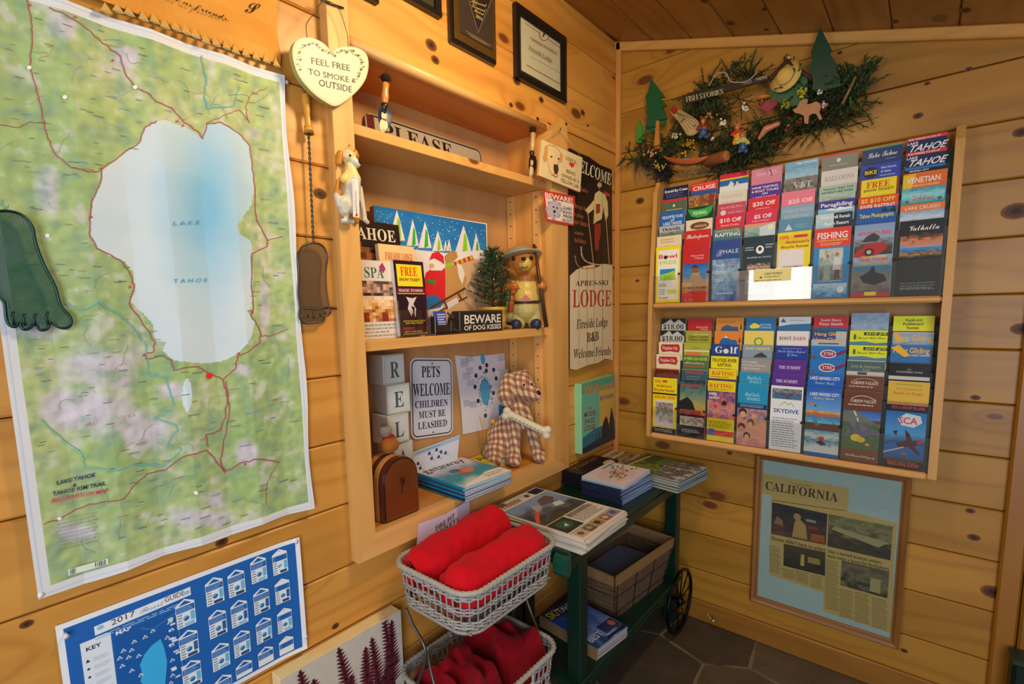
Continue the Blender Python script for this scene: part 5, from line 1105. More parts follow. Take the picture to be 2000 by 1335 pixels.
# certificate
e = frame_thing('framed_certificate', 'picture', 'black framed cream certificate with red lines high on the left wall', -.727, -.428, 2.103, 2.330, .030, .02, '#16120f')
mb = MB(); mb.box((.004, -.70, 2.13), (.006, -.455, 2.30), '#e6dcc0'); A = PArt(mb, .0062)
A.line([(1026, 45), (1100, 97)], 1.0, '#b84830'); A.line([(1029, 127), (1101, 168)], 1.4, '#b84830'); A.circ(1063, 68, 10, 12, '#c05038', 16); A.up(); A.circ(1063, 68, 8.6, 10.5, '#e6dcc0', 16); A.up(); A.circ(1063, 66, 2.4, 3.2, '#2c7048'); A.circ(1061, 70, 1.6, 2.2, '#3a3a30')
A.ptext('Certificate of Excellence', (1037, 78), (1088, 108), (1037, 73), '#b06048', 'S'); A.ptext('Fireside Lodge', (1033, 96), (1078, 122), (1033, 88), '#8a8458', 'S'); A.line([(1035, 72), (1088, 103)], .7, '#c08068'); A.line([(1033, 98), (1082, 125)], .6, '#b0a070'); A.line([(1036, 110), (1095, 143)], .6, '#c0a878')
mb.build('certificate_sheet', M['paper'], e); mb = MB(); mb.box((.0085, -.70, 2.13), (.0095, -.455, 2.30), '#fff'); mb.build('glass_pane', M['glass'], e)
# award plaque
e = empty('award_plaque', (0, -.925, 2.1), 'bronze and black award plaque with an engraved triangle', 'plaque')
mb = MB(); mb.box((0.0, -1.026, 2.103), (.016, -.828, 2.40), '#18120e', .004); mb.build('board', M['varnish'], e)
mb = MB(); mb.box((.016, -1.014, 2.115), (.0185, -.833, 2.39), '#8a6a38', .002); mb.build('bronze_plate', M['metal'], e)
mb = MB(); mb.box((.0185, -.993, 2.137), (.0215, -.850, 2.38), '#3a3028', .0015); A = PArt(mb, .0217)
A.poly([(913, -4), (934, 66), (963, -4)], '#5a5048'); A.up(); A.poly([(916, -4), (934, 60), (960, -4)], '#2a221c'); A.up()
for t, a, b, h in (('Approved', (920, 4), (950, 14), 8), ('Diamond', (921, 13), (948, 24), 7), ('Rated', (926, 22), (945, 31), 7), ('2014', (929, 33), (942, 41), 6)): A.ptext(t, a, b, (a[0], a[1] - h), '#c0a468', 'C' if t != '2014' else 'S')
for k in range(3): A.line([(910 + 4 * k, 60 + 5 * k), (960 - 5 * k, 88 - 1 * k + 2)], .8, '#8a7a58')
mb.build('engraved_plate', M['gloss'], e)
e = frame_thing('picture_frame', 'picture', 'dark picture frame cut off by the top edge, left of the bronze plaque', -1.238, -1.06, 2.150, 2.42, .018, .02, '#1c1410')
mb = MB(); mb.box((.002, -1.23, 2.16), (.004, -1.065, 2.41), '#3a3a28'); mb.build('picture', M['gloss'], e)
e = frame_thing('picture_frame', 'picture', 'leftmost black picture frame, only its lower corner in sight above the shelf unit', -1.50, -1.272, 2.100, 2.36, .018, .018, '#141414')
mb = MB(); mb.box((.002, -1.49, 2.11), (.004, -1.28, 2.35), '#404038'); mb.build('picture', M['gloss'], e)
def board_px(name, label, pts, x0, th, col, side, mat='paintwood', cat='sign'):
    P = [PL(x, y, x0) for x, y in pts]; mb = MB()
    mb.prism(Frame((0, 0, 0), (0, 1, 0), (0, 0, 1), (1, 0, 0)), [(p.y, p.z) for p in P], x0 - th, x0, col, side)
    return mb, PArt(mb, x0)
# ---- ski lodge welcome sign
pts = [(1112, 720), (1125, 722), (1150, 712), (1168, 708), (1182, 700), (1197, 703), (1195, 331), (1172, 322), (1150, 306), (1130, 298), (1113, 289)]
mb, A = board_px('ski_sign', '', pts, .022, .014, '#211a16', '#4a3020')
A.poly([(1113, 538), (1125, 527), (1140, 520), (1160, 516), (1180, 515), (1196, 517), (1197, 703), (1182, 700), (1168, 708), (1150, 712), (1125, 722), (1113, 720)], '#dccba8'); A.up()
A.ptext('WELCOME', (1117, 328), (1193, 362), (1119, 304), '#e4dcb8', 'S')
for t, a, b, h in (('ski late', (1118, 366), (1149, 378), 9), ('sleep in', (1119, 404), (1146, 412), 9), ('& play', (1119, 420), (1140, 427), 8), ('snow bunnies', (1119, 436), (1152, 444), 10), ('winter', (1122, 457), (1140, 460), 7), ('holidays', (1122, 472), (1145, 476), 9)): A.ptext(t, a, b, (a[0], a[1] - h), '#a8643c', 'S')
A.poly([(1167, 362), (1170, 357), (1174, 363), (1172, 372), (1168, 371)], '#6a3028'); A.circ(1171, 361, 4.5, 5, '#c8b090'); A.poly([(1168, 356), (1174, 357), (1172, 352)], '#b83828')
A.poly([(1162, 378), (1170, 372), (1182, 380), (1187, 395), (1188, 420), (1183, 432), (1180, 415), (1180, 402), (1175, 428), (1166, 432), (1159, 438), (1160, 408), (1148, 418), (1143, 410), (1154, 398), (1160, 390)], '#e0d090')
A.poly([(1178, 372), (1190, 378), (1192, 384), (1182, 382)], '#c43c30'); A.up()
A.poly([(1164, 398), (1172, 398), (1172, 415), (1164, 418)], '#a03a30')
A.poly([(1161, 438), (1173, 436), (1174, 455), (1170, 470), (1169, 490), (1163, 490), (1161, 465)], '#963428')
A.poly([(1164, 488), (1168, 488), (1171, 520), (1162, 522)], '#2a1c18'); A.line([(1148, 416), (1159, 514)], 1.4, '#c8a070'); A.line([(1184, 430), (1190, 516)], 1.4, '#c8a070')
A.line(smooth([(1135, 482), (1137, 500), (1148, 512), (1175, 518)], 5, False), 2.6, '#d8b080'); A.line(smooth([(1123, 500), (1127, 516), (1140, 524), (1165, 522)], 5, False), 2.6, '#c89468')
A.ptext('APRES-SKI', (1124, 558), (1188, 556), (1124, 548), '#38281c', 'S', .2); A.ptext('LODGE', (1118, 600), (1194, 597), (1118, 566), '#b03c2c', 'S')
A.ptext('Fireside Lodge', (1126, 642), (1187, 636), (1126, 624), '#3a3024', 'S', .1); A.ptext('B&B', (1146, 668), (1170, 664), (1146, 650), '#3a3024', 'S'); A.ptext('Welcome Friends', (1120, 700), (1193, 692), (1120, 682), '#3a3024', 'S', .1)
for x in (1130, 1146, 1160, 1176): A.line([(x, 302 + (x - 1112) * .45), (x + 1, 712)], .5, '#3c2c20')
o = mb.build('ski_sign', M['paintwood']); tag(o, 'tall dark and cream wooden ski lodge welcome sign with a skier', 'sign')
# ---- green moose pass sign
pts = [(1137, 887), (1201, 857), (1200, 731), (1136, 750)]
mb, A = board_px('lodge_sign', '', pts, .034, .034, '#58a088', '#98d8a0')
A.poly([(1137, 757), (1170, 750), (1172, 872), (1138, 887)], '#6cb49c'); A.poly([(1170, 750), (1200, 742), (1200, 858), (1172, 872)], '#d0a850'); A.up()
A.poly([(1137, 745 + 10), (1200, 731 + 9), (1200, 745 + 12), (1137, 770)], '#58a080')
A.poly([(1138, 855), (1160, 838), (1178, 830), (1201, 820), (1201, 857), (1138, 887)], '#2f6c80'); A.up(); A.poly([(1138, 876), (1160, 862), (1201, 838), (1201, 857), (1138, 887)], '#30303c')
A.ptext('Welcome', (1141, 771), (1198, 757), (1141, 753), '#d88838', 'B'); A.ptext('BEST DOGGONE', (1172, 782), (1198, 775), (1172, 774), '#3a6c80', 'B')
for t, a, b in (('MOOSE', (1141, 815), (1164, 809)), ('PASS', (1142, 829), (1162, 823)), ('LODGE', (1141, 842), (1163, 836))): A.ptext(t, a, b, (a[0], a[1] - 10), '#8a4030', 'B')
A.ptext('the', (1148, 800), (1158, 797), (1148, 793), '#8a5040', 'C')
for px in (0, 18): A.poly([(1177 + px * .8, 858 - px * .6), (1176 + px * .8, 838 - px), (1179 + px * .8, 822 - px * 1.1), (1184 + px * .5, 812 - px), (1187 + px * .5, 818 - px), (1190 + px * .5, 835 - px), (1191 + px * .5, 852 - px * .5)], '#242830')
A.up()
for k in range(7): A.line([(1166 + 5 * k, 870 - 2.6 * k), (1166 + 5 * k, 845 - 2.6 * k)], 1.4, '#3c3440')
o = mb.build('lodge_sign', M['paintwood']); tag(o, 'green edged lodge welcome sign with dog silhouettes on the wall over the table', 'sign')
# ---- hanging yellow lab sign
e = empty('dog_sign', PL(1095, 340, .05), 'small hanging wooden sign with a yellow dog and red heart', 'sign')
pts = [(1052, 342), (1133, 375), (1138, 308), (1058, 272)]
mb, A = board_px('dog_sign', '', pts, .055, .008, '#e4cfa0', '#c8a060')
A.poly([(1066, 285), (1072, 282), (1085, 285), (1092, 292), (1097, 300), (1094, 312), (1090, 322), (1087, 335), (1083, 343), (1077, 342), (1072, 330), (1070, 318), (1068, 312), (1063, 318), (1060, 308)], '#c8945c'); A.up(); A.poly([(1067, 286), (1073, 284), (1084, 287), (1091, 293), (1095, 301), (1092, 312), (1088, 322), (1085, 334), (1082, 340), (1077, 339), (1073, 330), (1071, 318), (1069, 308), (1064, 314), (1062, 308)], '#e8cc98'); A.up()
A.poly([(1064, 285), (1070, 283), (1070, 300), (1066, 314), (1061, 308)], '#d8a058'); A.poly([(1094, 296), (1100, 302), (1098, 318), (1094, 316)], '#d8a058')
A.circ(1077, 306, 2.4, 1.6, '#3a2c20', 8); A.circ(1091, 310, 2.2, 1.6, '#3a2c20', 8); A.poly([(1082, 320), (1090, 322), (1091, 332), (1088, 341), (1083, 338), (1081, 328)], '#4a3428'); A.line([(1080, 342), (1086, 346), (1090, 342)], 1, '#2a1c14')
A.poly([(1117, 327), (1112, 321), (1112, 317), (1115, 316), (1117, 319), (1120, 318), (1122, 321), (1121, 325)], '#d83028')
for t, a, b, h in (('LOVE IS..', (1105, 311), (1128, 322), 7), ('BEING', (1106, 336), (1124, 344), 6.5), ('OWNED BY A', (1097, 344), (1131, 358), 6.5), ('YELLOW LAB', (1095, 354), (1130, 368), 7)): A.ptext(t, a, b, (a[0], a[1] - h), '#3a3020', 'P')
mb.build('sign_board', M['paintwood'], e)
mb = MB(); mb.tube([PL(1060, 274, .05), PL(1096, 252, .045)], .0012, 5, '#c8a868'); mb.tube([PL(1096, 252, .045), PL(1136, 308, .05)], .0012, 5, '#c8a868'); mb.build('cord', M['fabric'], e)
mb = MB(); mb.tube([PL(1095, 252, .03), PL(1095, 252, .047), PL(1095, 249, .049)], .0015, 6, '#6a5a40'); mb.build('hook', M['metal'], e)
# ---- red bordered beware sign
pts = [(1067, 431), (1121, 441), (1123, 383), (1061, 371)]
mb, A = board_px('beware_sign', '', pts, .036, .002, '#cc3a30', '#cc3a30', 'gloss')
A.poly([(1070, 427), (1119, 437), (1120, 398), (1065, 386)], '#ece4dc'); A.up()
A.ptext('BEWARE!', (1064, 385), (1119, 396), (1063.5, 375), '#f4f0ea', 'B')
[A.circ(1082 + 12 * math.cos(k * .8), 409 + 15 * math.sin(k * .8), 5, 5.5, '#a8a0b0', 8) for k in range(8)]; A.circ(1082, 409, 13, 16, '#c0bac8', 18); A.up(); A.circ(1081, 404, 1.8, 1.8, '#282428', 8); A.circ(1088, 406, 1.8, 1.8, '#282428', 8); A.circ(1083, 413, 2.6, 3.2, '#30282c', 8); A.circ(1083, 421, 2, 2, '#a06870', 8)
for t, y, x in (('GUARD', 408, 1099), ('BICHON', 416, 1099), ('FRISE', 424, 1100), ('ON DUTY', 432, 1098)): A.ptext(t, (x, y), (x + 18 + (2 if t == 'ON DUTY' else 0), y + 3.5), (x, y - 6), '#241c1c', 'B')
o = mb.build('beware_sign', M['gloss']); tag(o, 'red bordered beware sign with a white curly dog on the shelf frame', 'sign')
# ---- blanket note taped to the lower rail
pts = [(817, 1022), (870, 1003), (917, 975), (918, 1000), (915, 1012), (880, 1040), (813, 1075)]
mb = MB(); xx = lambda px: .0325 + .010 * ((px - 817) / 100) ** 2
P = [PL(x, y, xx(x)) for x, y in pts]; mb.add(P, [orient(t, [(p.y, p.z) for p in P]) for t in tess([(p.y, p.z) for p in P])], '#d4c4e0')
for t, a, b, h in (('FIRE PIT', (851, 1037), (889, 1011), 10), ('BLANKETS', (838, 1056), (897, 1017), 9)):
    Aa, Bb = PL(*a, xx(a[0]) + .004), PL(*b, xx(b[0]) + .004); text3(mb, t, Aa, Bb, PL(a[0] - 1, a[1] - h, xx(a[0]) + .004) - Aa, V((1, 0, 0)), '#3c3840', 'P')
o = mb.build('blanket_note', M['paper']); tag(o, 'lavender handwritten fire pit blankets note hanging under the shelf', 'note')
# ---- fern canvas low on the left
e = empty('fern_canvas', (0.02, -1.48, .2), 'cream canvas with dark red fern fronds at the bottom left', 'picture')
mb = MB(); mb.box((.004, -1.655, .18), (.045, -1.318, .545), '#e8d49c', .002); mb.build('canvas', M['fabric'], e)
mb = MB(); mb.add([V((.0455, -1.655, .18)), V((.0455, -1.318, .18)), V((.0455, -1.318, .545)), V((.0455, -1.655, .545))], [(0, 1, 2, 3)], '#c8c0b4')
A = Art(mb, lambda u, v, n: V((.0455 + n, u, v)), .0004, .0003); rr = random.Random(6)
At = Art(mb, lambda u, v, n: V((.0455 - (v - .545) if v > .545 else .0455 + n, u, min(v, .545) + (n if v > .545 else 0))), .0004, .0003)
for i, (u, v0, h, ln) in enumerate(((-1.345, .20, .355, -.03), (-1.36, .2, .33, .01), (-1.395, .18, .335, -.02), (-1.435, .2, .30, .0), (-1.475, .18, .36, -.035), (-1.50, .2, .25, .02), (-1.55, .2, .30, -.03), (-1.58, .18, .36, -.03), (-1.62, .2, .27, .0), (-1.46, .2, .2, .03), (-1.41, .19, .22, .04))):
    n = 34
    for k in range(n):
        t = k / n; cu2, cv = u + ln * t * t, v0 + h * t; L = .046 * (1 - t) ** .7 + .006
        for s in (-1, 1):
            leaf_end = (cu2 + s * L, cv + L * .35)
            if leaf_end[1] > .583 or leaf_end[0] < -1.652 or leaf_end[0] > -1.322: continue
            At.poly([(cu2, cv - .006), leaf_end, (cu2, cv + .006)] if s > 0 else [(cu2, cv + .006), leaf_end, (cu2, cv - .006)], ['#5c1824', '#481420', '#6c2030'][(k + i) % 3])
    At.line([(u + ln * (q / 8) ** 2, v0 + h * q / 8) for q in range(9)], .006, '#481420')
mb.build('fern_print', M['fabric'], e)
# ---------------------------------------------------------------- things in the wall shelf
# ---- top shelf
fp = Frame((-.150, -1.205, 1.8035), (0, .4895, 0), (-.0008 * 15, 0, .112), None); fp.N = V((1, 0, .1)).normalized()
mb = MB()
def rrect(w, h, r, n=5, x0=0, y0=0):
    out = []
    for cx0, cy0, a0 in ((w - r, h - r, 0), (r, h - r, 90), (r, r, 180), (w - r, r, 270)):
        for i in range(n + 1): a = math.radians(a0 + 90 * i / n); out.append((x0 + cx0 + r * math.cos(a), y0 + cy0 + r * math.sin(a)))
    return out
mb.prism(Frame((-.150, -1.205, 1.804), (0, 1, 0), (-.1, 0, 1), (1, 0, .1)), rrect(.4895, .111, .022), -.003, 0, '#a89c8c')
A = Art(mb, lambda u, v, n: V((-.150 - .1 * v + n, -1.205 + u, 1.804 + v)), .0006, .0003)
A.line(rrect(.4895 - .012, .111 - .012, .018, 5, .006, .006), .004, '#2a1410', True); A.rect(0.004, 0.02, .03, .105, '#5a1c1c')
A.text('PLEASE', .052, .050, .29, .044, '#241c18', 'S'); A.text('NO SMOKING', .11, .012, .36, .034, '#241c18', 'S')
o = mb.build('please_sign', M['gloss']); tag(o, 'aged metal please sign lying back on the top shelf', 'sign')
def trowel(px, y0, y1, y2, y3, x0, hc, bc, label, seed):
    e = empty('garden_trowel', PL(px, y3, x0), label, 'trowel')
    a, b, c, d = [PL(px + q, y, x0) for q, y in ((0, y0), (0, y1), (-2, y2), (-6, y3))]
    mb = MB(); mb.ell(a, .013, .013, .011, '#2c1c14'); rr = random.Random(seed)
    for k in range(24):
        v = V((rr.gauss(0, 1), rr.gauss(0, 1), rr.gauss(0, 1))).normalized(); mb.tube([a, a + v * .019], [.002, .0004], 4, '#38241a')
    mb.build('raffia_tie', M['fabric'], e)
    mb = MB(); L = (c - b).length; mb.lathe(b + (b - c) * .1, c - b, [(.006, 0), (.010, L * .08), (.0085, L * .35), (.0105, L * .75), (.008, L * 1.02), (.006, L * 1.1)], 12, hc); mb.lathe(c, c - b, [(.009, 0), (.009, .006), (.0055, .02)], 12, '#2a201c'); mb.build('handle', M['varnish'], e)
    mb = MB(); n = 8; vs = []; fs = []
    w = [.012, .019, .022, .022, .0215, .020, .016, .009, .001]
    for i in range(n + 1):
        p = c + (d - c) * (0.15 + .85 * i / n)
        for j in range(5): s = (j - 2) / 2; vs.append(p + V((.007 * s * s, w[i] * s, 0)))
    for i in range(n):
        for j in range(4): q = i * 5 + j; fs.append((q, q + 5, q + 6, q + 1))
    cols = [bc] * len(fs); mb.addc(vs, fs, [lin(q) for q in cols], 0, True)
    A = Art(mb, lambda u, v, m: c + (d - c) * (1 - v) + V((.002 + .007 * u * u + m, .022 * u, 0)), .002, .0004)
    A.circ(-.1, .55, .42, .16, '#d8cfa8', 12); A.up(); A.circ(-.1, .2, .62, .24, '#e0d8b0', 12); A.up(); A.circ(-.1, .72, .30, .10, '#241c20', 10); A.circ(-.25, .57, .07, .03, '#201818', 6); A.circ(.05, .57, .07, .03, '#201818', 6); A.up(); A.rect(-.35, .38, .2, .44, '#a03028')
    mb.build('painted_blade', M['gloss'], e)
trowel(753, 152, 165, 203, 257, -.012, '#c88840', '#2c3c54', 'garden trowel with penguin painted blade hanging at the left of the top shelf', 1)
trowel(1041, 253, 262, 296, 345, -.004, '#c89c68', '#30281c', 'dark painted garden trowel hanging at the right end of the top shelf', 2)
# ---- middle shelf
ZB = 1.2785
e = empty('snow_painting', (-.14, -.96, ZB), 'bright canvas of santa and dogs sledding under snowy firs', 'picture')
mb = MB(); mb.prism(Frame((0, 0, 0), (0, 1, 0), (0, 0, 1), (1, 0, 0)), [(-1.205, ZB), (-.722, ZB), (-.717, 1.657), (-1.205, 1.652)], -.160, -.14, '#f0e8e4', '#8a5c30'); mb.build('canvas', M['fabric'], e)
mb = MB(); A = PArt(mb, -.14, .0006, .0003)
B = Art(mb, lambda u, v, n: V((-.14 + n, -1.205 + .483 * u, ZB + .375 * v)), .0004, .0002)
B.mosaic(0, .32, 1, 1, 60, 30, lambda x, y: ramp(y + .22 * fbm(x * 7, y * 7), [(0, '#d4dcec'), (.25, '#80b4dc'), (.6, '#2c84c8'), (1, '#2470b8')])); B.mosaic(0, 0, 1, .33, 40, 12, lambda x, y: mixc('#ece2e0', '#c8c0d0', .5 + .8 * fbm(x * 5, y * 5)))
A.n = .0012; rr = random.Random(2)
for k in range(120): x, y = rr.uniform(735, 948), rr.uniform(410, 480); A.circ(x, min(y + (x - 735) * .14, 500), .9, .9, '#e4eaf2', 5)
for x, y0, y1, w in ((775, 410, 470, 16), (806, 428, 480, 12), (830, 432, 484, 13), (855, 450, 490, 11), (905, 440, 492, 16), (930, 455, 500, 10), (877, 466, 490, 5), (870, 468, 490, 4)):
    A.poly([(x - w, y1), (x - w * .5, (y0 + y1) / 2), (x, y0), (x + w * .55, (y0 + y1) / 2), (x + w, y1)], '#e8e2e4'); A.up()
    A.poly([(x - w * .1, y1), (x + w * .1, y0 + 14), (x + w * .4, y0 + 22), (x + w * .5, y1 - 3)], ['#3cb048', '#8cd028'][int(x) % 2]); A.n -= A.step
A.up(); A.up()
A.poly([(733, 490), (800, 486), (870, 494), (950, 488), (948, 620), (860, 640), (740, 650)], '#ece4e6'); A.up()
A.poly([(862, 640), (868, 560), (880, 525), (905, 508), (935, 505), (949, 520), (948, 640)], '#d8b088')
A.poly([(825, 560), (832, 532), (842, 525), (870, 524), (870, 590), (850, 595), (832, 580)], '#dc2c34'); A.poly([(828, 580), (850, 575), (868, 590), (860, 600), (832, 606)], '#2c78c0'); A.up()
A.poly([(869, 520), (884, 516), (902, 522), (912, 545), (905, 575), (872, 600)], '#c89858'); A.up()
A.poly([(838, 508), (844, 494), (856, 491), (866, 500), (868, 516), (860, 510), (848, 504)], '#d82c38'); A.poly([(838, 510), (850, 505), (867, 518), (864, 528), (842, 528)], '#f0eae8'); A.circ(843, 519, 5, 5, '#e8a890'); A.circ(838, 549, 5, 5, '#2c9c50', 6); A.circ(847, 551, 4, 5, '#2c9c50', 6)
A.poly([(868, 500), (880, 490), (892, 492), (894, 502), (884, 512), (870, 514)], '#c08c50'); A.poly([(870, 514), (884, 511), (885, 521), (871, 522)], '#98c830'); A.poly([(885, 512), (922, 498), (926, 507), (888, 518)], '#d83830'); A.up()
for k in range(4): A.poly([(890 + 9 * k, 510 - 3.2 * k), (894 + 9 * k, 508.5 - 3.2 * k), (897 + 9 * k, 515 - 3 * k), (893 + 9 * k, 517 - 3 * k)], '#b8cc30')
A.poly([(892, 514), (902, 518), (908, 535), (903, 555), (896, 540)], '#ece4dc')
A.line([(842, 600), (908, 563)], 4, '#6a3828'); A.line([(842, 616), (912, 580)], 3, '#6a3828'); A.line([(868, 588), (874, 602)], 3, '#6a3828'); A.line([(895, 573), (902, 586)], 3, '#6a3828'); A.poly([(872, 592), (892, 580), (896, 590), (876, 604)], '#e8e0e8')
mb.build('painted_scene', M['fabric'], e)
def leaflet_box(name, label, y0, y1, z0, z1, x, th, col, lean=.06, cat='magazine', side='#e4e0d8', mat='gloss'):
    """upright booklet leaning back; returns mesh builder and art frame in 0..1 units"""
    mb = MB(); h = z1 - z0; o = V((x, y0, z0)); U = V((0, y1 - y0, 0)); Vv = V((-lean, 0, h)); Nn = U.cross(Vv).normalized()
    c = o + U / 2 + Vv / 2 - Nn * th / 2
    mb.obox(c, U / 2, Vv / 2, Nn * th / 2, side)
    A = Art(mb, Frame(o, U, Vv, Nn), .0003, .0003); A.rect(0, 0, 1, 1, col); A.up(); return mb, A
mb, A = leaflet_box('magazine', '', -1.335, -1.135, ZB, 1.603, -.085, .010, '#2a1c16', .035)
A.mosaic(0, .45, 1, .82, 16, 8, lambda x, y: ramp(y + .6 * fbm(x * 4, y * 4, 2), [(0, '#3a2018'), (.5, '#a8643c'), (1, '#241814')])); A.up(); A.text('TAHOE', .12, .84, .80, .10, '#e4dcd0', 'S'); A.poly([(.55, .50), (.95, .58), (.9, .72), (.62, .66)], '#e0a070')
tag(mb.build('magazine', M['gloss']), 'dark tall magazine with white serif title at the left of the middle shelf', 'magazine')
mb, A = leaflet_box('b', '', -1.240, -1.112, ZB, 1.538, -.062, .014, '#ecc890', .02, side='#e8d8b0')
A.text('FIRESIDE LODGE', .16, .84, .78, .075, '#c85028', 'S'); A.text("Tahoe's B&B", .3, .73, .5, .035, '#7a6038', 'S'); A.lines(.2, .3, .9, .6, 7, '#a88c58')
tag(mb.build('booklet', M['paper']), 'cream lodge booklet with orange serif title on the middle shelf', 'booklet')
mb, A = leaflet_box('b', '', -1.345, -1.222, ZB, 1.486, -.030, .004, '#dcd4cc', .012)
A.text('SPA', .20, .78, .52, .13, '#4a6c64', 'S'); A.poly([(.6, .92), (.7, .98), (.78, .9), (.7, .84)], '#a04068'); A.mosaic(0, .55, 1, .74, 12, 5, lambda x, y: ramp(y + .7 * fbm(x * 4, y * 4, 5), [(0, '#3a2c28'), (.6, '#d8b098'), (1, '#5a4438')])); A.mosaic(0, .22, 1, .54, 12, 8, lambda x, y: ramp(y + .8 * fbm(x * 4, y * 4, 9), [(0, '#8a3424'), (.5, '#e0a860'), (1, '#f0d8b8')])); A.lines(.06, .02, .95, .2, 4, '#a09c98')
tag(mb.build('leaflet', M['gloss']), 'tall spa leaflet with food photographs half hidden by the frame', 'leaflet')
e = empty('leaflet_holder', (-.02, -1.19, ZB), 'clear acrylic leaflet holder standing in front of the cream booklet', 'holder')
mb = MB(); mb.box((-.012, -1.232, ZB + .003), (-.009, -1.122, ZB + .075), '#fff'); mb.box((-.034, -1.236, ZB), (-.004, -1.118, ZB + .003), '#fff'); mb.box((-.034, -1.122, ZB + .003), (-.012, -1.119, ZB + .10), '#fff'); mb.box((-.034, -1.235, ZB + .003), (-.012, -1.232, ZB + .10), '#fff'); mb.build('pocket', M['acrylic'], e)
mb, A = leaflet_box('b', '', -1.231, -1.1235, ZB + .0035, 1.490, -.0128, .012, '#2c1424', .018)
A.rect(.08, .66, .92, .95, '#f0d828'); A.rect(0, .0, 1, .12, '#502028'); A.up(); A.text('FREE', .20, .80, .56, .115, '#d83020', 'S'); A.text('SHOW TICKET!', .14, .73, .70, .04, '#241c10', 'B'); A.rect(.02, .575, .98, .64, '#6a1c38'); A.up(); A.text('MAGIC FUSION', .08, .588, .82, .035, '#f0e8ec', 'S'); A.rect(.05, .555, .95, .57, '#d8a030')
A.poly([(.30, .52), (.38, .44), (.32, .36), (.42, .26), (.5, .32), (.56, .24), (.60, .36), (.52, .42), (.66, .52), (.5, .50)], '#d8c8cc'); A.poly([(.44, .4), (.52, .28), (.56, .38)], '#401820')
A.text('PORTRAYING MAGIC SHOW', .14, .185, .74, .022, '#f0d828', 'B'); A.text('WITH FREE TICKETS', .2, .155, .6, .022, '#f0d828', 'B'); A.text('RESERVE', .12, .085, .35, .028, '#e84030', 'B'); A.text('(877) 769-9324', .15, .045, .6, .02, '#e8e0e0', 'P'); A.text('WWW.THELOFTTAHOE.COM', .1, .015, .8, .02, '#e0e040', 'P')
tag(mb.build('ticket_brochure', M['gloss']), 'yellow and maroon free show ticket brochure in the acrylic holder', 'brochure')
e = empty('card_holder', (-.03, -1.07, ZB), 'small dark business card holder with carved bear and blue cards', 'card holder')
mb = MB(); mb.box((-.045, -1.115, ZB), (.0, -1.005, ZB + .006), '#241812', .002); mb.box((-.008, -1.108, ZB + .006), (-.003, -1.050, ZB + .030), '#2c1e16', .002); mb.box((-.03, -1.112, ZB + .006), (-.0, -1.107, ZB + .055), '#2c1e16', .001); mb.build('base', M['varnish'], e)
organic([(V((-.022, -1.028, ZB + .012)), V((-.022, -1.026, ZB + .04)), .015, .012, '#2a1a12'), (V((-.022, -1.026, ZB + .045)), V((-.014, -1.03, ZB + .052)), .011, .010, '#33201a'), (V((-.006, -1.036, ZB + .05)), V((-.002, -1.038, ZB + .049)), .006, .004, '#3a261c'), (V((-.026, -1.018, ZB + .062)), V((-.026, -1.017, ZB + .063)), .004, .004, '#2a1a12'), (V((-.026, -1.034, ZB + .062)), V((-.026, -1.034, ZB + .063)), .004, .004, '#2a1a12'), (V((-.012, -1.02, ZB + .01)), V((-.004, -1.02, ZB + .01)), .007, .006, '#2a1a12')], .002, 2, 'carved_bear', M['resin'], e)
mb, A = leaflet_box('b', '', -1.104, -1.054, ZB + .0065, ZB + .070, -.0095, .008, '#3c50a8', .008, side='#d0d4e4'); A.circ(.15, .5, .12, .16, '#1c2448'); A.lines(.3, .2, .95, .9, 6, '#c8d0f0'); tag(mb.build('business_cards', M['gloss']), 'small pack of blue business cards in the carved bear holder', 'card')
# dog kisses block
e = empty('block_sign', (-.02, -.895, ZB), 'black block sign about dog kisses with white capitals', 'sign')
mb = MB(); mb.box((-.045, -1.000, ZB), (-.012, -.792, ZB + .069), '#22201e', .002); A = Art(mb, lambda u, v, n: V((-.012 + n, -1.0 + .208 * u, ZB + .069 * v)), .0005, .0003)
A.line([(.012, .04), (.988, .04), (.988, .96), (.012, .96)], .004, '#8a7c68', True); A.text('BEWARE', .09, .42, .86, .40, '#dcd6cc', 'B'); A.text('OF DOG KISSES', .09, .12, .86, .22, '#dcd6cc', 'B'); mb.build('painted_block', M['paintwood'], e)
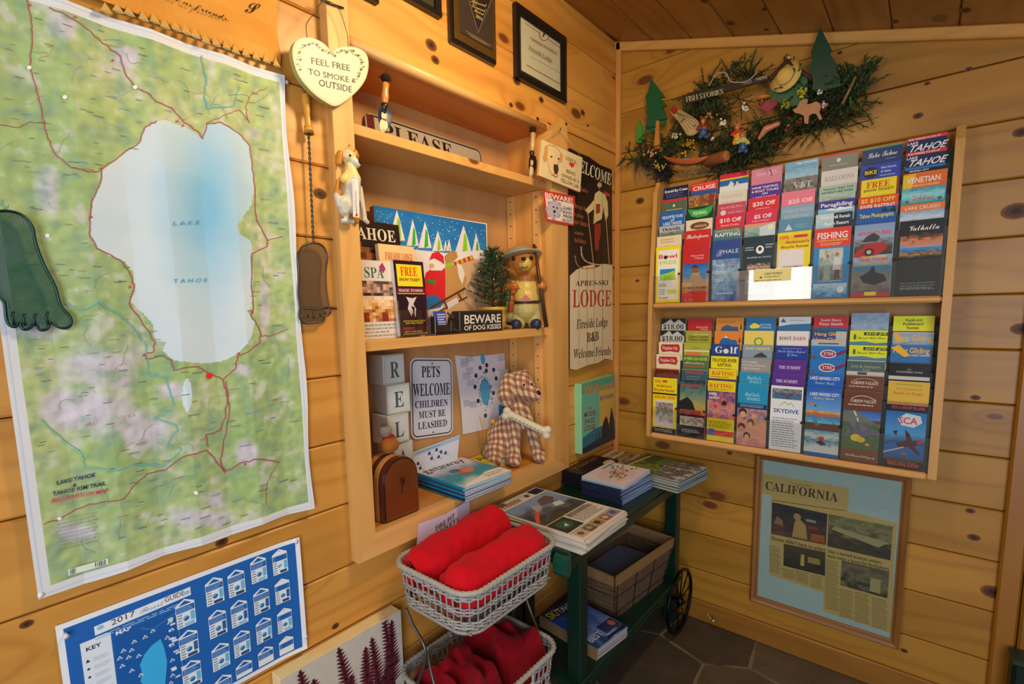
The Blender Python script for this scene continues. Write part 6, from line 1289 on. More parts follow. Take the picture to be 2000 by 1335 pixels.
# little pine in a pot
e = empty('potted_pine', (-.09, -.78, ZB), 'small artificial pine in a round yellow pot', 'plant')
mb = MB(); mb.lathe((-.062, -.785, ZB), (0, 0, 1), [(.030, 0), (.042, .012), (.048, .04), (.046, .066), (.050, .070), (.050, .080), (.045, .080), (.042, .072)], 24, '#c89c38'); A = None; mb.build('pot', M['resin'], e)
mb = MB(); mb.tube([(-.062, -.785, ZB + .07), (-.060, -.78, ZB + .28)], [.005, .002], 6, '#5a4028'); mb.build('trunk', M['fabric'], e)
mb = MB(); rr = random.Random(21)
for k in range(80):
    t = (k / 80) ** .85; z = ZB + .080 + .195 * t; a = k * 2.4; L = (.085 * (1 - t) + .028) * rr.uniform(.75, 1.1)
    b0 = V((-.062, -.785, z)); d = V((math.cos(a), math.sin(a), rr.uniform(.05, .5))).normalized(); branch_end = b0 + d * L
    if branch_end.x < -.132: branch_end.x = -.132
    mb.tube([b0, branch_end], [.0016, .0008], 4, '#3c3420')
    for j in range(44):
        q = b0 + (branch_end - b0) * (.15 + .85 * j / 44); v = V((rr.gauss(0, 1), rr.gauss(0, 1), rr.gauss(0, 1))).normalized(); v = (v * .8 + d * .7).normalized(); s = v.cross(V((0, 0, 1))).normalized() * .0014; nl = rr.uniform(.014, .024)
        en = q + v * nl
        if en.x < -.137: continue
        mb.add([q - s, q + s, en], [(0, 1, 2)], ['#2a4c34', '#3a6a44', '#20402a', '#5a7850'][j % 4])
    if k % 6 == 0: mb.ell(branch_end, .003, .003, .003, '#b8bca8', 6, 4)
o = mb.build('needles', M['foliage'], e)
# fishing bear figurine
bf_ = V((-.052, -.612, ZB)); F_ = V((.62, -.785, 0)); Rv = V((.785, .62, 0))
def lb(a, b, c): return bf_ + Rv * (a * 1.12) + F_ * b + V((0, 0, c))
e = empty('bear_figurine', bf_, 'resin fishing bear figurine with hat and fishing pole at the right of the shelf', 'figurine')
FU, FU2 = '#9c6026', '#b87838'
organic([(lb(-.02, .0, .075), lb(-.024, .012, .02), 0.0329, 0.0268, '#b4aa70'), (lb(.028, .0, .075), lb(.03, .012, .02), 0.0329, 0.0268, '#b4aa70'), (lb(0, 0, .075), lb(0, 0, .10), 0.0561, 0.0537, '#bcae68'), (lb(0, .004, .11), lb(0, 0, .165), 0.0537, 0.0439, '#cdb25c'),
         (lb(0, 0, .175), lb(-.004, .0, .19), 0.0439, 0.0415, FU), (lb(-.008, .0, .232), lb(-.008, .004, .236), 0.0610, 0.0610, FU), (lb(-.004, .032, .232), lb(0, .046, .230), 0.0342, 0.0268, '#c8a848'), (lb(-.03, .02, .212), lb(.02, .02, .21), 0.0293, 0.0293, FU2),
         (lb(-.046, .0, .17), lb(-.058, .022, .145), 0.0220, 0.0183, FU), (lb(-.058, .022, .145), lb(-.036, .046, .150), 0.0183, 0.0171, FU2), (lb(.044, 0, .17), lb(.056, .02, .145), 0.0220, 0.0183, FU), (lb(.056, .02, .145), lb(.052, .042, .152), 0.0183, 0.0171, FU2),
         (lb(-.05, -.01, .05), lb(-.075, -.005, .045), 0.0293, 0.0244, '#b4aa70')], .0032, 3, 'bear_body', M['resin'], e)
organic([(lb(-.026, .012, .017), lb(-.032, .036, .015), 0.0232, 0.0207, '#26324a'), (lb(.03, .012, .017), lb(.034, .036, .015), 0.0232, 0.0207, '#26324a')], .0028, 2, 'shoes', M['resin'], e)
mb = MB(); ax = V((-.28, .10, 1)).normalized(); hb = lb(-.016, .0, .258); mb.lathe(hb, ax, [(.078, -.004), (.083, 0), (.078, .004), (.056, .008), (.052, .020), (.042, .030), (.022, .036), (.001, .037)], 22, '#9c927c'); mb.build('hat', M['resin'], e)
mb = MB(); mb.tube([lb(.030, .03, .300), lb(.048, .05, .155), lb(.066, .045, .004)], [.005, .007, .008], 8, '#4a2c1c'); mb.build('fishing_pole', M['resin'], e)
mb = MB(); mb.tube([lb(-.036, .055, .155), lb(-.044, .06, .105), lb(-.05, .058, .06)], [.008, .011, .009], 8, '#c0582c'); mb.tube([lb(-.052, .04, .13), lb(-.06, .045, .07)], [.008, .010], 8, '#5a9c58'); mb.build('carried_fish', M['resin'], e)
mb = MB(); mb.ell(lb(-.036, .056, .250), .0068, .0068, .008, '#181010', 8, 6); mb.ell(lb(.020, .058, .250), .0068, .0068, .008, '#181010', 8, 6); mb.ell(lb(-.004, .076, .246), .010, .008, .007, '#2c1c18', 8, 6); mb.tube([lb(-.012, .074, .218), lb(-.003, .077, .213), lb(.008, .074, .218)], .0015, 5, '#3a2018'); mb.build('face_details', M['gloss'], e)
mb = MB(); mb.lathe(lb(0, .002, .095), (0, 0, 1), [(.055, -.005), (.058, 0), (.055, .005)], 20, '#3c2c1c'); mb.add([lb(-.022, .061, .098), lb(.022, .061, .098), lb(0, .061, .122)], [(0, 1, 2)], '#b04c28'); mb.build('belt', M['resin'], e)
organic([(lb(-.098, .02, .085), lb(-.09, .03, .05), .010, .017, '#a8946c'), (lb(-.09, .03, .05), lb(-.07, .04, .018), .017, .008, '#b09c78'), (lb(-.07, .04, .012), lb(-.05, .05, .006), .006, .008, '#8a7858'), (lb(-.07, .04, .012), lb(-.075, .055, .006), .006, .008, '#8a7858')], .0028, 2, 'catch_fish', M['resin'], e)
# ---- thermometer dog on the left stile
e = empty('dog_thermometer', PL(682, 436, .03), 'yellow and white dog shaped thermometer on the yellow frame post', 'thermometer')
W2, OR = '#cfc7b2', '#c07a28'
q = lambda x, y, xx=.042: PL(x, y, xx)
organic([(q(680, 306), q(683, 308), .017, .017, '#d8c490'), (q(690, 314, .05), q(697, 320, .054), .011, .009, W2), (q(664, 300), q(661, 318), .008, .008, OR), (q(694, 297), q(697, 305), .006, .006, OR), (q(684, 326), q(688, 345), .013, .017, '#e8d080'), (q(690, 350), q(684, 400), .018, .021, W2), (q(670, 395), q(672, 412), .016, .012, W2), (q(660, 352), q(656, 378), .004, .006, OR), (q(656, 378), q(663, 400), .006, .008, W2), (q(680, 372), q(677, 424), .009, .007, W2), (q(702, 368), q(712, 424), .008, .006, W2), (q(670, 431), q(688, 433), .006, .006, W2), (q(712, 428), q(718, 434), .006, .005, W2), (q(695, 425, .036), q(697, 432, .036), .008, .006, OR), (q(672, 350), q(680, 340), .010, .010, '#ecc870')], .0020, 2, 'dog_relief', M['resin'], e)
mb = MB(); a, b = q(694, 350, .0635), q(696, 424, .0635)
U = V((0, .0085, 0)); mb.add([a - U, a + U, b + U, b - U], [(0, 3, 2, 1)], '#ece4e4'); 
for k in range(14): p = a + (b - a) * (.06 + .8 * k / 14); mb.add([p + V((.0004, -.007, 0)), p + V((.0004, -.003, 0)), p + V((.0004, -.003, .0008)), p + V((.0004, -.007, .0008))], [(0, 1, 2, 3)], '#8a7878')
mb.tube([a + (b - a) * .3 + V((.0012, 0, 0)), a + (b - a) * .92 + V((.0012, 0, 0))], .0011, 6, '#c8b8c0'); mb.ell(a + (b - a) * .94 + V((.0015, 0, 0)), .0026, .0026, .0026, '#c82820', 8, 6); mb.build('thermometer_strip', M['gloss'], e)
mb = MB(); mb.ell(q(684, 303, .0585), .002, .0026, .003, '#181414', 8, 6); mb.ell(q(696, 306, .056), .002, .0022, .0026, '#181414', 8, 6); mb.ell(q(703, 316, .062), .004, .0045, .004, '#181414', 8, 6); mb.tube([q(680, 287, .04), q(681, 283, .04), q(684, 284, .04)], .001, 5, '#6a5a40'); mb.build('face_details', M['gloss'], e)
# ---- bottom shelf
ZC = .780
for k, (ch, dy, dx, rot) in enumerate((('X', 0, -.004, .05), ('A', .012, -.006, -.05), ('L', -.004, -.002, .03), ('E', .008, -.004, -.12), ('R', -.008, -.006, .02))):
    mb = MB(); z = ZC + .0895 * k; c = V((-.128 + dx, -1.186 + dy, z + .0447)); u = V((math.cos(rot), math.sin(rot), 0)); v = V((-math.sin(rot), math.cos(rot), 0))
    mb.obox(c, u * .039, v * .040, (0, 0, .0446), '#b9b8b0', .0025)
    A = Art(mb, lambda a, b, n: c + u * (.039 + n) + v * (.080 * (a - .5)) + V((0, 0, .089 * (b - .5))), .0004, .0003)
    A.rect(.06, .06, .94, .94, '#c4ccce'); A.up(); A.text(ch, .28, .22, .44, .52, '#4c585c', 'S')
    tag(mb.build('letter_block', M['paintwood']), {'X': 'lowest letter block hidden behind the brown wooden box', 'A': 'pale wooden block with the letter A just above the brown box', 'L': 'pale wooden block with the letter L', 'E': 'pale wooden block with the letter E, second from the top', 'R': 'topmost pale wooden block with the letter R'}[ch], 'block', 'letter blocks stacked at the left of the bottom shelf')
# pets welcome sign on the back panel
x0 = D0 + .004; Pp = [PL(x, y, x0) for x, y in ((803, 859), (885, 847), (880, 687), (800, 698))]
o_, U, Vv = Pp[0], Pp[1] - Pp[0], Pp[3] - Pp[0]; W, Hh = U.length, Vv.length; f = Frame(o_, U / W, Vv / Hh, V((1, 0, 0)))
mb = MB(); mb.prism(f, rrect(W, Hh, .025), -.001, .0006, '#d6dae6'); A = Art(mb, f, .0012, .0003); A.line(rrect(W - .016, Hh - .016, .02, 5, .008, .008), .0035, '#1c2034', True)
A.text('PETS', W * .25, Hh * .76, W * .44, Hh * .135, '#101014', 'S'); A.text('WELCOME', W * .06, Hh * .53, W * .87, Hh * .15, '#101014', 'S')
for t, v, u, w in (('CHILDREN', .385, .09, .78), ('MUST BE', .255, .17, .64), ('LEASHED', .12, .15, .70)): A.text(t, W * u, Hh * v, W * w, Hh * .085, '#23263a', 'S')
A.circ(W * .5, Hh * .93, .004, .004, '#7a7468'); A.circ(W * .5, Hh * .06, .003, .003, '#2c3040')
tag(mb.build('pets_sign', M['gloss']), 'white metal pets welcome sign with rounded black border', 'sign')
# info sheet
mb = MB(); x0 = D0 + .002; Pp = [PL(x, y, x0) for x, y in ((903, 848), (990, 829), (985, 661), (887, 668))]
def im(u, v, n): p = (Pp[0] * (1 - u) + Pp[1] * u) * (1 - v) + (Pp[3] * (1 - u) + Pp[2] * u) * v; return p + V((n + .003 * math.sin(v * 5) + .006 * max(0, .3 - u) * (1 - v), 0, 0))
A = Art(mb, im, 0.0005, .0003); A.mosaic(0, 0, 1, 1, 10, 14, lambda x, y: '#dcdce8'); A.up()
A.text('THE MOST BEAUTIFUL DRIVE IN AMERICA', .08, .90, .84, .022, '#4a4a60', 'S'); A.poly([(.50, .86), (.56, .86), (.58, .78), (.55, .73), (.50, .74), (.48, .80)], '#48a8d4')
A.poly([(.46, .56), (.54, .58), (.62, .52), (.62, .38), (.56, .28), (.48, .28), (.43, .36), (.42, .48)], '#58b0dc'); rr = random.Random(4)
for (u, v) in ((.46, .70), (.60, .72), (.74, .66), (.78, .56), (.36, .62), (.32, .50), (.36, .34), (.70, .40), (.50, .16), (.58, .66)): A.circ(u, v, .034, .026, ['#3c2c4c', '#2c3c6c', '#4c3c5c'][int(u * 50) % 3], 10)
A.up()
for k in range(70): a = rr.uniform(0, 6.28); r0 = rr.uniform(.6, 1.1); A.circ(.52 + .16 * r0 * math.cos(a), .43 + .2 * r0 * math.sin(a), .009, .007, '#34446c', 6)
for k in range(16): u, v = (rr.uniform(.05, .2), rr.uniform(.2, .8)) if k % 2 else (rr.uniform(.76, .86), rr.uniform(.12, .8)); A.lines(u, v, u + .16, v + .07, 5, '#8c90a8', .35, k)
tag(mb.build('info_sheet', M['paper']), 'white sheet with a blue lake diagram pinned inside the bottom shelf', 'paper')
mb, A = leaflet_box('b', '', -.640, -.575, .92, 1.115, D0 + .006, .002, '#c8dce0', .002); A.rect(0, 0, 1, .3, '#2c8cb0'); A.rect(0, .5, .2, 1, '#dfe8ea'); o = mb.build('poster_card', M['gloss']); tag(o, 'pale blue card fixed behind the plaid dog', 'card')
# paper with drawings behind the magazines
mb = MB(); Pp = [V((-.150, -1.125, .79)), V((-.150, -.945, .79)), V((-.168, -.905, .975)), V((-.168, -1.085, .955))]; Pp = [PL(806, 935, -.155), PL(893, 900, -.155), PL(898, 848, -.168), PL(803, 884, -.168)]
f = lambda u, v, n: (Pp[0] * (1 - u) + Pp[1] * u) * (1 - v) + (Pp[3] * (1 - u) + Pp[2] * u) * v + V((n, 0, 0))
A = Art(mb, f, 0, .0004); A.rect(0, 0, 1, 1, '#d4dcf0'); A.up(); A.rect(0, .82, 1, .98, '#a8c4e8'); A.lines(.1, .86, .6, .94, 1, '#6a8cc0')
for u, v in ((.12, .5), (.35, .72), (.5, .75), (.6, .6), (.4, .5), (.55, .45), (.16, .3), (.7, .5)): A.circ(u, v, .03, .07, '#3a4060', 7); A.line([(u, v), (u + .06, v - .12), (u + .10, v - .04)], .008, '#7a7c98')
tag(mb.build('drawing_sheet', M['paper']), 'pale blue paper with small sketches behind the getaway magazines', 'paper')
# brown arched wooden box
e = empty('arched_box', (-.06, -1.265, ZC), 'brown arched wooden letter box with tan bands at the left of the bottom shelf', 'box')
def arch(y0, y1, z0, z1, n=14):
    r = (y1 - y0) / 2; c = (y0 + y1) / 2; return [(y0, z0), (y1, z0)] + [(c + r * math.cos(math.pi * i / n), z1 - r + r * math.sin(math.pi * i / n)) for i in range(n + 1)]
fA = Frame((0, 0, 0), (0, 1, 0), (0, 0, 1), (1, 0, 0))
mb = MB(); mb.prism(fA, arch(-1.327, -1.203, ZC, .953), -.084, .002, '#4a2418', '#54281a'); mb.build('body', M['varnish'], e)
mb = MB(); mb.prism(fA, arch(-1.322, -1.208, ZC + .006, .947), .002, .008, '#6a3618', '#3c1c10'); mb.build('front_panel', M['varnish'], e)
for x in (-.034, -.074):
    mb = MB(); mb.prism(fA, arch(-1.3285, -1.2015, ZC, .9545), x, x + .018, '#c08c50'); mb.build('tan_band', M['varnish'], e)
mb = MB(); A = Art(mb, lambda u, v, n: V((.008 + n, u, v)), .0003, .0002); c = (-1.262, .885)
for k in range(9): a = k * .7; A.poly([c, (c[0] + .012 * math.cos(a), c[1] + .014 * math.sin(a)), (c[0] + .010 * math.cos(a + .4), c[1] + .010 * math.sin(a + .4))], '#2c140c')
A.line([(c[0], c[1]), (c[0] - .004, c[1] - .035)], .003, '#2c140c'); mb.build('burned_flower', M['varnish'], e)
# small stuffed toy on the box
e = empty('stuffed_toy', (-.05, -1.262, .955), 'small orange and red stuffed toy lying on the brown arched box', 'toy')
organic([(V((-.045, -1.268, .975)), V((-.048, -1.250, .975)), .021, .020, '#a06024'), (V((-.055, -1.266, .998)), V((-.055, -1.245, .995)), .010, .010, '#8a2028'), (V((-.06, -1.268, 1.014)), V((-.06, -1.256, 1.016)), .016, .014, '#8c847c')], .003, 1, 'toy_body', M['fabric'], e)
# magazines
def magazine(c, w, l, th, rot, cover, spine, label, grp, art=None, page='#dfe3ee', zt=None, name='magazine', curl=0.0):
    mb = MB(); c = V(c); u = V((math.cos(rot), math.sin(rot), 0)); v = V((-math.sin(rot), math.cos(rot), 0))
    mb.obox(c + V((0, 0, th / 2)), u * (w / 2 - .0006), v * (l / 2 - .0006), (0, 0, th / 2 - .0004), page)
    mb.obox(c + V((0, 0, .0003)), u * w / 2, v * l / 2, (0, 0, .0003), cover)
    mb.obox(c + V((0, 0, th - .0003)), u * w / 2, v * l / 2, (0, 0, .0003), cover)
    mb.obox(c + V((0, 0, th / 2)) - v * (l / 2), u * w / 2, v * .0004, (0, 0, th / 2 - .0006), spine)
    if art:
        A = Art(mb, lambda a, b, n: c + u * (w * (a - .5)) + v * (l * (b - .5)) + V((0, 0, th + n)), .0004, .0003); art(A)
    return tag(mb.build(name, M['gloss'], origin=c), label, 'magazine', grp)
def getaway(A):   # cover read from the room side: text runs along b, top is at a = 0
    f0 = A.mp; A.mp = lambda x, y, n: f0(1 - y, x, n)
    A.mosaic(0, 0, 1, 1, 20, 24, lambda x, y: ramp(y + .15 * fbm(x * 4, y * 4), [(0, '#e8ebee'), (.28, '#1c9aa8'), (.45, '#2c88b0'), (.65, '#98acc8'), (.8, '#d4d4ec'), (1, '#dcd8f0')])); A.up()
    A.poly([(.0, 0), (1, 0), (1, .22), (.7, .24), (.35, .12), (.15, .1)], '#e8e8ee'); A.circ(.55, .48, .15, .11, '#c86848', 16); A.circ(.42, .58, .10, .07, '#4c5878', 12); A.up(); A.circ(.58, .48, .11, .08, '#d88468', 14); A.lines(.55, .05, .95, .18, 3, '#b8a888')
    A.text('getaway', .05, .79, .84, .17, '#24243c', 'P')
rr = random.Random(14)
for k in range(10):
    magazine((-.046 + rr.uniform(-.003, .003), -.975 + rr.uniform(-.004, .004), ZC + .0045 * k), .243, .212, .0044, rr.uniform(-.02, .02) - .03, '#2c88b0' if k > 6 else '#183450', '#1c4a78' if k % 3 else '#14a0b0', 'top copy of the blue getaway magazine stack with bathing cover' if k == 9 else 'identical blue getaway magazine lying under the top copy', 'getaway magazines on the bottom shelf', getaway if k == 9 else None)
def yellow_art(A):
    f0 = A.mp; A.mp = lambda x, y, n: f0(1 - y, x, n); A.rect(0, 0, 1, 1, '#e8d830'); A.up(); A.text('TAHOE', .12, .50, .8, .42, '#3c3428', 'B'); A.rect(.05, .05, .95, .4, '#c8b848')
for k in range(5):
    magazine((-.118, -.765 + rr.uniform(-.003, .003), ZC + .005 * k), .105, .165, .0049, rr.uniform(-.02, .03) + .05, '#e8d830', '#a8b0b8', 'top yellow magazine of the small stack beside the plaid dog' if k == 4 else 'magazine in the small yellow stack beside the plaid dog', 'yellow magazines on the bottom shelf', yellow_art if k == 4 else None, '#c8d0d8')
# bottle with dried sprig
e = empty('bud_vase', (-.140, -.752, ZC), 'tiny glass bud vase with dried yellow sprig beside the plaid dog', 'vase')
mb = MB(); mb.lathe((-.140, -.752, ZC), (0, 0, 1), [(.012, 0), (.014, .01), (.014, .04), (.007, .055), (.007, .066), (.009, .068)], 14, '#b09878'); mb.build('bottle', M['gloss'], e)
mb = MB()
for k in range(7): a = k * .9; p0 = V((-.140, -.752, ZC + .06)); mb.tube([p0, p0 + V((.006 * math.cos(a), .012 * math.sin(a), .05)), p0 + V((.016 * math.cos(a), .03 * math.sin(a), .085 + .008 * k))], .0011, 4, '#c89838')
mb.lathe((-.125, -.725, ZC + .155), (1, -.6, 0), [(.009, 0), (.009, .002)], 12, '#e0a828'); mb.build('sprig', M['foliage'], e)
# plaid plush dog
def plaidmat():
    m, t, p = nt('plaid_cloth'); tc = N(t, 'ShaderNodeTexCoord'); sp = N(t, 'ShaderNodeSeparateXYZ'); mp_ = N(t, 'ShaderNodeMapping'); t.links.new(tc.outputs['Object'], mp_.inputs[0]); mp_.inputs['Rotation'].default_value = (.75, .35, .5); t.links.new(mp_.outputs[0], sp.inputs[0])
    def band(s, f): return mth(t, 'MINIMUM', mth(t, 'MAXIMUM', mth(t, 'MULTIPLY_ADD', mth(t, 'SINE', mth(t, 'MULTIPLY', s, f)), 2.5, 0.5), 0.0), 1.0)
    a, b = band(mth(t, 'ADD', sp.outputs[0], mth(t, 'MULTIPLY', sp.outputs[1], .6)), 300.0), band(sp.outputs[2], 280.0); c_ = mix(t, mth(t, 'MULTIPLY', a, .62), lin('#dcc498'), lin('#7c1828')); c_ = mix(t, mth(t, 'MULTIPLY', b, .62), c_, lin('#7c1828')); t.links.new(c_, p.inputs['Base Color']); p.inputs['Roughness'].default_value = .95; p.inputs['Sheen Weight'].default_value = .3
    nn = noise_n(t, tc.outputs['Object'], 900, 2); bump(t, p, nn.outputs[0], .4, .0006); return m
M['plaid'] = plaidmat()
db = V((-.070, -.668, ZC)); F_ = V((.72, -.69, 0)); Rv = V((.69, .72, 0))
def ld(a, b, c): return db + Rv * a + F_ * b + V((0, 0, c))
e = empty('plush_dog', db, 'red and cream plaid plush dog holding a stuffed bone', 'toy')
C_ = '#ffffff'
body = [(ld(.02, .0, .20), ld(-.045, -.015, .085), .044, .060, C_), (ld(.018, 0, .21), ld(.02, .01, .25), .034, .034, C_), (ld(.016, .005, .285), ld(.02, .005, .29), .055, .055, C_), (ld(.045, .022, .268), ld(.072, .035, .258), .040, .028, C_),
        (ld(.0, .035, .17), ld(-.008, .055, .04), .022, .021, C_), (ld(-.012, .06, .030), ld(-.012, .078, .026), .029, .024, C_), (ld(.045, .02, .17), ld(.078, .025, .05), .022, .021, C_), (ld(.084, .025, .032), ld(.088, .045, .026), .027, .023, C_), (ld(-.06, .01, .06), ld(-.075, .03, .05), .046, .04, C_), (ld(-.085, .04, .03), ld(-.082, .066, .026), .028, .026, C_)]
organic(body, .0042, 3, 'dog_body', M['plaid'], e)
organic([(ld(-.022, .030, .315), ld(-.034, .040, .262), .026, .034, C_), (ld(-.034, .040, .262), ld(-.030, .042, .245), .034, .028, C_)], .004, 2, 'head_flap', M['plaid'], e)
organic([(ld(.05, -.03, .325), ld(.068, -.02, .27), .018, .020, C_)], .004, 2, 'head_flap', M['plaid'], e)
mb = MB(); mb.ell(ld(.082, .052, .266), .011, .010, .010, '#14100f'); mb.ell(ld(.031, .056, .298), .0048, .0048, .0055, '#181414', 8, 6); mb.ell(ld(.062, .044, .297), .0045, .0045, .005, '#181414', 8, 6); mb.build('nose_and_eyes', M['gloss'], e)
organic([(ld(-.03, .066, .197), ld(.105, .070, .125), .014, .014, '#d8d0b8'), (ld(-.034, .066, .207), ld(-.033, .066, .208), .015, .014, '#d8d0b8'), (ld(-.04, .066, .188), ld(-.041, .066, .188), .014, .014, '#d8d0b8'), (ld(.112, .072, .133), ld(.113, .072, .133), .015, .015, '#d8d0b8'), (ld(.108, .07, .112), ld(.109, .07, .112), .015, .015, '#d8d0b8')], .003, 2, 'stuffed_bone', M['fabric'], e)
mb = MB()
for k in range(9): p = ld(-.02 + .0135 * k, .0825, .186 - .0070 * k); mb.tube([p, p + Rv * .006 + V((0, 0, -.003))], .0009, 4, '#4a4438')
mb.build('bone_stitches', M['fabric'], e)
# ---------------------------------------------------------------- green cart table with its things
ZT = .650
GC = '#0d2c22'
t_ = empty('cart_table', (.18, -.50, 0), 'dark green wooden cart table with a spoked wheel against the left wall', 'table')
def gp(name, lo, hi, ch=.004, c=GC):
    mb = MB(); mb.box(lo, hi, c, ch); return mb.build(name, M['green_paint'], t_)
gp('table_top', (.022, -.945, .632), (.345, -.045, ZT), .006)
gp('apron', (.318, -.935, .592), (.343, -.050, .632)); gp('apron', (.024, -.935, .592), (.045, -.050, .632)); gp('apron', (.045, -.93, .592), (.318, -.905, .632)); gp('apron', (.045, -.08, .592), (.318, -.058, .632))
mb = MB(); mb.prism(Frame((0, 0, 0), (0, 1, 0), (0, 0, 1), (1, 0, 0)), [(-.935, .645), (-.955, .640), (-.962, .622), (-.962, .592), (-.952, .580), (-.935, .59)], .300, .346, '#1c5040'); mb.build('end_bracket', M['green_paint'], t_)
for x in (.286, .030):
    for y in (-.868, -.105): gp('leg', (x, y, 0.0 if y < -.5 else .0), (x + .048, y + .048, .592))
gp('lower_shelf', (.034, -.900, .182), (.345, -.060, .203)); gp('shelf_rail', (.322, -.82, .150), (.344, -.105, .182))
# wheel
wc = V((.372, -.146, .1365)); mb = MB()
ring = [wc + V((0, .128 * math.cos(a), .128 * math.sin(a))) for a in [2 * math.pi * i / 40 for i in range(40)]]
wh = None
mb = MB(); mb.tube(ring, .0065, 8, '#16181a', closed=True); ww = mb.build('wheel', M['metal'], t_)
mb = MB()
for k in range(10): a = 2 * math.pi * k / 10 + .15; mb.tube([wc, wc + V((0, .126 * math.cos(a), .126 * math.sin(a)))], .0026, 6, '#16181a')
mb.build('spokes', M['metal'], ww)
mb = MB(); mb.lathe(wc - V((.035, 0, 0)), (1, 0, 0), [(.008, 0), (.008, .02), (.016, .022), (.016, .048), (.007, .050), (.007, .056)], 14, '#1c1e20'); mb.build('hub', M['metal'], ww)
def stack(n, c, w, l, th, rot, cover, spine, top_label, lab, grp, art, jit=.004, page='#dfe3ee', topcol=None, name='magazine', rj=.02):
    r = random.Random(int(abs(c[0]) * 1000 + n)); z = c[2]
    for k in range(n):
        tp = k == n - 1
        o = magazine((c[0] + r.uniform(-jit, jit), c[1] + r.uniform(-jit, jit), z), w, l, th, rot + r.uniform(-rj, rj), topcol if tp and topcol else cover, spine, top_label if tp else lab, grp, art if tp else None, page, name=name); z += th + .0001
# newspapers
def swap(A):
    f0 = A.mp; A.mp = lambda x, y, n: f0(1 - y, x, n)      # text runs away from the viewer's left, top edge against the wall
def news_art(A):
    swap(A); A.rect(0, 0, 1, 1, '#d8d0c8'); A.up()
    A.rect(.02, .93, .98, .935, '#8a2c30'); A.text('Tribune', .04, .87, .46, .085, '#6c2028', 'S'); A.rect(.58, .87, .72, .96, '#c8c4c0'); A.circ(.65, .91, .04, .03, '#2c3030', 8); A.rect(.76, .86, .98, .97, '#28304a')
    A.mosaic(.03, .38, .97, .84, 30, 26, lambda x, y: ramp(1 - y + .3 * fbm(x * 5, y * 4, 3) - .25 * (x - .5), [(0, '#7c98c8'), (.45, '#6884b8'), (.6, '#50586c'), (.8, '#2c3038'), (1, '#3c3c34')])); A.up()
    A.poly([(.05, .44), (.18, .52), (.34, .60), (.33, .63), (.15, .55), (.04, .48)], '#d05030'); A.poly([(.3, .60), (.45, .62), (.5, .70), (.38, .72)], '#a8a098'); A.poly([(.5, .66), (.7, .62), (.85, .70), (.8, .78), (.6, .76)], '#5c4c4c'); A.poly([(.6, .55), (.75, .52), (.8, .6), (.66, .62)], '#c8ccd4'); A.poly([(.1, .40), (.45, .50), (.43, .54), (.2, .47)], '#3a4658')
    A.rect(.03, .16, .38, .37, '#1c2c28'); A.up(); A.circ(.2, .27, .12, .07, '#2c5448', 12); A.poly([(.16, .25), (.24, .29), (.22, .23)], '#a8dcc4')
    A.lines(.42, .18, .97, .36, 13, '#8a8480', .4, 4); A.lines(.42, .31, .97, .37, 3, '#4a4648', .5, 6)
    A.rect(.03, .135, .97, .14, '#4c4c78')
    for k in range(5): A.rect(.05 + k * .185, .03, .20 + k * .185, .125, ['#b8a890', '#6a5040', '#a87848', '#886050', '#8080a8'][k]); A.lines(.2 + k * .185, .03, .232 + k * .185, .125, 4, '#5c5878', .4, k)
    A.up()
    for k in range(5): A.circ(.12 + k * .185, .08, .045, .03, ['#7c5030', '#a89080', '#3c3028', '#d0a880', '#50508c'][k], 8)
stack(13, (.200, -.790, ZT + .0004), .365, .262, .0032, .02, '#d4ccc0', '#d8d0c0', 'top copy of the local newspaper pile at the near end of the table', 'folded newspaper in the pile beneath the top copy', 'newspapers piled on the near end of the table', news_art, .006, '#ddd6c8', name='newspaper', rj=.03)
# food magazines
def food_art(A):
    swap(A); A.rect(0, 0, 1, 1, '#dcd0e0'); A.up(); A.circ(.45, .45, .42, .36, '#d4c4dc', 24); A.up()
    r = random.Random(3)
    for k in range(70):
        a = r.uniform(0, 6.28); q = r.random() ** .6; u, v = .48 + .32 * q * math.cos(a), .45 + .20 * q * math.sin(a) + .1 * (q * math.cos(a)); A.circ(u, v, r.uniform(.02, .05), r.uniform(.012, .022), ['#5c8038', '#8ca040', '#c85848', '#d8b070', '#7a9048', '#c88060', '#3c6028'][k % 7], 7)
    A.up(); A.text('FRESH', .55, .84, .4, .07, '#6ca048', 'B')
    for u, v in ((.7, .72), (.82, .68), (.78, .78), (.9, .6), (.85, .35), (.9, .28)): A.circ(u, v, .04, .022, ['#5c8c38', '#4a4060', '#78a050'][int(u * 100) % 3], 8)
stack(12, (.218, -.408, ZT + .0004), .172, .225, .0046, -.07, '#283450', '#24304c', 'second food magazine of the tall stack', 'dark spined magazine in the tall stack in the middle of the table', 'food magazines in the middle of the table', None, .003, '#a8c0ec')
stack(3, (.216, -.408, ZT + .0004 + 12 * .0047), .172, .225, .0046, .03, '#d8cce0', '#8ca8a8', 'top food magazine with a vegetable plate on its lilac cover', 'pale spined food magazine near the top of the tall stack', 'food magazines in the middle of the table', food_art, .003, '#a8c0ec', '#dcd0e0')
def dark_art(A):
    swap(A); A.mosaic(0, 0, 1, 1, 12, 12, lambda x, y: ramp(y + .5 * fbm(x * 4, y * 4, 8), [(0, '#18161c'), (.7, '#241c1c'), (1, '#3a2c24')])); A.up(); A.text('TAHOE', .12, .66, .76, .17, '#8a6840', 'S'); A.circ(.8, .2, .14, .12, '#c8b8a8', 12); A.rect(.5, .02, .9, .1, '#d8c8b0')
stack(13, (.070, -.345, ZT + .0004), .118, .255, .0045, .03, '#1c1a22', '#201c28', 'top dark magazine of the stack against the wall on the table', 'dark magazine in the stack against the wall on the table', 'dark magazines against the wall', dark_art, .003, '#2c2834')
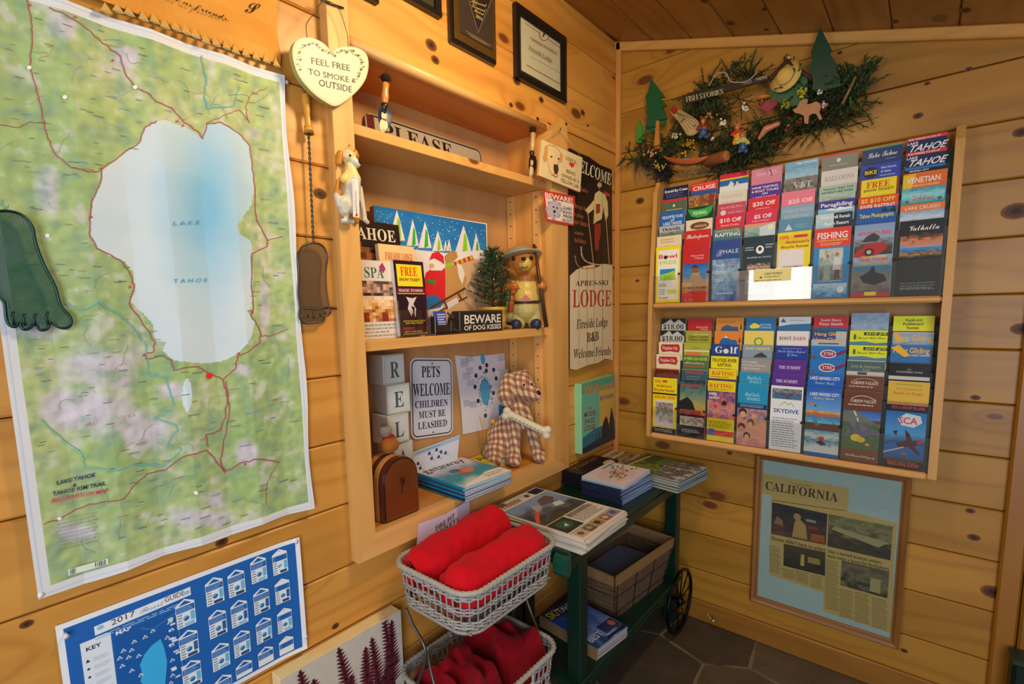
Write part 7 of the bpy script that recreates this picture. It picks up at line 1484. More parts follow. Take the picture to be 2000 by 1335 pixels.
def land_art(A):
    swap(A); A.mosaic(0, 0, 1, 1, 26, 26, lambda x, y: ramp(y * .9 + .45 * fbm(x * 6, y * 6, 5), [(0, '#c0c4c8'), (.12, '#5c5468'), (.3, '#7a7484'), (.42, '#4c6438'), (.6, '#7c9438'), (.8, '#3c4c30'), (1, '#2c3428')])); A.up()
    r = random.Random(8)
    for k in range(26): A.poly([(u0, v0), (u0 + .07, v0 + .01), (u0 + .05, v0 + .05), (u0 + .01, v0 + .045)] if True else 0, ['#8a88a0', '#605a74', '#a8a4b0', '#3c3c4c'][k % 4]) if [(u0 := r.uniform(.35, .9)), (v0 := r.uniform(.12, .5))] else 0
    A.rect(0, .88, 1, .92, '#c8b830'); A.poly([(.0, .92), (1, .92), (1, 1), (0, 1)], '#4c5058'); A.poly([(.5, .7), (.95, .66), (.98, .84), (.6, .86)], '#38542c')
stack(9, (.292, -.165, ZT + .0004), .270, .235, .0052, -.13, '#4c5a3c', '#a8a8a0', 'top landscape magazine overhanging the far corner of the table', 'magazine in the stack at the far corner of the table', 'magazines at the far end of the table', land_art, .005, '#b8c8e0')
def back_art(A):
    swap(A); A.rect(0, 0, 1, 1, '#c8b898'); A.up(); A.text('THE SIERRA', .05, .62, .9, .2, '#2c2824', 'S'); A.mosaic(0.02, .02, .98, .5, 12, 8, lambda x, y: ramp(y + .6 * fbm(x * 5, y * 5, 2), [(0, '#4c4030'), (.5, '#a89070'), (1, '#5c5444')]))
stack(8, (.073, -.105, ZT + .0004), .125, .165, .0048, .04, '#c8b898', '#b8a888', 'top newspaper in the corner behind the dark magazines', 'paper in the corner stack behind the dark magazines', 'papers in the corner of the room', back_art, .003, '#d0c8b8', name='newspaper')
# ---- lower shelf: thick phone book style magazines
def sky_art(A):
    swap(A); A.mosaic(0, 0, 1, 1, 18, 20, lambda x, y: ramp(y + .25 * fbm(x * 4, y * 4, 6), [(0, '#284878'), (.2, '#88a0d8'), (.5, '#4c74c8'), (.75, '#2c58b8'), (1, '#1c3c80')])); A.up(); A.poly([(0, .78), (1, .74), (1, 1), (0, 1)], '#182c50'); A.up()
    A.text('SKI', .02, .80, .30, .15, '#d8cc30', 'B', .2); A.text('TAHOE', .34, .80, .55, .13, '#d8e0f0', 'B'); A.rect(.5, .1, .98, .28, '#2c3c70'); A.circ(.85, .2, .08, .06, '#c0683c', 8); A.text('BEST', .05, .12, .4, .1, '#c8d4f0', 'B'); A.rect(.4, .02, .98, .06, '#202428')
stack(9, (.215, -.655, .2036), .255, .172, .0046, -.12, '#9a8058', '#8a7050', 'top blue ski magazine on the lower shelf of the green table', 'magazine in the lower shelf stack with tan page edges', 'blue ski magazines on the lower shelf', sky_art, .002, '#c4ccec', '#2c5cb8', rj=.008)
# ---- wire and burlap basket on the lower shelf
cb = V((.205, -.335, .2035)); rb = -.10
e = empty('wire_basket', cb, 'rustic tan wire basket with wide wooden rim on the lower table shelf', 'basket')
ub, vb = V((math.cos(rb), math.sin(rb), 0)), V((-math.sin(rb), math.cos(rb), 0))
def lbk(a, b, c): return cb + ub * a + vb * b + V((0, 0, c))
def bwall(w0, l0, z0, w1, l1, z1, col, name, mat, th=.004):
    mb = MB()
    for s, (axis) in ((1, 'x'), (-1, 'x'), (1, 'y'), (-1, 'y')):
        if axis == 'x': p = [lbk(s * w0, -l0, z0), lbk(s * w0, l0, z0), lbk(s * w1, l1, z1), lbk(s * w1, -l1, z1)]; nn = ub * s * th
        else: p = [lbk(-w0, s * l0, z0), lbk(w0, s * l0, z0), lbk(w1, s * l1, z1), lbk(-w1, s * l1, z1)]; nn = vb * s * th
        q_ = [a - nn for a in p]; vs = p + q_; mb.add(vs, [(0, 1, 2, 3), (7, 6, 5, 4), (0, 4, 5, 1), (1, 5, 6, 2), (2, 6, 7, 3), (3, 7, 4, 0)], col)
    return mb.build(name, mat, e)
def burlap():
    m, t, p = nt('burlap'); ge = N(t, 'ShaderNodeNewGeometry'); sp = N(t, 'ShaderNodeSeparateXYZ'); t.links.new(ge.outputs['Position'], sp.inputs[0])
    a = mth(t, 'SINE', mth(t, 'MULTIPLY', mth(t, 'ADD', sp.outputs[1], sp.outputs[2]), 420.0)); b = mth(t, 'SINE', mth(t, 'MULTIPLY', mth(t, 'SUBTRACT', sp.outputs[1], sp.outputs[2]), 420.0))
    f = mth(t, 'GREATER_THAN', mth(t, 'MAXIMUM', a, b), .82); n = noise_n(t, ge.outputs['Position'], 60, 3)
    c = mix(t, n.outputs[0], lin('#4a3826'), lin('#86684a')); t.links.new(mix(t, mth(t, 'MULTIPLY', f, .6), c, lin('#2c2018')), p.inputs['Base Color']); p.inputs['Roughness'].default_value = .95; bump(t, p, f, .4, .001); return m
M['burlap'] = burlap()
bwall(.085, .180, .0, .108, .215, .150, '#ffffff', 'burlap_lining', M['burlap'])
bwall(.1085, .2155, .150, .1125, .221, .192, '#94744e', 'wooden_rim', M['paintwood'], .006)
mb = MB(); mb.obox(lbk(0, 0, .003), ub * .083, vb * .178, (0, 0, .003), '#3a2c20'); mb.build('bottom', M['burlap'], e)
mb = MB()
for s in (-1, 1):
    for k in range(4): b = -.20 + .133 * k; mb.tube([lbk(s * (.0855), b * .85, .001), lbk(s * .1095, b, .152)], .0016, 5, '#1c1814')
for k, z in enumerate((.03, .10)): t = z / .15; w, l = .085 + .023 * t + .001, .18 + .035 * t + .001; mb.tube([lbk(-w, -l, z), lbk(w, -l, z), lbk(w, l, z), lbk(-w, l, z)], .0012, 5, '#1c1814', closed=True)
mb.build('wire_frame', M['metal'], e)
for k in range(3):
    mb = MB(); mb.obox(lbk(-.002, -.03 + .004 * k, .122 + .003 * k), ub * .082 + vb * .004 * k, vb * .145 - ub * .003 * k, (0, 0, .0012), ['#586078', '#606a84', '#6c7692'][k]); tag(mb.build('paper_sheet', M['paper']), 'grey blue paper lying inside the rustic basket' if k == 2 else 'sheet under the top paper inside the rustic basket', 'paper', 'papers inside the rustic basket')
mb = MB(); mb.obox(lbk(0, -.03, .062), ub * .070, vb * .13, (0, 0, .055), '#4c3c2c', .004); tag(mb.build('storage_box', M['paintwood']), 'plain brown box filling the rustic basket under its papers', 'box')
# dark box behind at the near end of lower shelf
mb = MB(); mb.box((.045, -.80, .2037 + .0), (.075, -.745, .44), '#2a1810', .004); mb.build('support_board', M['varnish'], t_)
# ---------------------------------------------------------------- two-tier wicker stand with red blankets
st_ = empty('basket_stand', (.19, -1.16, 0), 'two-tier grey wicker basket stand with curved wire legs in front of the shelf', 'basket')
BX, BY, BW, BL = .192, -1.160, .140, .186
def loop(z, w, l, r=.055, n=9, k=0.0, fr_=0, ph=0):
    pts = []
    for cx0, cy0, a0 in ((w - r, l - r, 0), (-w + r, l - r, 90), (-w + r, -l + r, 180), (w - r, -l + r, 270)):
        for i in range(n + 1): a = math.radians(a0 + 90 * i / n); pts.append(V((BX + cx0 + r * math.cos(a), BY + cy0 + r * math.sin(a), z)))
    # resample evenly
    L = [0]
    for a, b in zip(pts, pts[1:] + pts[:1]): L.append(L[-1] + (b - a).length)
    N_ = 168; out = []; j = 0
    for i in range(N_):
        s = L[-1] * i / N_
        while L[j + 1] < s: j += 1
        t = (s - L[j]) / max(L[j + 1] - L[j], 1e-9); a, b = pts[j], pts[(j + 1) % len(pts)]; p = a + (b - a) * t; d = (b - a).normalized(); nn = V((d.y, -d.x, 0))
        out.append(p + nn * (k * math.cos(math.pi * i * 84 / N_ + ph)) + V((0, 0, fr_ * math.sin(i * .37 + ph))))
    return out
def wicker(z0, z1, cut=False):
    b = empty('wicker_basket', (BX, BY, z0)); b.parent = st_; b.location = V((BX, BY, z0)) - wloc(st_)
    H = z1 - z0
    def sc(z): t = (z - z0) / H; return BW - .012 * (1 - t), BL - .012 * (1 - t)
    keep = lambda p, z: not (cut and p.x > BX + BW * .8 and abs(p.y - (BY + .0)) < .052 and z1 - .040 < z < z1 - .004)
    mb = MB(); mb.tube(loop(z1, BW + .002, BL + .002), .0066, 8, '#a8a49c', closed=True)
    r = random.Random(5)
    for i in range(0, 168, 2):
        p = loop(z1, BW + .002, BL + .002)[i] if i == 0 else None
    lp = loop(z1, BW + .002, BL + .002)
    for i in range(168):                                   # binding wrapped round the rim
        p = lp[i]; d = (lp[(i + 1) % 168] - lp[i - 1]).normalized(); nn = V((d.y, -d.x, 0)); c = [p + (nn * math.cos(a) + V((0, 0, 1)) * math.sin(a)) * .0073 + d * (.0012 * math.sin(a)) for a in [j * math.pi / 3 for j in range(6)]]
        if i % 2 == 0: mb.tube(c, .0011, 3, '#b4b0a8', closed=True)
    mb.build('rim', M['wicker'], b)['kind'] = 'stuff'
    mb = MB(); lt = loop(z1, *sc(z1)); lo = loop(z0, *sc(z0))
    for i in range(0, 168, 3):
        if cut and lt[i].x > BX + BW * .8 and abs(lt[i].y - BY) < .05:
            m = lo[i] + (lt[i] - lo[i]) * ((H - .042) / H); mb.tube([lo[i], m], .0023, 5, '#98948e'); continue
        mb.tube([lo[i], lt[i]], .0023, 5, '#98948e')
    mb.build('stakes', M['wicker'], b)['kind'] = 'stuff'
    mb = MB(); rows = [.009, .0138, .0186, .0234, .0505, .0553, .0601, .0649, .090, .0948, .0996, .1044, .1092]; hh = H / .12
    for ri, dz in enumerate(rows):
        z = z1 - dz * hh; w, l = sc(z)
        if cut and dz < .045:
            lp = loop(z, w, l, k=.0024, fr_=.0010, ph=ri * math.pi)
            st0 = [i for i in range(168) if not (lp[i].x > BX + BW * .8 and abs(lp[i].y - BY) < .052)]
            i0 = next(i for i in range(168) if not (lp[i].x > BX + BW * .8 and abs(lp[i].y - BY) < .052) and (lp[i - 1].x > BX + BW * .8 and abs(lp[i - 1].y - BY) < .052))
            mb.tube([lp[(i0 + q) % 168] for q in range(len(st0))], .0026, 5, '#a09c98')
        else: mb.tube(loop(z, w, l, k=.0024, fr_=.0022 if 4 <= ri < 8 else .0010, ph=ri * math.pi), .0026, 5, ['#a8a49c', '#98949a', '#b0aca4'][ri % 3], closed=True)
    mb.tube(loop(z0, *sc(z0)), .0050, 6, '#9c9890', closed=True)
    mb.build('weave', M['wicker'], b)['kind'] = 'stuff'
    mb = MB(); w, l = sc(z0)
    for k in range(22): y = BY - l + .012 + (2 * l - .024) * k / 21; mb.tube([(BX - w + .004, y, z0 + .001), (BX + w - .004, y, z0 + .001)], .0024, 5, '#8c8880')
    for k in range(10): x = BX - w + .012 + (2 * w - .024) * k / 9; mb.tube([(x, BY - l + .004, z0 + .004), (x, BY + l - .004, z0 + .004)], .002, 5, '#8c8880')
    mb.build('basket_bottom', M['wicker'], b)['kind'] = 'stuff'
    if cut:
        mb = MB()
        mb.tube([(BX + BW, BY - .052, z1 - .004), (BX + BW, BY - .052, z1 - .040), (BX + BW, BY + .052, z1 - .040), (BX + BW, BY + .052, z1 - .004)], .0042, 6, '#b4b0a8'); mb.build('handle', M['wicker'], b)
wicker(.590, .700); wicker(.262, .385, True)
for y, s in ((BY - BL + .010, -1), (BY + BL - .010, 1)):
    mb = MB()
    for q in (-1, 1):
        pts = smooth([(BX + q * .085, y + s * .012, .590), (BX + q * .055, y + s * .016, .560), (BX + q * .010, y + s * .018, .520), (BX + q * .012, y + s * .020, .470), (BX + q * .050, y + s * .022, .385), (BX + q * .085, y + s * .022, .30), (BX + q * .095, y + s * .024, .18), (BX + q * .11, y + s * .030, .004)], 5, False)
        mb.tube(pts, .0040, 7, '#6c6c68')
    mb.build('wire_leg', M['metal'], st_)
def blanket(name, label, A0, A1, r, seed, col, sq=1.0, zmin=None):
    mb = MB(); A0, A1 = V(A0), V(A1); d = (A1 - A0); L = d.length; d.normalize(); up = V((0, 0, 1)); side = d.cross(up).normalized(); n, m = 64, 48; vs = []; fs = []
    for i in range(n + 1):
        t = i / n; e_ = min(t, 1 - t) * L; rr_ = r * (1 - max(0, 1 - e_ / (r * .55)) ** 2.5 * .45)
        for k in range(m):
            a = 2 * math.pi * k / m; c, s = math.cos(a), math.sin(a)
            ds = noise.noise(V((t * 5 + seed, c * 1.2, s * 1.2))) * .010 + abs(noise.noise(V((t * 9 + seed * 2, c * 2.2 + t * 3, s * 2.2)))) * -.006 + (noise.noise(V((t * 34, c * 5, s * 5 + seed))) * .002 if e_ < .06 else 0)
            ds += -.009 * math.exp(-((a - 2.2 - .5 * math.sin(t * 3)) / .13) ** 2)      # overlapping edge of the roll
            p = A0 + d * (L * t) + side * (c * (rr_ + ds)) + up * (s * (rr_ * sq + ds)); 
            if zmin is not None and p.z < zmin: p.z = zmin
            vs.append(p)
    for i in range(n):
        for k in range(m): l = (k + 1) % m; fs.append((i * m + k, i * m + l, (i + 1) * m + l, (i + 1) * m + k))
    fs.append(tuple(range(m))); fs.append(tuple(n * m + k for k in range(m - 1, -1, -1)))
    mb.add(vs, fs, col, 0, True); return tag(mb.build(name, M['fabric']), label, 'blanket')
blanket('red_blanket', 'rolled red blanket nearest the wall in the upper wicker basket', (.120, -1.336, .676), (.124, -.985, .696), .067, 1, '#c40a1c', 1.0, .598)
blanket('red_blanket', 'rolled red blanket at the front side of the upper wicker basket', (.260, -1.336, .668), (.262, -.992, .680), .066, 5, '#c40a1c', 1.0, .598)
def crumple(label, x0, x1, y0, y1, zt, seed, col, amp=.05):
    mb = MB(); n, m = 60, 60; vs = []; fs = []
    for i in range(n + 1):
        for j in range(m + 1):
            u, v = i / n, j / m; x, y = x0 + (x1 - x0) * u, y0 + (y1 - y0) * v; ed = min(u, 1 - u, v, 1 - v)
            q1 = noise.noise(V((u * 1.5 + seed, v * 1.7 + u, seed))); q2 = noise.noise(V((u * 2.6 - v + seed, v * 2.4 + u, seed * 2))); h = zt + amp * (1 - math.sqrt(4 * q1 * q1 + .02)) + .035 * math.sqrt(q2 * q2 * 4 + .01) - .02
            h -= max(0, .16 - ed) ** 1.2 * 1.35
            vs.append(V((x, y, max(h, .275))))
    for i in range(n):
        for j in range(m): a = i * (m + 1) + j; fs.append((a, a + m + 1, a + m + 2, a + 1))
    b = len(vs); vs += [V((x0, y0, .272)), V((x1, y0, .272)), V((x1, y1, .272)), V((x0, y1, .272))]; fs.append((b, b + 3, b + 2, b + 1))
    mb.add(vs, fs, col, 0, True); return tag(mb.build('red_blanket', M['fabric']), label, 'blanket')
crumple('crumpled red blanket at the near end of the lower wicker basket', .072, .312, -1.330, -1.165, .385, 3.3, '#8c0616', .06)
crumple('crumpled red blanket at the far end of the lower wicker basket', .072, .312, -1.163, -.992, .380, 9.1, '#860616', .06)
# dark green bin by the door casing
mb = MB(); mb.box((1.322, -.115, 0.0), (1.42, -.040, .296), '#14241c', .010); mb.box((1.319, -.118, .292), (1.423, -.037, .308), '#2c3c30', .005); tag(mb.build('waste_bin', M['gloss']), 'dark green bin cut off by the lower right edge beside the door casing', 'bin')
# ---------------------------------------------------------------- fish stories wreath over the rack
wr = empty('fish_wreath', PR(1440, 280, 0), 'long evergreen wall arrangement with carved trees, canoe and fish stories sign', 'wreath')
def P_(x, y, d): return PR(x, y, -d)
rr = random.Random(77)
def needles(mb, p, d, n, L, ln, cols, w=.0019, spread=.8):
    d = d.normalized(); mb.tube([p, p + d * L], [.0018, .0007], 4, '#3a2c1c')
    for j in range(n):
        q = p + d * (L * (.1 + .9 * j / n)); v = V((rr.gauss(0, 1), rr.gauss(0, 1), rr.gauss(0, 1))).normalized(); v = (v * spread + d * .8).normalized(); s = v.cross(V((.3, .2, 1))).normalized() * w
        en = q + v * ln * rr.uniform(.6, 1.1)
        if en.y > -.003: en.y = -.003
        mb.add([q - s, q + s, en], [(0, 1, 2)], cols[j % len(cols)])
GR = ['#2c4a2c', '#3a5a30', '#4a6434', '#24402a', '#5c6834']
def lerp_path(pts, t):
    n = len(pts) - 1; i = min(int(t * n), n - 1); f = t * n - i; return (pts[i][0] + (pts[i + 1][0] - pts[i][0]) * f, pts[i][1] + (pts[i + 1][1] - pts[i][1]) * f)
def sprigs(name, path, band_width, n, cols, Lr=(.035, .075), ln=.015, depth=(.012, .065), nn=34, dirb=(0, 0)):
    mb = MB()
    for k in range(n):
        x, y = lerp_path(path, rr.random()); x += rr.uniform(-band_width, band_width); y += rr.uniform(-band_width, band_width) * .8
        p = P_(x, y, rr.uniform(*depth)); a = rr.uniform(0, 6.28); d = V((math.cos(a) + dirb[0], rr.uniform(-.7, .1), math.sin(a) + dirb[1]))
        needles(mb, p, d, nn, rr.uniform(*Lr), ln, cols)
    o = mb.build(name, M['foliage'], wr); o['kind'] = 'stuff'; return o
sprigs('evergreen_sprigs', [(1240, 300), (1290, 292), (1340, 268), (1400, 285), (1450, 280), (1500, 258), (1560, 235), (1620, 215), (1670, 200)], 26, 330, GR)
sprigs('evergreen_sprigs', [(1350, 195), (1375, 175), (1410, 155), (1460, 142), (1478, 138)], 13, 80, GR)
sprigs('evergreen_sprigs', [(1640, 195), (1660, 170), (1690, 145)], 20, 90, GR)
sprigs('evergreen_sprigs', [(1330, 250), (1370, 215), (1400, 215)], 18, 80, GR)
sprigs('evergreen_sprigs', [(1480, 290), (1440, 310), (1390, 330)], 20, 90, GR + ['#3c4a40'])
sprigs('evergreen_sprigs', [(1560, 170), (1600, 180), (1640, 170)], 18, 80, GR)
sprigs('light_fern', [(1660, 228), (1690, 215)], 10, 12, ['#5c8428', '#6c9430', '#4c6c24'], (.03, .06), .012)
sprigs('blue_spruce', [(1270, 310), (1300, 325), (1295, 345)], 16, 80, ['#1c2438', '#28304c', '#202c30'], (.03, .05), .011)
sprigs('moss_twigs', [(1430, 315), (1480, 300), (1530, 265), (1600, 235), (1660, 235)], 20, 150, ['#4a3a30', '#5c4638', '#3c302c', '#6a5848'], (.04, .09), .010, (.01, .05), 10)
mb = MB()
for k in range(60):
    x = rr.uniform(1238, 1272); p = P_(x, 300 + rr.uniform(0, 12), rr.uniform(.01, .03)); q = p + V((rr.uniform(-.01, .045), rr.uniform(-.01, .0), -rr.uniform(.05, .12))); m = (p + q) / 2 + V((rr.uniform(-.012, .012), 0, rr.uniform(-.01, .01))); mb.tube([p, m, q], .0007, 3, ['#a89470', '#8c7c60', '#b8a888'][k % 3])
for k in range(70):
    p = P_(1330 + rr.uniform(0, 90), 333 + rr.uniform(-8, 12), rr.uniform(.01, .04)); q = p + V((rr.uniform(-.04, .04), 0, rr.uniform(-.02, .02))); mb.tube([p, (p + q) / 2 + V((0, -.01, rr.uniform(-.01, .012))), q], .0008, 3, ['#b8ac90', '#9c9078'][k % 2])
mb.build('raffia', M['foliage'], wr)['kind'] = 'stuff'
def cut(name, pts, d0, d1, col, mat='paintwood', sidec=None):
    P = [P_(x, y, d1) for x, y in pts]; mb = MB(); mb.prism(Frame((0, 0, 0), (1, 0, 0), (0, 0, 1), (0, -1, 0)), [(p.x, p.z) for p in P], d0, d1, col, sidec or col); return mb.build(name, M[mat], wr)
for i, pts in enumerate(([(1271, 153), (1288, 172), (1298, 187), (1288, 188), (1300, 203), (1290, 207), (1303, 229), (1288, 232), (1282, 240), (1261, 243), (1262, 215), (1258, 216), (1262, 188), (1258, 188), (1264, 168)],)):
    cut('carved_tree', [(1271, 153), (1281, 166), (1299, 190), (1289, 190), (1302, 206), (1293, 209), (1303, 232), (1287, 234), (1282, 246), (1262, 250), (1264, 224), (1260, 215), (1266, 214), (1260, 188), (1266, 178)], .058, .068, '#155030')
cut('carved_tree', [(1271, 240), (1300, 230), (1301, 240), (1286, 246), (1278, 255), (1262, 262), (1261, 244)], .052, .057, '#1c6038')
cut('trunk_post', [(1281, 236), (1287, 235), (1288, 290), (1277, 290)], .060, .072, '#b8742c', 'varnish')
cut('carved_tree', [(1248, 233), (1254, 248), (1256, 272), (1250, 282), (1243, 276), (1244, 252)], .05, .058, '#2f8a34')
cut('carved_tree', [(1602, 52), (1612, 72), (1624, 96), (1620, 104), (1630, 118), (1637, 128), (1632, 134), (1640, 150), (1642, 168), (1612, 176), (1586, 176), (1588, 156), (1580, 134), (1587, 116), (1583, 104), (1592, 80)], .070, .082, '#0d3a24', 'paintwood', '#1c5034')
# sign board
sb = [(1336, 188), (1342, 182), (1400, 170), (1455, 155), (1500, 147), (1500, 156), (1458, 168), (1420, 178), (1385, 190), (1345, 203), (1336, 202)]
o = cut('story_sign', sb, .072, .080, '#2c2820', 'paintwood')
mb = MB(); A = PArt(mb, -.0802, .0004, .0003, 'R'); A.ptext('FISH STORIES', (1340, 199), (1413, 183), (1339, 189), '#d8cc9c', 'P'); A.ptext('FISH STORIES', (1340.7, 199), (1413.7, 183), (1339.7, 189), '#d8cc9c', 'P'); mb.build('sign_lettering', M['matte'], wr)['kind'] = 'stuff'; mb = MB(); A = PArt(mb, -.0802, .0004, .0003, 'R'); A.ptext('TOLD', (1448, 166), (1468, 161), (1448, 160.5), '#c8bc8c', 'P'); A.ptext('HERE', (1476, 158), (1499, 152), (1476, 152), '#c8bc8c', 'P')
mb.build('sign_lettering', M['matte'], wr)['kind'] = 'stuff'
# rope and twigs
mb = MB(); mb.tube([P_(x, y, .085) for x, y in smooth([(1384, 168), (1390, 158), (1400, 145), (1412, 141), (1420, 146), (1426, 158), (1438, 161), (1460, 158), (1480, 140)], 4, False)], .0022, 6, '#a89c84'); mb.build('rope', M['fabric'], wr)
mb = MB()
for a, b in (((1395, 195), (1440, 228)), ((1420, 190), (1425, 240)), ((1440, 180), (1448, 235)), ((1455, 172), (1400, 245)), ((1470, 185), (1395, 215)), ((1475, 200), (1400, 190)), ((1388, 225), (1460, 205)), ((1410, 240), (1470, 195)), ((1400, 200), (1415, 245)), ((1430, 185), (1470, 215))): mb.tube([P_(*a, .035), P_((a[0] + b[0]) / 2 + 4, (a[1] + b[1]) / 2 - 3, .045), P_(*b, .035)], .0014, 5, '#3c2818')
mb.build('twig_fan', M['foliage'], wr)
mb = MB(); mb.tube([P_(1462, 142, .06), P_(1472, 132, .06), P_(1484, 120, .055)], .003, 6, '#3c3028'); mb.build('stick', M['foliage'], wr); mb = MB(); mb.tube([P_(1645, 203, .08), P_(1658, 178, .085), P_(1671, 150, .085)], .0042, 7, '#8c6c44'); mb.build('stick', M['foliage'], wr)
# cabin
cut('cabin', [(1503, 205), (1503, 150), (1537, 118), (1577, 150), (1577, 200), (1540, 210)], .035, .062, '#2c5c3c')
mb = MB()
for k in range(3): mb.tube([P_(1491, 165 + k * 2, .066 + .004 * k), P_(1537, 116 + k * 2, .066 + .004 * k)], .0034, 6, '#4c3424'); mb.tube([P_(1537, 116 + k * 2, .066 + .004 * k), P_(1585, 150 + k * 2, .066 + .004 * k)], .0034, 6, '#5c3028')
for k in range(14): x = 1528 + rr.uniform(0, 24); mb.tube([P_(x, 118, .066), P_(x + rr.uniform(-5, 5), 108 + rr.uniform(-3, 5), .07)], .0012, 4, '#4c3c2c')
mb.ell(P_(1541, 112, .07), .006, .006, .006, '#c8a868'); mb.build('twig_roof', M['foliage'], wr)
mb = MB(); mb.lathe(P_(1535, 150, .070), V((-.25, -1, .18)), [(.050, 0), (.051, .004), (.030, .006), (.024, .018), (.016, .026), (.002, .028)], 22, '#d8b45c'); mb.lathe(P_(1535, 150, .0755), V((-.25, -1, .18)), [(.028, 0), (.029, .005), (.026, .006)], 20, '#9c8464'); mb.build('straw_hat', M['fabric'], wr)
# snowshoe net
mb = MB(); sn = smooth([(1316, 214), (1328, 216), (1350, 228), (1364, 240), (1362, 258), (1346, 264), (1336, 252), (1326, 236), (1312, 220)], 4)
P = [P_(x, y, .082) for x, y in sn]; mb.tube(P, .003, 6, '#a88858', closed=True); poly = [(p.x, p.z) for p in P]; mb.add([p + V((0, .001, 0)) for p in P], [orient(t, poly) for t in tess(poly)], '#b09a6c')
for k in range(6): mb.tube([P_(1320 + 2 * k, 217 + k, .0835), P_(1340 + 5 * k, 262 - 5 * k, .0835)], .0008, 4, '#8c7848')
mb.build('snowshoe', M['fabric'], wr)
mb = MB(); mb.lathe(P_(1313, 212, .083), P_(1326, 222, .083) - P_(1313, 212, .083), [(.008, 0), (.011, .012), (.009, .024)], 12, '#9c2c2c'); mb.build('snowshoe_wrap', M['fabric'], wr)
def bearlet(cx, cy, shirt, pants, fur, d=.088):
    b = lambda x, y, dd=0: P_(cx + x, cy + y, d + dd)
    organic([(b(-4, 9, -.01), b(-6, 17, .008), .009, .009, pants), (b(4, 9, -.01), b(6, 17, .008), .009, .009, pants), (b(0, 8), b(0, 2), .014, .013, pants), (b(0, 0), b(0, -6), .013, .011, shirt), (b(0, -15), b(0.5, -15), .012, .012, fur), (b(-1, -13, .01), b(-1, -13, .012), .006, .006, '#c09060'), (b(-5, -21), b(-5, -21.5), .0045, .0045, fur), (b(5, -21), b(5, -21.5), .0045, .0045, fur), (b(-6, -5), b(-12, 1, .01), .006, .006, shirt), (b(6, -5), b(11, 1, .01), .006, .006, shirt)], .003, 2, 'bear_figure', M['resin'], wr)
bearlet(1374, 250, '#7c3020', '#2c4878', '#8c5428'); bearlet(1451, 278, '#b8b44c', '#24446c', '#a86c3c'); bearlet(1441, 262, '#b83020', '#c8902c', '#c86c48', .078)
# canoe
mb = MB(); n = 22; vs = []; fs = []; cols = []
for i in range(n + 1):
    t = i / n; x, y = 1295 + 90 * t, 311 + 7 * math.sin(math.pi * t) * .3; c = P_(x, y, .085); w = .020 * math.sin(math.pi * t) ** .6; h = .018 * math.sin(math.pi * t) ** .7 + .002; lift = .012 * abs(2 * t - 1) ** 3
    for k in range(7): a = math.pi * k / 6; vs.append(c + V((0, -math.cos(a) * w, lift - math.sin(a) * h)))
for i in range(n):
    for k in range(6): q_ = i * 7 + k; fs.append((q_, q_ + 1, q_ + 8, q_ + 7)); cols.append(lin('#1c2c4c') if 1 < k < 5 else lin('#b0552c'))
mb.addc(vs, fs, cols, 0, True)
mb.tube([vs[i * 7] for i in range(n + 1)], .0022, 5, '#c06c38'); mb.tube([vs[i * 7 + 6] for i in range(n + 1)], .0022, 5, '#c06c38'); mb.ell(P_(1335, 312, .085), .022, .008, .006, '#3c8c8c'); mb.ell(P_(1322, 313, .085), .010, .007, .006, '#b8402c'); mb.build('canoe', M['resin'], wr)
mb = MB(); a, b = P_(1378, 316, .06), P_(1420, 304, .095); mb.lathe(a, b - a, [(.014, 0), (.021, .008), (.022, (b - a).length * .95), (.019, (b - a).length)], 14, '#7c4a28'); mb.lathe(b, b - a, [(.018, .0), (.016, .001)], 14, '#b87840'); mb.build('log', M['foliage'], wr)
cut('moose_cutout', [(1548, 214), (1556, 210), (1562, 198), (1570, 193), (1578, 194), (1576, 204), (1584, 202), (1594, 198), (1602, 202), (1603, 212), (1600, 218), (1606, 232), (1600, 234), (1594, 222), (1586, 222), (1580, 226), (1578, 242), (1571, 240), (1570, 226), (1562, 222), (1552, 220)], .090, .096, '#a8744c')
mb = MB(); mb.lathe(P_(1488, 208, .07), (0, 0, 1), [(.010, 0), (.009, .022), (.011, .034)], 10, '#5c3a28'); mb.lathe(P_(1491, 193, .074), (0, 0, 1), [(.024, 0), (.022, .006), (.008, .012), (.001, .013)], 16, '#c8782c'); mb.build('mushroom', M['resin'], wr)
organic([(P_(1483, 270, .085), P_(1496, 252, .09), .006, .012, '#b87c50'), (P_(1496, 252, .09), P_(1520, 242, .085), .012, .008, '#c0705c')], .003, 2, 'wooden_fish', M['resin'], wr)
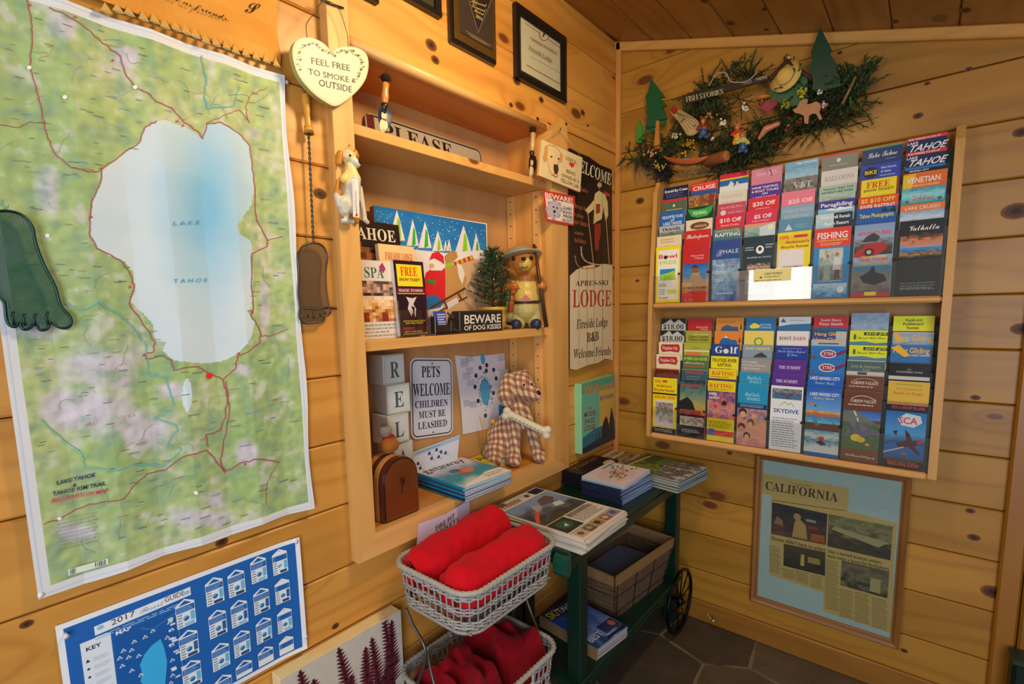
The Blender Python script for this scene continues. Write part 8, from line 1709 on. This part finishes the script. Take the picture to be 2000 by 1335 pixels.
def cone(x, y, d, s, ax):
    mb = MB(); a = V(ax).normalized(); b = P_(x, y, d); o1 = a.orthogonal().normalized(); o2 = a.cross(o1)
    for k in range(46):
        t = k / 46; ang = k * 2.4; r = s * (.45 + .5 * math.sin(math.pi * min(1, t + .2))) * .6; c = b + a * (s * 2.2 * t); dv = (o1 * math.cos(ang) + o2 * math.sin(ang)); w = dv.cross(a) * s * .22
        mb.add([c - w, c + w, c + dv * r + a * s * .3 + w * .6, c + dv * r + a * s * .3 - w * .6], [(0, 1, 2, 3)], ['#7c5434', '#5c3820', '#94683c'][k % 3])
    mb.build('pine_cone', M['foliage'], wr)
cone(1540, 262, .06, .022, (.2, -1, .3)); cone(1556, 245, .06, .018, (.5, -1, .2)); cone(1262, 290, .06, .014, (0, -1, 0)); cone(1535, 280, .05, .015, (-.3, -1, -.4))
mb = MB()
for cx_, cy_, n, cols, s in ((1565, 180, 26, ['#c8bc28', '#a8a020'], 9), (1540, 205, 18, ['#a89c28', '#8c8824'], 9), (1345, 280, 20, ['#b08c20', '#a87c24'], 10), (1290, 325, 16, ['#a88c28', '#c0a030'], 9), (1410, 238, 14, ['#e0dca8', '#ece8d0'], 8), (1455, 210, 10, ['#e4e0d0', '#d8d4c0'], 5), (1270, 300, 14, ['#c8b888', '#a87060'], 12), (1318, 265, 10, ['#c8c8a8', '#d8d4b0'], 7), (1610, 205, 8, ['#e0c8c8', '#c08080'], 6), (1392, 271, 6, ['#d8b8cc', '#e8d8e0'], 3), (1335, 300, 6, ['#c8a820', '#b89c20'], 5), (1385, 225, 8, ['#c87858', '#8c9838'], 8), (1600, 180, 6, ['#d0d4c8', '#b8c0b0'], 5)):
    for k in range(n): p = P_(cx_ + rr.gauss(0, s * .55), cy_ + rr.gauss(0, s * .5), rr.uniform(.075, .095)); mb.ell(p, .0042, .0032, .0042, cols[k % 2], 6, 4)
mb.build('dried_flowers', M['foliage'], wr)['kind'] = 'stuff'
mb = MB()
for k in range(9):
    a = -.9 + .22 * k; p = P_(1502, 218, .08); v = V((math.sin(a), -.2, math.cos(a))) * .045; s = V((math.cos(a), 0, -math.sin(a))) * .0045; mb.add([p, p + v * .5 - s, p + v, p + v * .5 + s], [(0, 1, 2, 3)], '#8c3038')
mb.build('red_sumac', M['foliage'], wr)
